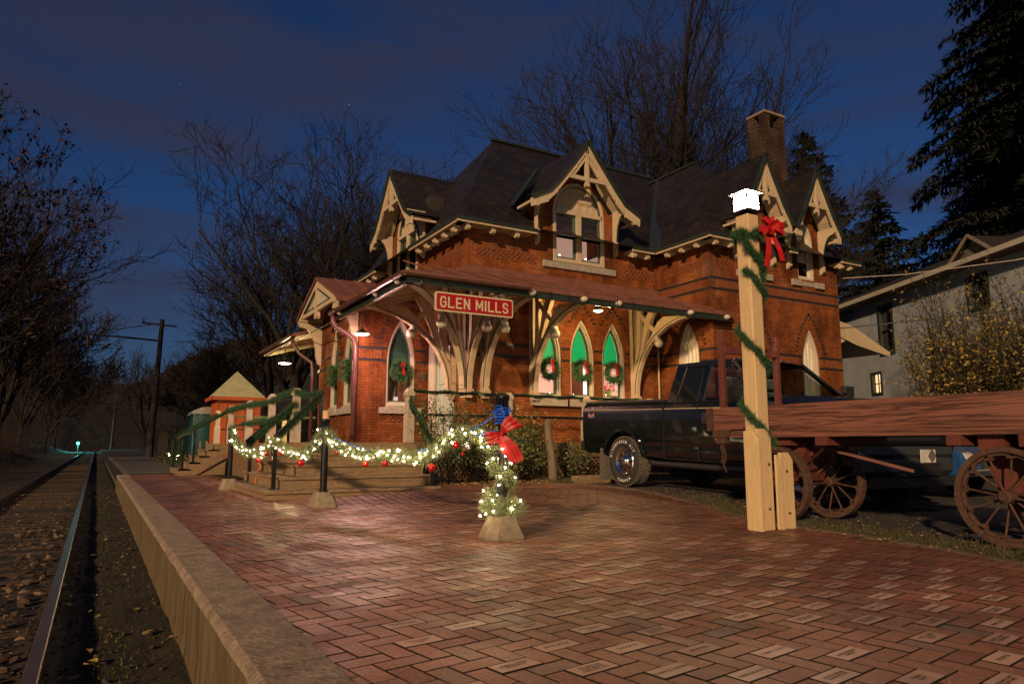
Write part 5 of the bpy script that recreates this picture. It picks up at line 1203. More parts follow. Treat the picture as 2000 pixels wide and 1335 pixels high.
def shade_lamp(c, label, r, top, mat, watt, col):
    shade = BLACK
    t = thing('hanging_lamp', label, 'lamp', (c[0], c[1], c[2]), 'lamps hanging under the station canopies')
    m = MB(); m.tube([(c[0], c[1], c[2]+.12), (c[0], c[1], top)], .014, 8); m.lathe(c, [(.03, .16), (.035, .10), (.05, .09)], 12); m.build('lamp_stem', DGREEN, t)
    m = MB(); m.lathe(c, [(.04, .10), (.07, .07), (r*.8, .03), (r, .0), (r*.98, -.005)], 24); m.build('lamp_shade', shade, t, smooth=True)
    m = MB(); m.lathe(c, [(r*.93, -.002), (r*.6, -.025), (0, -.035)], 24); m.build('lamp_bulb', mat, t, smooth=True)
    point('lamp_light', (c[0], c[1], c[2]-.07), watt, col, .05, t)
    return t
shade_lamp((4.75, 14.61, 3.16), 'white glowing shaded lamp over the bay corner', .17, 3.66, emit('pinkish_white_lamp', (1, .78, .78), 9), 135, (1, .52, .46))
shade_lamp((9.24, 12.2, 3.70), 'small round lamp glowing above the three lit windows', .11, 3.82, emit('warm_white_lamp', (1, .85, .6), 9), 95, (1, .62, .24))
shade_lamp((4.9, 22.6, 3.33), 'bright yellow white lamp under the rear canopy beyond the bay', .20, 3.75, emit('yellow_white_lamp', (1, .92, .6), 14), 170, (1, .78, .36))
# ---- lamp post with lantern
lp = thing('lamp_post', 'cream painted square timber lamp post with a dazzling lantern and guard boards at its foot', 'lamp post', (5.64, 4.9, 0))
m = MB(); m.box(5.56, 5.722, 4.815, 4.977, -.05, 3.14); m.build('post_shaft', YPOST, lp, bevel=.012)
def guard(x0, x1, y0, y1, z1, face):
    m = MB()
    if face == 'Y': P = [(x0, .0), (x1, -.02), (x1, z1-.07), (x1-.06, z1), (x0+.0, z1)]; m.prism(P, lambda u, v, t: (u, y0+t, v), 0, y1-y0)
    else: P = [(y0, -.02), (y1, 0), (y1, z1), (y0+.07, z1), (y0, z1-.08)]; m.prism(P, lambda u, v, t: (x0+t, u, v), 0, x1-x0)
    return m.build('guard_board', YPOST, lp, bevel=.01)
guard(5.44, 5.485, 4.72, 4.90, .94, 'X'); guard(5.488, 5.68, 4.765, 4.798, .96, 'Y'); guard(5.80, 5.98, 4.765, 4.80, .73, 'Y'); guard(5.70, 5.798, 4.74, 4.762, .71, 'Y')
m = MB()
for x, z in ((5.62, .62), (5.87, .55), (5.88, .15), (5.60, .2)): m.sphere((x, 4.755, z), .012, 8, 6)
m.split('bolt_head', RUST, lp)
LX, LY = 5.645, 4.9
m = MB(); m.box(LX-.05, LX+.05, LY-.05, LY+.05, 3.10, 3.17); m.box(LX-.115, LX+.115, LY-.115, LY+.115, 3.17, 3.185)
for s, q in ((-1, -1), (1, -1), (-1, 1), (1, 1)): m.box(LX+s*.086-.006, LX+s*.086+.006, LY+q*.086-.006, LY+q*.086+.006, 3.18, 3.38)
m.build('lantern_frame', BLACK, lp)
m = MB(); top = (LX, LY, 3.45); c4 = [(LX-.13, LY-.13, 3.385), (LX+.13, LY-.13, 3.385), (LX+.13, LY+.13, 3.385), (LX-.13, LY+.13, 3.385)]
for i in range(4): m.quad(c4[i], c4[(i+1) % 4], top)
m.box(LX-.125, LX+.125, LY-.125, LY+.125, 3.375, 3.384)
m.build('lantern_roof', plain('lantern_roof_metal', (.06, .05, .04), .4), lp)
m = MB(); m.box(LX-.082, LX+.082, LY-.082, LY+.082, 3.187, 3.373); m.build('lantern_glass', glow_glass('lantern_glow', (1, .90, .78), 1.7), lp)
point('lantern_light', (LX, LY, 3.29), 215, (1, .74, .44), .05, lp)
m = MB(); m.sphere((LX, LY, 3.28), .05, 12, 10, (1, 1, 1.3)); m.build('lantern_bulb', glow_glass('lantern_bulb_glow', (1, .95, .85), 30), lp, smooth=True)
Pp = []
for i in range(150):
    z = 2.55-1.75*i/150; a = R(200)+i/150*math.pi*2*2.35
    c, s = math.cos(a), math.sin(a); k = .112/max(abs(c), abs(s))
    Pp.append((5.643+c*k*.95, 4.897+s*k*.95, z))
rnd = random.Random(31); m = MB(); m.tube(Pp, .012, 5); needles(m, Pp, .034, 5200, .04, rnd); P2 = [(5.643+.125*math.cos(a), 4.897+.125*math.sin(a), 2.93-.03*math.sin(a*2)) for a in [i*.3 for i in range(22)]]; needles(m, P2, .045, 6000, .05, rnd); needles(m, [(5.5, 4.85, 2.95), (5.52, 4.78, 2.75), (5.6, 4.77, 2.7), (5.7, 4.77, 2.62), (5.73, 4.81, 2.45)], .04, 6000, .045, rnd)
tag(m.build('garland', NEEDLE, fix=False), 'dark green garland spiralling down the cream lamp post', 'garland')
loopbow((5.76, 4.74, 2.98), 'red bow with long tails below the lantern', 1.05, [(-.05, -.38), (.13, -.32)], Vector((.95, -.3, 0)))
# ================================================================= BAGGAGE WAGON
wg = thing('baggage_wagon', 'old dark red timber baggage wagon on iron spoked wheels beside the lamp post', 'wagon', (6.7, 4.2, 0))
WX0, WX1, WY0, WY1 = 6.22, 7.22, 2.0, 6.10
m = MB(); m.box(WX0-.02, WX0+.025, WY0, WY1, .975, 1.225); m.build('side_board', OAK, wg, bevel=.004)
m = MB(); m.box(WX1-.025, WX1+.02, WY0, WY1, .975, 1.225); m.build('side_board', OAK, wg, bevel=.004)
m = MB(); m.box(WX0+.03, WX1-.03, WY1-.05, WY1, .975, 1.2); m.build('end_board', OAK, wg)
m = MB(); m.box(WX0+.012, WX0+.07, WY0, WY1-.08, .885, .962); m.box(WX1-.07, WX1-.012, WY0, WY1-.08, .885, .962); m.box(WX0+.07, WX1-.07, WY0, WY1-.05, .93, .958); m.build('bed_frame', OAK, wg, bevel=.004)
m = MB(); m.box(WX0-.05, WX0-.022, WY1-.09, WY1-.005, .965, 1.23); m.box(WX0-.035, WX0-.012, WY1-.33, WY1-.08, .89, .975)
for y, z in ((WY1-.05, 1.17), (WY1-.05, 1.02), (WY1-.28, .93), (WY1-.18, .93)): m.sphere((WX0-.045, y, z), .012, 8, 6)
m.split('corner_iron', RUST, wg, gap=.012)
# stake rack at the far end
m = MB(); m.box(WX0-.0, WX0+.06, 5.86, 5.93, 1.22, 2.13); m.box(WX1-.06, WX1, 5.86, 5.93, 1.22, 2.13); m.box(WX0+.43, WX0+.49, 5.87, 5.92, 1.2, 1.90); m.box(WX0+.04, WX1-.04, 5.85, 5.90, 1.86, 1.95); m.build('stake_rack', REDW, wg, bevel=.006)
m = MB(); m.box(WX0+.1, WX1-.1, 5.05, 5.4, .80, .93); m.box(WX0+.1, WX1-.1, 3.0, 3.2, .76, .90); m.box(WX0, WX1, 4.55, 4.68, .80, .885); m.box(WX0, WX1, 3.28, 3.40, .80, .885); m.box(WX0, WX1, 2.75, 2.85, .79, .885); m.split('bolster', REDW, wg, gap=.012)
m = MB(); m.prism([(5.0, .80), (5.55, .80), (5.35, .42), (5.15, .42)], lambda u, v, t: (t, u, v), 6.5, 6.95); m.prism([(4.9, .82), (5.6, .82), (5.6, .62), (4.9, .7)], lambda u, v, t: (t, u, v), 6.6, 6.64)
m.prism([(2.8, .80), (3.3, .80), (3.15, .42), (2.95, .42)], lambda u, v, t: (t, u, v), 6.5, 6.9); m.beam((6.5, 4.9, .8), (6.9, 4.1, .55), .05, .03); m.split('axle_bracket', REDW, wg, gap=.012)
m = MB(); m.tube([(6.8, 5.2, .42), (6.85, 5.0, .62), (6.9, 4.75, .82), (6.9, 4.55, .84)], .016, 6); m.tube([(6.3, 5.5, .45), (6.5, 5.3, .7), (6.55, 4.9, .85)], .016, 6); m.beam((6.3, 4.6, .8), (6.5, 5.2, .45), .03, .012); m.tube([(6.9, 5.2, .8), (7.0, 3.3, .8)], .012, 6); m.split('iron_brace', RUST, wg, gap=.012)
def wheel(x, y, r, tilt=0):
    wh = MB(); n = 36
    rim = MB()
    fn = lambda u, v, t: (x+t, y+u, r+v)
    def circ(rr): return [(rr*math.cos(2*math.pi*i/n), rr*math.sin(2*math.pi*i/n)) for i in range(n)]
    wh.ring(circ(r), circ(r-.045), fn, -.045, .045); wh.ring(circ(r-.046), circ(r-.07), fn, -.02, .02)
    w0 = wh.build('wheel', plain('wheel_rim_iron', (.07, .036, .024), .75, .1, var=.45, scale=25, bump=.4), wg, bevel=.004)
    s = MB()
    for i in range(12):
        a = 2*math.pi*(i+.3)/12; off = .03 if i % 2 else -.03
        s.tube([fn(.05*math.cos(a), .05*math.sin(a), off), fn((r-.06)*math.cos(a), (r-.06)*math.sin(a), 0)], .009, 6)
        s.obox(fn((r-.075)*math.cos(a), (r-.075)*math.sin(a), 0), (.02, 0, 0), (0, .02*abs(math.sin(a))+.01, 0), (0, 0, .02*abs(math.cos(a))+.01))
    s.build('spokes', RUST, w0)
    h = MB(); h.lathe((x, y, r), [(0, -.09), (.03, -.09), (.035, -.07), (.05, -.065), (.055, -.04), (.055, .04), (.04, .08), (0, .08)], 16, axis='X'); h.build('hub', RUST, w0)
for x, y in ((6.30, 5.22), (7.18, 5.22), (6.30, 3.0), (7.18, 3.0)): wheel(x, y, .395)
m = MB()
for x in (6.42, 7.06): pass
m.tube([(6.3, 5.22, .395), (7.18, 5.22, .395)], .025, 8); m.tube([(6.3, 3.0, .395), (7.18, 3.0, .395)], .025, 8); m.split('axle', RUST, wg, gap=.012)
m = MB()
for k, y in enumerate((5.88, 5.92)):
    z = .86; L = 11 if k == 0 else 8
    for i in range(L):
        a = i % 2; c = (WX0+.0, y+.012*math.sin(i)*(1 if k else 1.5), z-.016-.033*i)
        n = 8; pts = [(c[0]+(.009*math.cos(2*math.pi*j/n) if a else 0), c[1]+(0 if a else .009*math.cos(2*math.pi*j/n)), c[2]+.021*math.sin(2*math.pi*j/n)) for j in range(n+1)]
        m.tube(pts, .004, 5, cap=False)
m.box(WX0-.03, WX0+.03, 5.83, 5.98, .82, .885); m.split('chain', RUST, wg, gap=.012)
# ================================================================= PICKUP TRUCK (local: x forward, y left, z up)
PAINT = plain('dark_green_car_paint', (.0012, .0035, .0042), .22, 0, var=.0, spec=.6, coat=1.0)
PLAST = plain('black_plastic', (.015, .015, .016), .5); TYRE = plain('tyre_rubber', (.022, .021, .02), .85, var=.5, scale=30, bump=.4)
MUD = plain('dusty_tread', (.10, .085, .065), .95, var=.6, scale=35, bump=.8, col2=(.17, .15, .12))
CHROME = plain('chrome', (.75, .73, .7), .1, 1, var=.05); CARGL = glass_mat('car_glass', tint=(.45, .5, .5), gloss=.10)
SEAT = plain('grey_seat_fabric', (.28, .30, .27), .8, var=.1); WHT = plain('tyre_lettering', (.75, .72, .66), .7); GOLD = plain('tan_pinstripe', (.35, .28, .17), .4)
TAIL = plain('red_tail_lamp', (.5, .01, .01), .2)
def archpts(cx, r, z0, n=12):
    """arch cut, from front to rear over the wheel"""
    a0 = math.asin(max(-1, min(1, (z0-.42)/r))); return [(cx+r*math.cos(a0+(math.pi-2*a0)*i/n), .42+r*math.sin(a0+(math.pi-2*a0)*i/n)) for i in range(n+1)]
def truck(name, label, loc, rotz, pitch):
    t = thing(name, label, 'pickup truck', loc, None, local=True); t.rotation_euler = (0, pitch, rotz)
    WD = .98
    def side(poly, y, th, mat, nm, bev=.02, par=t, round_top=None):
        mb = MB(); mb.prism(poly, lambda u, v, k: (u, k, v), y, y+th); return mb.build(nm, mat, par, bevel=bev)
    # bed
    ar = archpts(0, .50, .52); bed = [(-1.18, .62), (-.95, .52)]+list(reversed(ar))[:]
    bed = [(-1.18, .66), (-1.10, .52)]+[(x, z) for x, z in reversed(ar)]+[(.98, .50), (.98, 1.42), (-1.16, 1.42), (-1.20, 1.36)]
    mb = MB()
    # cross-section: full width prism with tapered top via two layers
    def body(poly, half, nm, crown=0.03):
        mb = MB(); n = len(poly); tri = tessellate_polygon([[Vector((u, v, 0)) for u, v in poly]])
        def yy(v): return half-crown*abs(v-1.0)**1.3*1.6-(.03 if v > 1.38 else 0)
        L = [(u, -yy(v), v) for u, v in poly]; Rr = [(u, yy(v), v) for u, v in poly]
        mb.add(L+Rr, [tuple(q) for q in tri]+[tuple(n+i for i in reversed(q)) for q in tri]+[(i, (i+1) % n, n+(i+1) % n, n+i) for i in range(n)])
        o = mb.build(nm, PAINT, t)
        bm = bmesh.new(); bm.from_mesh(o.data)
        for zc_ in (.56, .62, .70, .76, .80, .88, 1.0, 1.12, 1.24, 1.30, 1.36):
            bmesh.ops.bisect_plane(bm, geom=bm.verts[:]+bm.edges[:]+bm.faces[:], plane_co=(0, 0, zc_), plane_no=(0, 0, 1))
        prof_ = [(.48, -.05), (.56, -.03), (.62, -.018), (.70, -.02), (.76, -.004), (.80, .0), (.88, .002), (1.0, .004), (1.12, .002), (1.24, -.006), (1.30, -.012), (1.36, -.03), (1.40, -.06), (1.46, -.09)]
        for v in bm.verts:
            z = v.co.z; dy = prof_[0][1] if z < prof_[0][0] else prof_[-1][1]
            for (a0, b0), (a1, b1) in zip(prof_, prof_[1:]):
                if a0 <= z <= a1: dy = b0+(b1-b0)*(z-a0)/(a1-a0)
            v.co.y = (half+dy)*(1 if v.co.y > 0 else -1)
        bm.to_mesh(o.data); bm.free()
        bv = o.modifiers.new('bevel', 'BEVEL'); bv.width = .02; bv.segments = 2; bv.limit_method = 'ANGLE'; bv.angle_limit = R(50)
        return o
    body(bed, WD, 'cargo_bed')
    mb = MB(); mb.box(-1.1, .9, -.84, .84, 1.0, 1.425); mb.build('bed_liner', PLAST, t) if False else None
    m = MB(); m.box(-1.17, .97, -.93, -.85, 1.405, 1.455); m.box(-1.17, .97, .85, .93, 1.405, 1.455); m.box(-1.2, -1.12, -.9, .9, 1.405, 1.45); m.build('bed_rail', PLAST, t, bevel=.015)
    cab = [(1.02, .50), (2.95, .50), (2.98, .6), (2.98, 1.36), (1.02, 1.36)]
    body(cab, WD, 'cab_body')
    ar = archpts(3.6, .50, .52); fen = [(3.0, .50)]+[(x, z) for x, z in reversed(ar)]+[(4.25, .55), (4.42, .62), (4.45, 1.05), (4.38, 1.20), (3.9, 1.30), (3.0, 1.38)]
    body(fen, WD-.005, 'front_fender')
    # hood
    m = MB(); xsn = [2.88, 3.2, 3.6, 4.0, 4.3, 4.44]; zc = [1.44, 1.46, 1.44, 1.40, 1.33, 1.2]; rows = []
    for x, z in zip(xsn, zc):
        rows.append([(x-.0, y*.93, z-.0+(.0 if abs(y) < .75 else -.08*(abs(y)-.75)/.2)-.02*y*y) for y in (-1, -.9, -.75, -.5, -.25, 0, .25, .5, .75, .9, 1)])
    for a, b in zip(rows, rows[1:]):
        for i in range(10): m.quad(a[i], a[i+1], b[i+1], b[i])
    m.quad(*[(4.44, y, z) for y, z in ((-.9, 1.2), (.9, 1.2), (.9, 1.0), (-.9, 1.0))]); m.quad(*[(2.88, y, z) for y, z in ((-.93, 1.42), (.93, 1.42), (.93, 1.2), (-.93, 1.2))])
    m.build('hood', PAINT, t, smooth=True)
    # greenhouse
    def P(x, y, z): return (x, y, z)
    zb, zt = 1.355, 2.0; yb, yt = .93, .74
    rb, rt, fb, ft = 1.04, 1.20, 3.02, 2.28      # rear base/top, front base/top x
    m = MB()
    rows = [[(x, y, z) for y, z in ((-yt-.03, zt-.03), (-yt, zt+.02), (-.4, zt+.05), (0, zt+.055), (.4, zt+.05), (yt, zt+.02), (yt+.03, zt-.03))] for x in (rt-.02, rt+.15, 1.75, ft, ft+.08)]
    for i, y in enumerate(rows[0]): rows[0][i] = (y[0], y[1]*.98, y[2]-.05)
    for i, y in enumerate(rows[-1]): rows[-1][i] = (y[0], y[1], y[2]-.04)
    for a, b in zip(rows, rows[1:]):
        for i in range(6): m.quad(a[i], a[i+1], b[i+1], b[i])
    m.build('roof', PAINT, t, smooth=True)
    m = MB()
    def pillar(p, q, w, d): m.beam(p, q, w, d, up=(0, 1, 0))
    for s in (-1, 1):
        pillar((fb-.02, s*yb, zb), (ft+.02, s*yt, zt), .07, .05); pillar((rb+.10, s*yb*.995, zb), (rt+.04, s*yt, zt), .20, .05); pillar((1.78, s*yb, zb), (1.80, s*yt, zt), .12, .045)
        m.beam((rb, s*yb, zb+.02), (fb, s*yb, zb+.02), .05, .05); m.beam((rt, s*yt, zt-.02), (ft, s*yt, zt-.02), .07, .07)
    pillar((rb+.02, -.8, zb), (rt, -.68, zt), .1, .12); pillar((rb+.02, .8, zb), (rt, .68, zt), .1, .12)
    m.split('window_pillar', PAINT, t, bevel=.012, gap=0)
    def lerp3(a, b, k): return tuple(a[i]+(b[i]-a[i])*k for i in range(3))
    for s in (-1, 1):
        for x0b, x0t, x1b, x1t, nm in ((rb+.2, rt+.14, 1.72, 1.74, 'rear_side_window'), (1.85, 1.87, fb-.10, ft-.05, 'door_window')):
            m = MB(); A, Bq, C, D = (x0b, s*yb*.995, zb+.04), (x1b, s*yb*.995, zb+.04), (x1t, s*(yt+.005), zt-.05), (x0t, s*(yt+.005), zt-.05); m.quad(A, Bq, C, D); m.build(nm, CARGL if nm == 'door_window' else plain('dark_tint_glass', (.006, .007, .008), .06, 0, var=0, spec=.8), t)
            if s < 0:
                m = MB(); o = .012
                for p, q in ((A, Bq), (Bq, C), (C, D), (D, A)): m.beam((p[0], p[1]-o, p[2]), (q[0], q[1]-o, q[2]), .022, .012)
                m.build('window_seal', PLAST, t)
    m = MB(); m.quad((fb+.02, -yb+.04, zb+.05), (fb+.02, yb-.04, zb+.05), (ft+.06, yt-.03, zt-.03), (ft+.06, -yt+.03, zt-.03)); m.build('windshield', CARGL, t)
    m = MB(); m.quad((rb+.0, -.78, zb+.05), (rb+.0, .78, zb+.05), (rt-.03, .66, zt-.05), (rt-.03, -.66, zt-.05)); m.build('rear_window', CARGL, t)
    m = MB(); m.box(2.75, 3.0, -.85, .85, 1.3, 1.40); m.tube([(2.55, .42, 1.38+.18*math.cos(a)) for a in (0,)]+[(2.5, .42, 1.3)], .02); m.build('dashboard', PLAST, t)
    for y in (-.42, .42):
        m = MB(); m.obox((2.0, y, 1.28), (.09, 0, 0), (0, .24, 0), (-.06, 0, .30)); m.build('seat', SEAT, t, bevel=.06)
        m = MB(); m.obox((1.93, y, 1.70), (.06, 0, 0), (0, .13, 0), (-.01, 0, .09)); m.build('headrest', SEAT, t, bevel=.05)
    m = MB(); m.box(1.1, 1.15, -.85, .85, .6, 1.5); m.box(1.1, 2.9, -.85, .85, .6, .65); m.build('cab_interior', PLAST, t)
    # details near side (and mirrored)
    m = MB()
    for s in (-1, 1):
        y = s*(WD+.0); 
        for a, b in ((-1.18, .97), (1.03, 1.75), (1.78, 2.96), (3.0, 4.2)): m.box(a, b, min(y, y+s*.004)-.0, max(y, y+s*.004), 1.285-(a > 2.9)*.02, 1.297-(a > 2.9)*.02)
    m.split('pinstripe', GOLD, t, gap=.004)
    m = MB()
    for x in (1.0, 1.765, 2.99): m.box(x-.007, x+.007, -WD-.002, -WD+.05, .52, 1.36); 
    m.box(1.0, 2.99, -WD-.0015, -WD+.02, .50, .515); m.build('door_gap', plain('gap_black', (.002, .002, .002), .9), t)
    for s in (-1, 1):
        m = MB(); m.box(1.86, 2.0, s*(WD+.012)-.012, s*(WD+.012)+.012, 1.06, 1.22); m.build('door_handle', PLAST, t, bevel=.01)
        m = MB(); m.beam((2.85, s*.95, 1.42), (2.78, s*1.16, 1.42), .04, .03); m.beam((2.85, s*.95, 1.56), (2.78, s*1.16, 1.56), .03, .03); m.obox((2.74, s*1.24, 1.50), (.05, 0, 0), (0, .11, 0), (0, 0, .17)); m.build('wing_mirror', PLAST, t, bevel=.03)
        m = MB(); m.tube([(.72, s*1.0, .44), (.85, s*1.03, .42), (2.85, s*1.03, .42), (3.0, s*1.0, .44)], .045, 10); m.build('running_board', PLAST, t, smooth=True)
        m = MB(); m.box(-1.21, -1.12, s*.90-.07, s*.90+.07, .98, 1.30); m.build('tail_lamp', TAIL, t, bevel=.01)
        m = MB(); m.box(4.36, 4.44, s*.75-.18, s*.75+.18, .92, 1.14); m.build('headlight', plain('headlight_glass', (.35, .35, .36), .12), t, bevel=.02)
        # arch flares
        for cx in (0, 3.6):
            m = MB(); A = [(cx+.50*math.cos(R(a)), .42+.50*math.sin(R(a))) for a in range(14, 167, 8)]; A2 = [(cx+.56*math.cos(R(a)), .42+.56*math.sin(R(a))) for a in range(14, 167, 8)]
            for i in range(len(A)-1): m.prism([A[i], A[i+1], A2[i+1], A2[i]], lambda u, v, k: (u, k, v), s*(WD-.02), s*(WD+.045))
            m.build('wheel_arch_flare', PAINT, t, bevel=.015)
            m = MB(); m.box(cx-.46, cx+.46, s*.62-.02, s*.62+.02, .45, .95); m.build('wheel_well', PLAST, t)
        m = MB(); m.box(-.66, -.60, s*.82-.16, s*.82+.16, .06, .62); m.build('mud_flap', MUD, t)
    m = MB(); m.box(4.34, 4.47, -.6, .6, .86, 1.14)
    g = m.build('grille', PLAST, t, bevel=.01)
    m = MB()
    for z in (.92, 1.0, 1.08): m.box(4.462, 4.478, -.56, .56, z-.012, z+.012)
    m.split('grille_bar', CHROME, g, gap=.004)
    BUMP = plain('dark_bumper', (.03, .033, .038), .35)
    m = MB(); rows = []
    for y in (-1.0, -.97, -.85, -.5, 0, .5, .85, .97, 1.0):
        k = 1-abs(y)**4; xf = 4.40+.16*k; rows.append([(4.2, y, .42), (xf-.06, y, .42), (xf, y, .50), (xf, y, .62), (xf-.03, y, .66), (xf, y, .70), (xf-.01, y, .80), (4.3, y, .83)])
    for a, b in zip(rows, rows[1:]):
        for i in range(7): m.quad(a[i], a[i+1], b[i+1], b[i])
    bp = m.build('front_bumper', BUMP, t, smooth=False)
    m = MB(); m.box(4.53, 4.56, -.38, .42, .44, .60); m.build('bumper_opening', PLAST, bp)
    m = MB(); m.box(4.565, 4.572, -.02, .30, .60, .76); m.build('number_plate', plain('plate_white', (.5, .47, .46), .5), bp)
    m = MB(); m.obox((4.5735, .22, .68), (.001, 0, 0), (0, .045, .045), (0, -.045, .045)); m.build('plate_diamond', plain('plate_mark', (.1, .09, .08), .5), bp)
    m = MB(); m.box(4.2, 4.5, -.85, .85, .3, .42); m.build('lower_valance', PLAST, t)
    m = MB(); m.box(-1.3, -1.2, -.95, .95, .56, .74); m.build('rear_bumper', plain('rear_bumper_chrome', (.35, .34, .33), .25, 1), t, bevel=.02)
    m = MB(); m.box(-1.1, 4.2, -.5, .5, .35, .6); m.tube([(0, -.8, .42), (0, .8, .42)], .06); m.tube([(3.6, -.8, .42), (3.6, .8, .42)], .05); m.build('chassis', PLAST, t)
    # 4x4 decal
    m = MB(); text_into(m, '4x4', .13, lambda X, Yt: (-.93+X, -WD-.004, 1.20+Yt), bold=.002); m.build('decal_lettering', plain('decal_pink', (.4, .2, .18), .5), t)
    # wheels
    for cx in (0, 3.6):
        for s in (-1, 1):
            r = .415; wd = .26; yo = s*(WD-.0); 
            m = MB(); m.lathe((cx, yo-s*wd, r), [(r*.60, 0), (r*.93, 0), (r, s*.03), (r, s*(wd-.04)), (r*.94, s*wd*.99), (r*.80, s*(wd+.012)), (r*.62, s*wd*.98), (r*.58, s*wd*.8)], 40, axis='Y')
            for i in range(len(m.f)): m.mi[i] = 1 if 40 <= i < 120 else 0
            w0 = m.build('wheel', [TYRE, MUD], t, smooth=True)
            # tread lugs
            m = MB()
            for i in range(44):
                a = 2*math.pi*i/44
                for k in (-1, 1):
                    c = (cx+r*math.cos(a), yo-s*wd/2+k*.075, r+r*math.sin(a)); m.obox(c, (.010*math.cos(a), 0, .010*math.sin(a)), (-.02*math.sin(a), .0, .02*math.cos(a)), (0, .045, 0))
            m.split('tread', MUD, w0, gap=.012)
            m = MB(); y1 = yo-s*.015
            m.lathe((cx, 0, r), [(.235, yo-s*.11), (.238, yo), (.215, y1+s*.01), (.20, yo-s*.05), (.16, yo-s*.035), (.10, yo-s*.03), (.085, yo+s*.0), (.07, yo+s*.03), (0, yo+s*.035)], 36, axis='Y'); m.build('chrome_rim', CHROME, w0, smooth=True)
            m = MB()
            for i in range(8):
                a = 2*math.pi*i/8; m.lathe((cx+.135*math.cos(a), yo-s*.033, r+.135*math.sin(a)), [(.0, s*.004), (.027, s*.004), (.032, 0)], 10, axis='Y')
            m.split('rim_hole', plain('gap_black', (0, 0, 0)), w0)
            if s < 0:
                m = MB()
                for word, ac, sz in (('DISCOVERER A/T', 100, .062), ('COOPER', -85, .062)):
                    n = len(word); st_ = 10.2 if ac > 0 else 11
                    for i, chx in enumerate(word):
                        if chx == ' ': continue
                        a = R(ac-(i-(n-1)/2)*st_) if ac > 0 else R(ac+(i-(n-1)/2)*st_)
                        rr = r*.80; ux, uz = (math.sin(a), -math.cos(a)) if ac > 0 else (-math.sin(a), math.cos(a)); vx, vz = (math.cos(a), math.sin(a)) if ac > 0 else (-math.cos(a), -math.sin(a))
                        bx, bz = cx+rr*math.cos(a), r+rr*math.sin(a)
                        text_into(m, chx, sz, lambda X, Yt: (bx+ux*X+vx*Yt, yo-.016, bz+uz*X+vz*Yt), bold=.001)
                m.build('tyre_lettering', WHT, w0, fix=False)
    return t
truck('pickup_truck', 'dark green extended cab pickup truck parked beside the station wing behind the wagon', (7.84+.98, 9.72, .115), R(-90), R(1.6))
# blue saloon car behind the truck
BPAINT = plain('blue_car_paint', (.02, .08, .25), .2, .3, var=.0, spec=.6, coat=1)
car = thing('parked_car', 'blue saloon car with chrome grille parked beyond the pickup truck', 'car', (11.6, 8.0, 0), None, local=True, rotz=R(-90))
m = MB(); pf = [(-2.3, .35), (-2.3, .8), (-2.1, .9), (-1.2, .95), (1.0, .93), (2.1, .80), (2.35, .65), (2.38, .35)]; m.prism(pf, lambda u, v, k: (u, k, v), -.88, .88); m.build('body', BPAINT, car, bevel=.07)
m = MB(); g = [(-1.35, .93), (-.8, 1.36), (.2, 1.38), (1.0, .93)]
m.prism(g, lambda u, v, k: (u, k*(1-.25*(v-.93)/.45), v), -.8, .8); m.build('cabin', plain('dark_tint_glass', (.006, .007, .008)), car, bevel=.04)
m = MB(); m.box(2.37, 2.42, -.45, .45, .45, .72); gg = m.build('grille', PLAST, car)
m = MB()
for i in range(15): m.box(2.42, 2.43, -.42+i*.06-.008, -.42+i*.06+.008, .47, .70)
m.build('grille_bar', CHROME, gg)
for s in (-1, 1):
    m = MB(); m.sphere((2.3, s*.68, .62), .12, 12, 8, (.8, 1.4, .7)); m.build('headlight', plain('headlight_glass', (.35, .35, .36)), car, smooth=True)
    for x in (-1.45, 1.45):
        m = MB(); m.lathe((x, s*.88-s*.2, .32), [(.18, 0), (.3, 0), (.32, s*.03), (.32, s*.17), (.3, s*.2), (.2, s*.2), (.19, s*.16), (0, s*.17)], 28, axis='Y'); m.build('wheel', TYRE, car, smooth=True)
m = MB(); m.box(2.38, 2.48, -.8, .8, .36, .46); m.build('bumper', CHROME, car, bevel=.02)
# parking timbers and sleeper ends by the truck
for (x, y, l, lb) in ((8.2, 11.0, .5, 'short weathered parking timber behind the rear truck wheel'), (10.6, 11.15, 1.6, 'long parking timber under the tail of the truck')):
    m = MB(); m.box(x-l, x+l, y-.08, y+.08, gz(x, y)-.03, gz(x, y)+.13); tag(m.build('parking_timber', DECK, bevel=.01), lb, 'timber')
m = MB(); m.tube([(7.62, 11.55, .0), (7.60, 11.57, .45), (7.55, 11.6, .92), (7.53, 11.61, 1.22), (7.53, 11.61, 1.30)], [.10, .085, .075, .07, .04], 12)
m.build('x', DECK) if False else None
tag(m.build('wooden_post', plain('old_grey_wood', (.13, .10, .065), .9, var=.4, scale=12, bump=.4, stretch=(1, 1, .15)), smooth=True), 'leaning weathered round wooden post among the garden shrubs', 'post')
# garden kerb board
m = MB(); m.box(7.6, 11.8, 12.15, 12.2, .05, .17); tag(m.build('garden_edging', LAT), 'low timber edging in front of the deck lattice', 'edging')
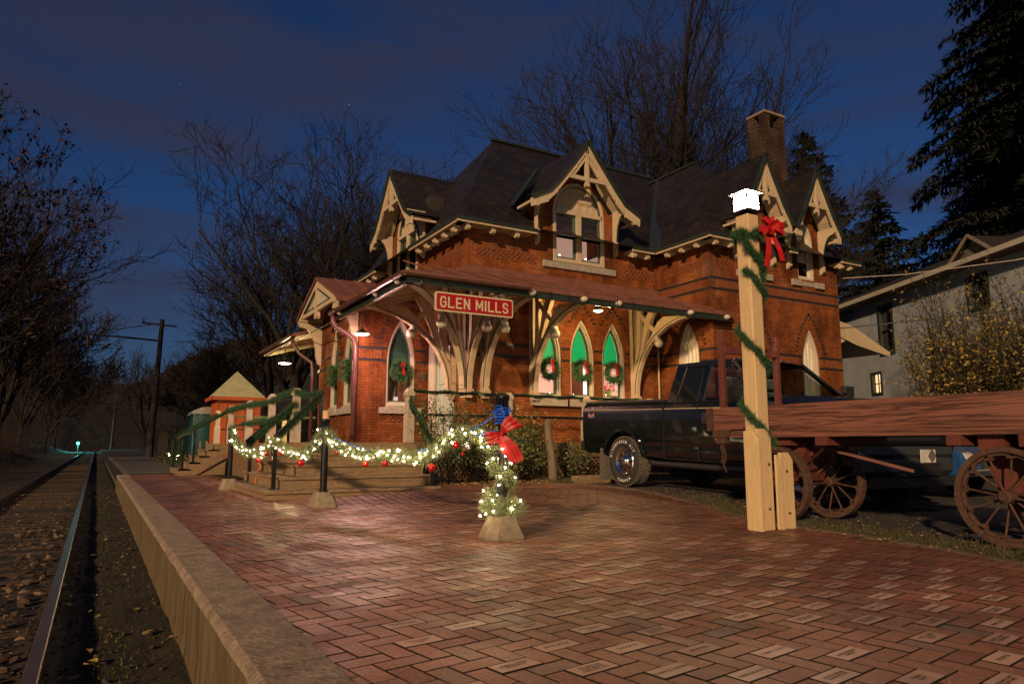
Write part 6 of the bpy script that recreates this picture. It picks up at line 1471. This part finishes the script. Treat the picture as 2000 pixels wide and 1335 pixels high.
# ================================================================= SHRUBS
ROSE = [plain('rose_leaf', (.05, .08, .028), .55, var=.4, scale=20), plain('rose_leaf_yellow', (.26, .22, .05), .6, var=.4, scale=20)]
def shrub(x, y, r, h, label, nst=26, nlf=900, seed=1, leaf=.02, mats=None, group='shrubs in the bed before the deck', yel=.15, z0=None, cat='shrub', up=1.0, stem_r=.005):
    rnd = random.Random(seed); z0 = gz(x, y) if z0 is None else z0; t = thing('garden_shrub', label, cat, (x, y, z0), group); m = MB(); tips = []
    for i in range(nst):
        a = rnd.random()*6.28; d = Vector((math.cos(a)*rnd.uniform(.1, 1), math.sin(a)*rnd.uniform(.1, 1), up*rnd.uniform(.9, 1.6))).normalized(); p = Vector((x+rnd.gauss(0, .06)*r*2, y+rnd.gauss(0, .05)*r*2, z0)); pts = [p]; L = h*rnd.uniform(.6, 1.12)
        n = 7
        for k in range(n):
            d = (d+Vector((rnd.gauss(0, .14), rnd.gauss(0, .14), rnd.gauss(-.02, .08)))).normalized(); q = pts[-1]+d*L/n; 
            if (Vector((q.x-x, q.y-y, 0))).length > r: d.x *= .3; d.y *= .3; q = pts[-1]+d.normalized()*L/n
            pts.append(q); 
            if k > 1: tips.append(q)
            if k > 2 and rnd.random() < .6:
                e = (d+Vector((rnd.gauss(0, .7), rnd.gauss(0, .7), rnd.gauss(.1, .4)))).normalized()*L*.28; m.tube([q, q+e*.5, q+e+Vector((0, 0, .02))], [stem_r*.6, stem_r*.4, stem_r*.2], 3, cap=False); tips += [q+e*.5, q+e]
        m.tube(pts, [stem_r*(1.3-.13*k) for k in range(n+1)], 4, cap=False)
    m.build('stems', TWIG, t, fix=False); g = MB()
    for i in range(nlf):
        c = rnd.choice(tips)+Vector((rnd.gauss(0, .035), rnd.gauss(0, .035), rnd.gauss(0, .035)))*(leaf/.02); d = Vector((rnd.gauss(0, 1), rnd.gauss(0, 1), rnd.gauss(0, .7))).normalized(); s = d.orthogonal().normalized(); s = Matrix.Rotation(rnd.random()*6.28, 3, d) @ s; l = leaf*rnd.uniform(.6, 1.4)
        g.m = 1 if rnd.random() < yel else 0; g.add([c, c+d*l+s*l*.5, c+d*l*2, c+d*l-s*l*.5], [(0, 1, 2, 3)])
    g.build('leaves', mats or ROSE, t, fix=False); return t
shrub(5.45, 11.85, .38, 1.35, 'tall leafy rose bush right beside the wide steps', 36, 2600, 1, leaf=.024)
shrub(6.05, 11.95, .35, 1.15, 'rose bush left of the nearest bollard, under the long deck rail', 34, 2200, 2, leaf=.024)
shrub(6.85, 11.8, .40, 1.25, 'bushy rose with yellow leaves just right of the nearest bollard', 40, 3000, 3, yel=.3, leaf=.024)
shrub(7.25, 12.0, .3, 1.0, 'dense low rose bush beside the leaning wooden post', 32, 2200, 4, yel=.25, leaf=.024)
shrub(8.4, 12.0, .3, .75, 'small shrub with sparse leaves before the lattice right of the wooden post', 26, 1300, 5, leaf=.024)
shrub(6.4, 12.05, .25, 1.75, 'thin climbing rose reaching above the deck rail', 6, 160, 6, leaf=.024)
shrub(5.2, 12.15, .18, 1.8, 'climbing rose stem with round leaves against the pale door', 5, 230, 7, leaf=.026)
# ================================================================= FAR PLATFORM THINGS
bt = thing('wooden_booth', 'small orange red board booth with a pale pyramid roof beyond the deck', 'booth', (4.7, 30.2, .3))
ORW = plain('orange_red_boards', (.32, .062, .015), .6, var=.2, scale=4)
m = MB(); m.box(3.9, 5.5, 29.4, 31.0, .1, 2.62); m.build('booth_wall', ORW, bt)
m = MB()
for x in (3.9, 4.22, 4.55, 4.88, 5.2, 5.46): m.box(x, x+.05, 29.37, 29.4, .1, 2.62)
for y in (29.6, 29.95, 30.3, 30.7): m.box(3.87, 3.9, y, y+.05, .1, 2.62)
m.build('cover_batten', ORW, bt)
m = MB(); b0 = [(3.7, 29.2, 2.62), (5.7, 29.2, 2.62), (5.7, 31.2, 2.62), (3.7, 31.2, 2.62)]
for i in range(4): m.quad(b0[i], b0[(i+1) % 4], (4.7, 30.2, 3.75))
m.quad(*b0); m.build('booth_roof', plain('pale_roof_felt', (.30, .28, .17), .85, var=.2, scale=5), bt)
m = MB(); m.box(3.68, 5.72, 29.17, 29.2, 2.52, 2.66); m.box(3.67, 3.7, 29.17, 31.2, 2.52, 2.66); m.build('eave_board', ORW, bt)
TEAL = plain('teal_plastic', (.003, .05, .05), .35, var=.15); DTEAL = plain('dark_teal_plastic', (.004, .015, .02), .35, var=.15); WRF = plain('translucent_white_roof', (.2, .2, .19), .4)
def potty(x, y, mat, label):
    t = thing('portable_toilet', label, 'portable toilet', (x, y, .03), 'portable toilets beside the booth')
    z = .05; m = MB(); m.box(x-.52, x+.52, y-.52, y+.52, z, z+2.0); m.build('cabin', mat, t, bevel=.04)
    m = MB(); fr_ = lambda u, v, k: (x-.52-k, y+u, v); m.ring(roundwin(0, .42, z+.1, z+1.65), roundwin(0, .36, z+.16, z+1.65), fr_, 0, .03); m.build('door_surround', DTEAL, t)
    m = MB(); fr2 = lambda u, v, k: (x+u, y-.52-k, v); m.ring(roundwin(0, .42, z+.1, z+1.65), roundwin(0, .36, z+.16, z+1.65), fr2, 0, .03); m.build('door_panel', mat, t)
    m = MB(); P = [(-.56, z+2.0), (.56, z+2.0), (.5, z+2.14), (.25, z+2.26), (0, z+2.3), (-.25, z+2.26), (-.5, z+2.14)]; m.prism(P, lambda u, v, k: (x+u, y+k, v), -.56, .56); m.build('roof', WRF, t, bevel=.02)
potty(3.80, 31.75, TEAL, 'teal portable toilet nearest the booth'); potty(3.85, 33.05, DTEAL, 'dark portable toilet behind the teal one')
# garden fence with small lights beyond the steps
m = MB()
for i in range(5):
    x, y = 3.3+.05*i, 25.0+i*2.2; m.tube([(x, y, -.05), (x, y, .95)], .035, 6)
    o = m.build('fence_post', LAT); tag(o, ['nearest low wooden post in the planting bed just past the side stairs', 'second low wooden post in the planting bed past the side stairs', 'middle low wooden post in the planting bed past the side stairs', 'fourth low wooden post in the planting bed past the side stairs', 'farthest low wooden post in the planting bed toward the catenary pole'][i], 'post', 'low posts in the planting bed beside the path'); m = MB()
litp = thing('lit_planting', 'low plants strung with white lights along the far path edge', 'plants', (3.2, 26, 0)); rnd = random.Random(77); g = MB()
for i in range(3000):
    y = rnd.uniform(24.6, 40); c = Vector((3.3-.02*(y-25)+rnd.gauss(.3, .3), y, abs(rnd.gauss(0, .14)))); d = Vector((rnd.gauss(-.4, .6), rnd.gauss(0, .6), rnd.uniform(.2, 1))).normalized(); s = d.orthogonal().normalized()*.03; g.m = 1 if rnd.random() < .6 else 0; g.add([c-s, c+s, c+d*.3], [(0, 1, 2)])
g.build('grass_clumps', GR, litp, fix=False)
for i in range(16):
    m = MB(); y = 24.8+i*.95; m.sphere((3.2-.02*(y-25)+rnd.uniform(-.1, .3), y, .22+rnd.uniform(0, .2)), .018, 8, 6); m.build('light_bulb', BULB, litp, smooth=True)
# ---- catenary poles
POLE = plain('tarred_pole', (.02, .014, .011), .9, var=.3, scale=4)
def catenary(x, y, h, label, arm=True):
    t = thing('catenary_pole', label, 'utility pole', (x, y, 0), 'electrification poles beside the track')
    m = MB(); m.tube([(x-.12, y, -.3), (x+.1, y, h)], [.24, .15], 10); m.build('pole', POLE, t)
    m = MB(); z = h*.84; m.tube([(x, y, z), (-1.1, y, z+.15)], .07, 6); m.tube([(x, y, h*.97), (-.9, y, z+.25)], .03, 5); m.tube([(-1.0, y, z-1.6), (.9, y, z-.05)], .03, 5); m.tube([(-1.05, y, z+.1), (-1.05, y, z-1.1)], .05, 6); m.tube([(x+.1-1.3, y, h-.35), (x+.1+1.0, y, h-.45)], .06, 6); m.tube([(x-1.1, y, h-.35), (x-1.1, y, h-.05)], .05, 6); m.build('bracket_arm', POLE, t)
    m = MB()
    for k in range(5): m.sphere((-.1+k*.09, y, z-.75+k*.07), .09, 8, 6)
    for k in range(5): m.sphere((-1.05, y, z-.1-k*.13), .08, 8, 6)
    m.split('insulator', plain('brown_insulator', (.03, .02, .015), .3), t)
    m = MB(); m.tube([(x-.5, y, 3.3*h/9.6), (x+1.2, y, 3.2*h/9.6)], .07, 6); m.sphere((x-.45, y, 3.35*h/9.6), .16); m.build('lower_arm', POLE, t)
catenary(3.4, 57, 9.9, 'tall dark catenary pole with bracket arms beyond the booth'); catenary(2.4, 149, 10.2, 'distant catenary pole down the line'); catenary(2.6, 230, 9.5, 'farthest thin catenary pole near the end of the line', False)
m = MB(); m.box(2.7, 3.1, 40, 40.3, -.2, 1.35); m.prism([(2.65, 1.35), (3.15, 1.35), (2.9, 1.5)], lambda u, v, t: (u, 39.95+t, v), 0, .4); tag(m.build('signal_cabinet', POLE), 'dark wooden stub box at the foot of the nearest catenary pole', 'box')
m = MB(); m.tube([(-1.05, 57, 7.2), (-1.1, 100, 6.9), (-1.1, 149, 7.3), (-1.1, 230, 7)], .02, 4); tag(m.build('overhead_wire', POLE), 'thin overhead wire running down the line between the catenary poles', 'wire')

sgn = thing('added_signal', 'distant teal railway signal lamp glowing beside the far end of the track', 'signal', (-2.9, 150, 0))  # post, lens and point light added to produce the teal glow down the line
m = MB(); m.tube([(-2.9, 150, -.5), (-2.9, 150, 1.3)], .08, 6); m.box(-3.15, -2.65, 149.9, 150.2, .9, 1.4); m.build('added_signal_post', POLE, sgn)
m = MB(); m.lathe((-2.9, 149.88, 1.15), [(0, 0), (.07, 0), (.07, .02), (0, .02)], 12, axis='Y'); m.build('added_signal_lens', emit('added_teal_glow', (.05, .8, .75), 2.5), sgn)
point('added_signal_light', (-2.9, 149.3, 1.3), 1500, (.08, .75, .7), .1, sgn)
# ================================================================= TREES
def tree(label, x, y, h, seed, spread=.5, trunk_r=.3, limbs=6, levels=5, mats=None, lean=(0, 0), split=.25, group='bare winter trees', leafy=0, fan=.0, z0=None, twl=1.0, sm=1.0, name='bare_tree', kids=(8, 10, 7, 6), crook=1.0):
    rnd = random.Random(seed); z0 = height(x, y) if z0 is None else z0
    t = thing(name, label, 'tree', (x, y, z0), group); T = MB(); C = MB(); L = MB(); tips = []
    rmin = max(.012, math.hypot(x, y)*.00042)
    def grow(p, d, ln, r, lv):
        n = 8 if lv < 2 else (5 if lv < 3 else 3); r = max(r, rmin); pts = [p]; rr = [r]; w = (.08, .10, .12, .15, .18)[min(lv, 4)]*crook
        for i in range(n):
            d = (d+Vector((rnd.gauss(0, w), rnd.gauss(0, w), rnd.gauss(.05 if lv > 1 else .02, w*.6)))).normalized(); pts.append(pts[-1]+d*ln/n); rr.append(max(rmin*.6, r*(1-(i+1)/n*.72)))
        (T if lv < 2 else C).tube(pts, rr, (9, 7, 5, 3, 3)[min(lv, 4)], cap=False)
        if lv >= levels-1: tips.append(pts[-1]); return
        k = max(3, int(kids[min(lv, len(kids)-1)]*rnd.uniform(.85, 1.2)))
        for j in range(k):
            f = .22+.76*(j+rnd.random())/k; ii = min(n-1, int(f*n)); q = pts[ii].lerp(pts[ii+1], f*n-ii); dd = (pts[ii+1]-pts[ii]).normalized()
            ax = dd.orthogonal().normalized(); ax = Matrix.Rotation(rnd.random()*6.28, 3, dd) @ ax; an = rnd.uniform(.45, .95)*(1-.25*f)
            nd = (Matrix.Rotation(an, 3, ax) @ dd); nd.z += .10; nd.normalize()
            grow(q, nd, ln*(.62-.28*f)*rnd.uniform(.75, 1.15)*(1.12 if lv >= 2 else 1)*twl, rr[ii]*rnd.uniform(.38, .55), lv+1)
        tips.append(pts[-1])
    base = Vector((x, y, z0-.3)); d = Vector((lean[0], lean[1], 1)).normalized(); th = h*split; top = base+d*th
    T.tube([base, base+d*th*.12, base.lerp(top, .5)+Vector((rnd.gauss(0, .1), rnd.gauss(0, .1), 0)), top], [trunk_r*1.35, trunk_r*1.05, trunk_r*.92, trunk_r*.85], 10, cap=False)
    for j in range(limbs):
        a = 6.28*j/limbs+rnd.uniform(-.4, .4); s = spread*rnd.uniform(.45, 1.1)*(.35 if j == 0 else 1)
        nd = Vector((math.cos(a)*s+lean[0], math.sin(a)*s+lean[1], 1)).normalized(); f = rnd.uniform(.6, 1)
        grow(base.lerp(top, f) if j else top, nd, h*(1-split)*rnd.uniform(.78, 1.0)*(1 if j else 1.05), trunk_r*rnd.uniform(.42, .62), 1)
    T.build('trunk', BARK, t, fix=False); c = C.build('crown', TWIG, t, fix=False)
    if leafy:
        for i in range(leafy):
            p = rnd.choice(tips)+Vector((rnd.gauss(0, .06), rnd.gauss(0, .06), rnd.gauss(-.03, .06))); d = Vector((rnd.gauss(0, 1), rnd.gauss(0, 1), rnd.gauss(-.5, .6))).normalized(); s = d.orthogonal().normalized(); l = rnd.uniform(.06, .15)
            L.add([p, p+d*l+s*l*.5, p+d*l*2, p+d*l-s*l*.5], [(0, 1, 2, 3)])
        L.build('leaves', plain('brown_oak_leaves', (.035, .014, .008), .85, var=.4, scale=2), t, fix=False)
    return t
G1 = 'bare trees on the slope behind the deck'; G2 = 'trees along the left side of the track'; G3 = 'big bare trees behind the station'
# behind the station, right
tree('broad fan shaped bare tree directly behind the chimney and wing roof', 25.5, 27.0, 20.5, 101, .72, .45, 8, 5, group=G3, split=.22, fan=.4, z0=3.0)
tree('bare tree with long limbs leaning left behind the main ridge', 24.3, 28.0, 13.5, 102, .6, .36, 7, 5, group=G3, lean=(-.15, .05), fan=.4, z0=3.0)
tree('low spreading bare tree reaching out to the right of the chimney', 25.2, 21.8, 11.5, 103, .8, .28, 6, 5, group=G3, lean=(.38, -.25), split=.3, fan=.5, z0=3.0)
tree('tall slender bare tree between the two big ones behind the station', 28.8, 27.5, 18.0, 114, .75, .28, 7, 5, lean=(-.05, .1), group=G3, z0=3)
tree('small distant bare tree peeping over the left end of the main roof', 24, 52, 18.5, 105, .7, .25, 7, 5, group=G3)
# left-centre group on the slope
for (lb, x, y, h, sd, spd, tr, ln) in [
    ('bare tree with a twisted pale vine covered trunk, tallest left of the station', 10.0, 42, 17.5, 111, .42, .30, (-.06, 0)),
    ('dark bare tree with a forked trunk left of the small bay roof', 13.0, 41, 18.0, 112, .5, .34, (0, 0)),
    ('bare tree standing between the forked tree and the left dormer', 15.5, 42, 17.0, 113, .5, .28, (.03, 0)),
    ('upright bare tree just left of the dormer gable', 18.0, 43, 16.5, 114, .45, .28, (.05, 0)),
    ('slim bare tree touching the left dormer apex', 20.5, 46, 15.5, 118, .5, .24, (.0, 0)),
    ('leftmost tall bare tree of the group behind the booth', 9.2, 46, 13.0, 115, .45, .26, (-.03, 0)),
    ('thin bare tree low on the slope left of the booth roof', 7.4, 50, 8.0, 116, .5, .2, (-.1, 0)),
    ('spindly bare tree on the slope nearest the catenary pole', 8.5, 62, 8.5, 117, .6, .2, (-.05, 0)),
    ('bare tree with dense crown high on the slope behind the vine covered tree', 13.0, 54, 17, 119, .55, .25, (-.05, 0)),
    ('bare tree high on the slope behind the dormer', 19.0, 57, 17, 120, .55, .25, (0, 0))]:
    tree(lb, x, y, h*.98, sd, spd, tr, 7, 5, crook=1.7, kids=(8, 9, 6, 5), group=G1, lean=ln, split=.30)
# left of the track
for (lb, x, y, h, sd, spd, tr, ln, lf) in [
    ('large tree with clinging brown leaves at the left edge of the picture', -6.4, 36, 12.5, 131, .6, .32, (.05, 0), 5500),
    ('bare tree behind the brown leaved one at the left edge', -7.5, 50, 15.5, 132, .6, .35, (.06, 0), 0),
    ('brown leaved tree leaning toward the track on the left', -6.0, 60, 13.0, 133, .5, .3, (.03, 0), 5500),
    ('small bare tree overhanging the track on the left', -6.0, 78, 13, 134, .45, .22, (0, 0), 3000),
    ('distant bare tree left of the line before the hill', -5.5, 105, 15, 135, .6, .2, (.05, 0), 0),
    ('farther bare tree left of the line before the hill', -5.8, 135, 16, 136, .6, .2, (.02, 0), 0)]:
    tree(lb, x, y, h, sd, spd, tr, 7, 5, kids=(8, 9, 7, 5), group=G2, lean=ln, split=.2, leafy=lf)
tree('distant bare tree right of the line below the hill', 6, 120, 13, 137, .6, .2, 6, 4, group='far bare trees down the line'); tree('distant slender bare tree right of the nearest catenary pole', 9.5, 90, 10, 138, .6, .2, 6, 5, group='far bare trees down the line')
# brush masses
def brush(name, n, reg, h, seed, mats=None, wd=.012):
    rnd = random.Random(seed); m = MB()
    for i in range(n):
        x, y = reg(rnd); z = height(x, y)-.1; hh = h*rnd.uniform(.4, 1.2); d = Vector((rnd.gauss(0, .35), rnd.gauss(0, .3), 1)).normalized(); p = Vector((x, y, z)); pts = [p]
        for k in range(4): d = (d+Vector((rnd.gauss(0, .25), rnd.gauss(0, .25), rnd.gauss(-.05, .15)))).normalized(); pts.append(pts[-1]+d*hh/4)
        m.tube(pts, [wd, wd*.8, wd*.6, wd*.4, wd*.2], 3, cap=False)
        for k in (1, 2, 3, 3, 4):
            e = Vector((rnd.gauss(0, 1), rnd.gauss(0, 1), rnd.gauss(.5, .5))).normalized()*hh*.3; m.tube([pts[k], pts[k]+e], [wd*.4, wd*.15], 3, cap=False)
    o = m.build(name, mats or TWIG, fix=False); o['kind'] = 'stuff'; return o
VINE = plain('pale_dead_vines', (.018, .012, .008), .9, var=.4, scale=3)
brush('tangled_brush_left_of_track', 1300, lambda r: (-5.2-abs(r.gauss(0, 2.2)), r.uniform(18, 75)), 2.6, 41, VINE)
brush('tangled_undergrowth_left_of_track', 500, lambda r: (-3.6-abs(r.gauss(0, .8)), r.uniform(16, 60)), .8, 45, VINE, .008)
brush('hillside_brush', 2600, lambda r: (lambda y: (6.5+abs(r.gauss(0, 9)), y))(r.uniform(36, 75)), 3.6, 42)
brush('far_wood', 1500, lambda r: (r.uniform(-70, 110), r.uniform(150, 330)), 11, 43, wd=.10)
brush('brush_down_the_line', 500, lambda r: (r.choice((-1, 1))*r.uniform(5, 14)+.5, r.uniform(85, 170)), 4.0, 44, wd=.03)
# ---- conifers
NEED = plain('conifer_needles', (.005, .008, .005), .9, var=.5, scale=1.5)
def conifer(label, x, y, h, r, seed, z0, nb=110, droop=.25, dens=1.0):
    rnd = random.Random(seed); t = thing('conifer', label, 'tree', (x, y, z0), 'dark conifers at the right'); m = MB(); m.tube([(x, y, z0), (x, y, z0+h*.6), (x+.1, y, z0+h)], [.35, .2, .02], 8); m.build('trunk', BARK, t)
    C = MB()
    for i in range(nb):
        f = (i+rnd.random())/nb; z = z0+h*(.08+.9*f); L = r*(1-f)**.8*rnd.uniform(.65, 1.12)+.2; a = rnd.random()*6.28; d = Vector((math.cos(a), math.sin(a), .15)); p = Vector((x, y, z)); pts = [p]
        for k in range(5): dd = Vector((d.x, d.y, .22-droop*(k+1)*.35+rnd.gauss(0, .05))).normalized(); pts.append(pts[-1]+dd*L/5)
        C.tube(pts, [.05, .035, .025, .02, .012, .005], 3, cap=False)
        for k in range(int(46*L*dens)):
            u = rnd.random()*5; j = min(4, int(u)); c = pts[j].lerp(pts[j+1], u-j); sd = Vector((-d.y, d.x, 0))*rnd.choice((-1, 1)); e = (sd*rnd.uniform(.3, 1)+Vector((d.x, d.y, 0))*rnd.uniform(0, .9)+Vector((0, 0, rnd.uniform(-.9, .15)))).normalized()*rnd.uniform(.3, .75)*(1-.3*f)
            w_ = e.cross(Vector((0, 0, 1))).normalized()*.05+Vector((0, 0, .03)); C.add([c, c+e*.5+w_, c+e, c+e*.5-w_], [(0, 1, 2, 3)])
    C.build('crown', NEED, t, fix=False)
conifer('pointed dark conifer between the station and the white house', 33.0, 24.5, 16.0, 4.8, 51, 2.5, nb=190)
conifer('smaller dark conifer right of the pointed one', 36.0, 22.5, 12.5, 4.2, 54, 2.5, nb=150)
conifer('huge dark conifer with drooping boughs at the right edge', 33.5, 12.5, 26.0, 9.6, 52, 2.0, nb=460, droop=.45, dens=1.5)
conifer('dark conifer behind the drooping one at the right edge', 40.0, 17.0, 22.0, 6.0, 53, 2.0, nb=330, droop=.45, dens=1.4)
# ================================================================= WHITE HOUSE AT THE RIGHT
STUC = plain('pale_stucco', (.25, .27, .30), .9, var=.2, scale=2, bump=.2); DRF = plain('dark_shingle_roof', (.012, .010, .010), .8, var=.3, scale=6)
ang = math.atan2(7.5, 3.7); hd = Vector((math.cos(ang), math.sin(ang), 0)); hn = Vector((-hd.y, hd.x, 0))   # hn faces the station
O_ = Vector((20.8, 9.3, 0))-hd*7.0
def HP(u, z, t): v = O_+hd*u-hn*t; return (v.x, v.y, z)
hs = thing('white_house', 'pale stucco two storey house with dark roof behind the yellow bushes', 'house', tuple(O_+hd*8))
wins = [(12.75, 4.75, .36, .8), (8.25, 5.1, .36, .45), (4.0, 4.6, .45, .7)]
holes = [[(c-a, z-b), (c+a, z-b), (c+a, z+b), (c-a, z+b)] for c, z, a, b in wins]+[[(13.25, 2.6), (13.8, 2.6), (13.8, 3.3), (13.25, 3.3)]]
m = MB(); facade(m, HP, [(0, 0), (22, 0), (22, 6.0), (0, 6.0)], holes, .15); m.quad(HP(22, 0, 0), HP(22, 0, 8), HP(22, 6, 8), HP(22, 6, 0)); m.quad(HP(0, 0, 0), HP(0, 0, 8), HP(0, 6, 8), HP(0, 6, 0)); m.build('wall', STUC, hs, fix=False)
m = MB(); m.quad(HP(-.3, 5.95, -.5), HP(22.3, 5.95, -.5), HP(22.3, 7.9, 4), HP(-.3, 7.9, 4)); m.quad(HP(-.3, 7.9, 4), HP(22.3, 7.9, 4), HP(22.3, 5.95, 8.5), HP(-.3, 5.95, 8.5)); m.build('roof', DRF, hs, fix=False)
m = MB(); m.prism([(-.55, 5.86), (-.42, 5.86), (-.40, 6.0), (-.56, 6.0)], lambda a, b, t: HP(t, b, a), -.3, 17.0); m.build('gutter', WHITEC, hs)
m = MB(); m.quad(HP(-.3, 5.85, -.5), HP(22, 5.85, -.5), HP(22, 5.85, 0), HP(-.3, 5.85, 0)); m.build('soffit', plain('brown_soffit', (.16, .08, .05), .7), hs)
m = MB(); m.prism([(7.35, 6.02), (9.05, 6.02), (8.2, 6.62)], HP, -.05, .0); dg_ = m.build('roof_gable', plain('worn_boards', (.10, .08, .06), .8), hs)
m = MB(); m.quad(HP(7.2, 6.0, -.2), HP(8.2, 6.74, -.2), HP(8.2, 6.74, 2.0), HP(7.2, 6.0, .6)); m.quad(HP(9.2, 6.0, -.2), HP(8.2, 6.74, -.2), HP(8.2, 6.74, 2.0), HP(9.2, 6.0, .6)); m.build('gable_roof', DRF, dg_)
m = MB(); m.beam(HP(7.2, 6.0, -.22), HP(8.2, 6.74, -.22), .04, .08); m.beam(HP(9.2, 6.0, -.22), HP(8.2, 6.74, -.22), .04, .08); m.build('gable_trim', plain('worn_cream_trim', (.2, .16, .12), .7), dg_)
for c, z, a, b in wins:
    m = MB(); m.ring([(c-a-.08, z-b-.08), (c+a+.08, z-b-.08), (c+a+.08, z+b+.08), (c-a-.08, z+b+.08)], [(c-a+.03, z-b+.03), (c+a-.03, z-b+.03), (c+a-.03, z+b-.03), (c-a+.03, z+b-.03)], HP, -.03, .1); m.prism([(c-a, z-.03), (c+a, z-.03), (c+a, z+.03), (c-a, z+.03)], HP, .02, .1); wn = m.build('window', DGREEN, hs)
    m = MB(); m.prism([(c-a, z-b), (c+a, z-b), (c+a, z+b), (c-a, z+b)], HP, .11, .12); m.build('pane', plain('dark_tint_glass', (.006, .007, .008)), wn)
c, z, a, b = 13.525, 2.95, .275, .35
m = MB(); m.ring([(c-a-.06, z-b-.06), (c+a+.06, z-b-.06), (c+a+.06, z+b+.06), (c-a-.06, z+b+.06)], [(c-a+.03, z-b+.03), (c+a-.03, z-b+.03), (c+a-.03, z+b-.03), (c-a+.03, z+b-.03)], HP, -.03, .1); m.prism([(c-.015, z-b), (c+.015, z-b), (c+.015, z+b), (c-.015, z+b)], HP, .05, .08); m.prism([(c-a, z-.015), (c+a, z-.015), (c+a, z+.015), (c-a, z+.015)], HP, .05, .08)
wn = m.build('window', DGREEN, hs, ); wn['label'] = 'small lit window'
m = MB(); m.prism([(c-a, z-b), (c+a, z-b), (c+a, z+b), (c-a, z+b)], HP, .11, .12); m.build('lit_pane', emit('lit_house_window', (1, .62, .28), .75), wn)
m = MB(); m.prism([(c-a, z-b), (c-a+.2, z-b), (c-a+.25, z+b), (c-a, z+b)], HP, .09, .10); m.build('bright_curtain', emit('lit_house_curtain', (1, .9, .65), 1.4), wn)
m = MB(); m.tube([(17.2, 11.9, 5.3), (18.0, 10.5, 5.22), (19.2, 8.5, 5.3), (21.0, 5.8, 5.7)], .014, 5); tag(m.build('service_cable', plain('white_cable', (.25, .2, .17), .5)), 'pale service cable running from the station corner to the white house', 'cable')
m = MB(); m.tube([(17.0, 14, 4.0), (19.5, 9.5, 4.15), (22.0, 6, 4.4)], .015, 5); tag(m.build('phone_cable', BLACK), 'dark cable crossing in front of the white house', 'cable')
# yellow leafed bushes before the house
YL = [plain('olive_bush_leaf', (.06, .05, .015), .7, var=.4, scale=8), plain('gold_bush_leaf', (.26, .18, .035), .6, var=.4, scale=8)]
shrub(17.3, 8.6, 1.35, 3.4, 'tall twiggy bush with small golden leaves in front of the white house', 130, 9500, 61, leaf=.035, mats=YL, group='twiggy bushes before the white house', yel=.45, z0=.3, stem_r=.012)
shrub(17.2, 7.2, 1.4, 3.3, 'twiggy golden leaved bush at the right edge beyond the wagon', 120, 8000, 62, leaf=.035, mats=YL, group='twiggy bushes before the white house', yel=.3, z0=.3, stem_r=.012)
shrub(19.4, 9.4, 1.2, 4.2, 'darker tall twiggy bush against the stucco wall of the house', 110, 4500, 63, leaf=.03, mats=YL, group='twiggy bushes before the white house', yel=.1, z0=.3, stem_r=.014)
shrub(15.6, 5.6, 1.4, 3.0, 'broad twiggy bush cut off by the right picture edge', 100, 5000, 64, leaf=.035, mats=YL, group='twiggy bushes before the white house', yel=.25, z0=.1, stem_r=.012)
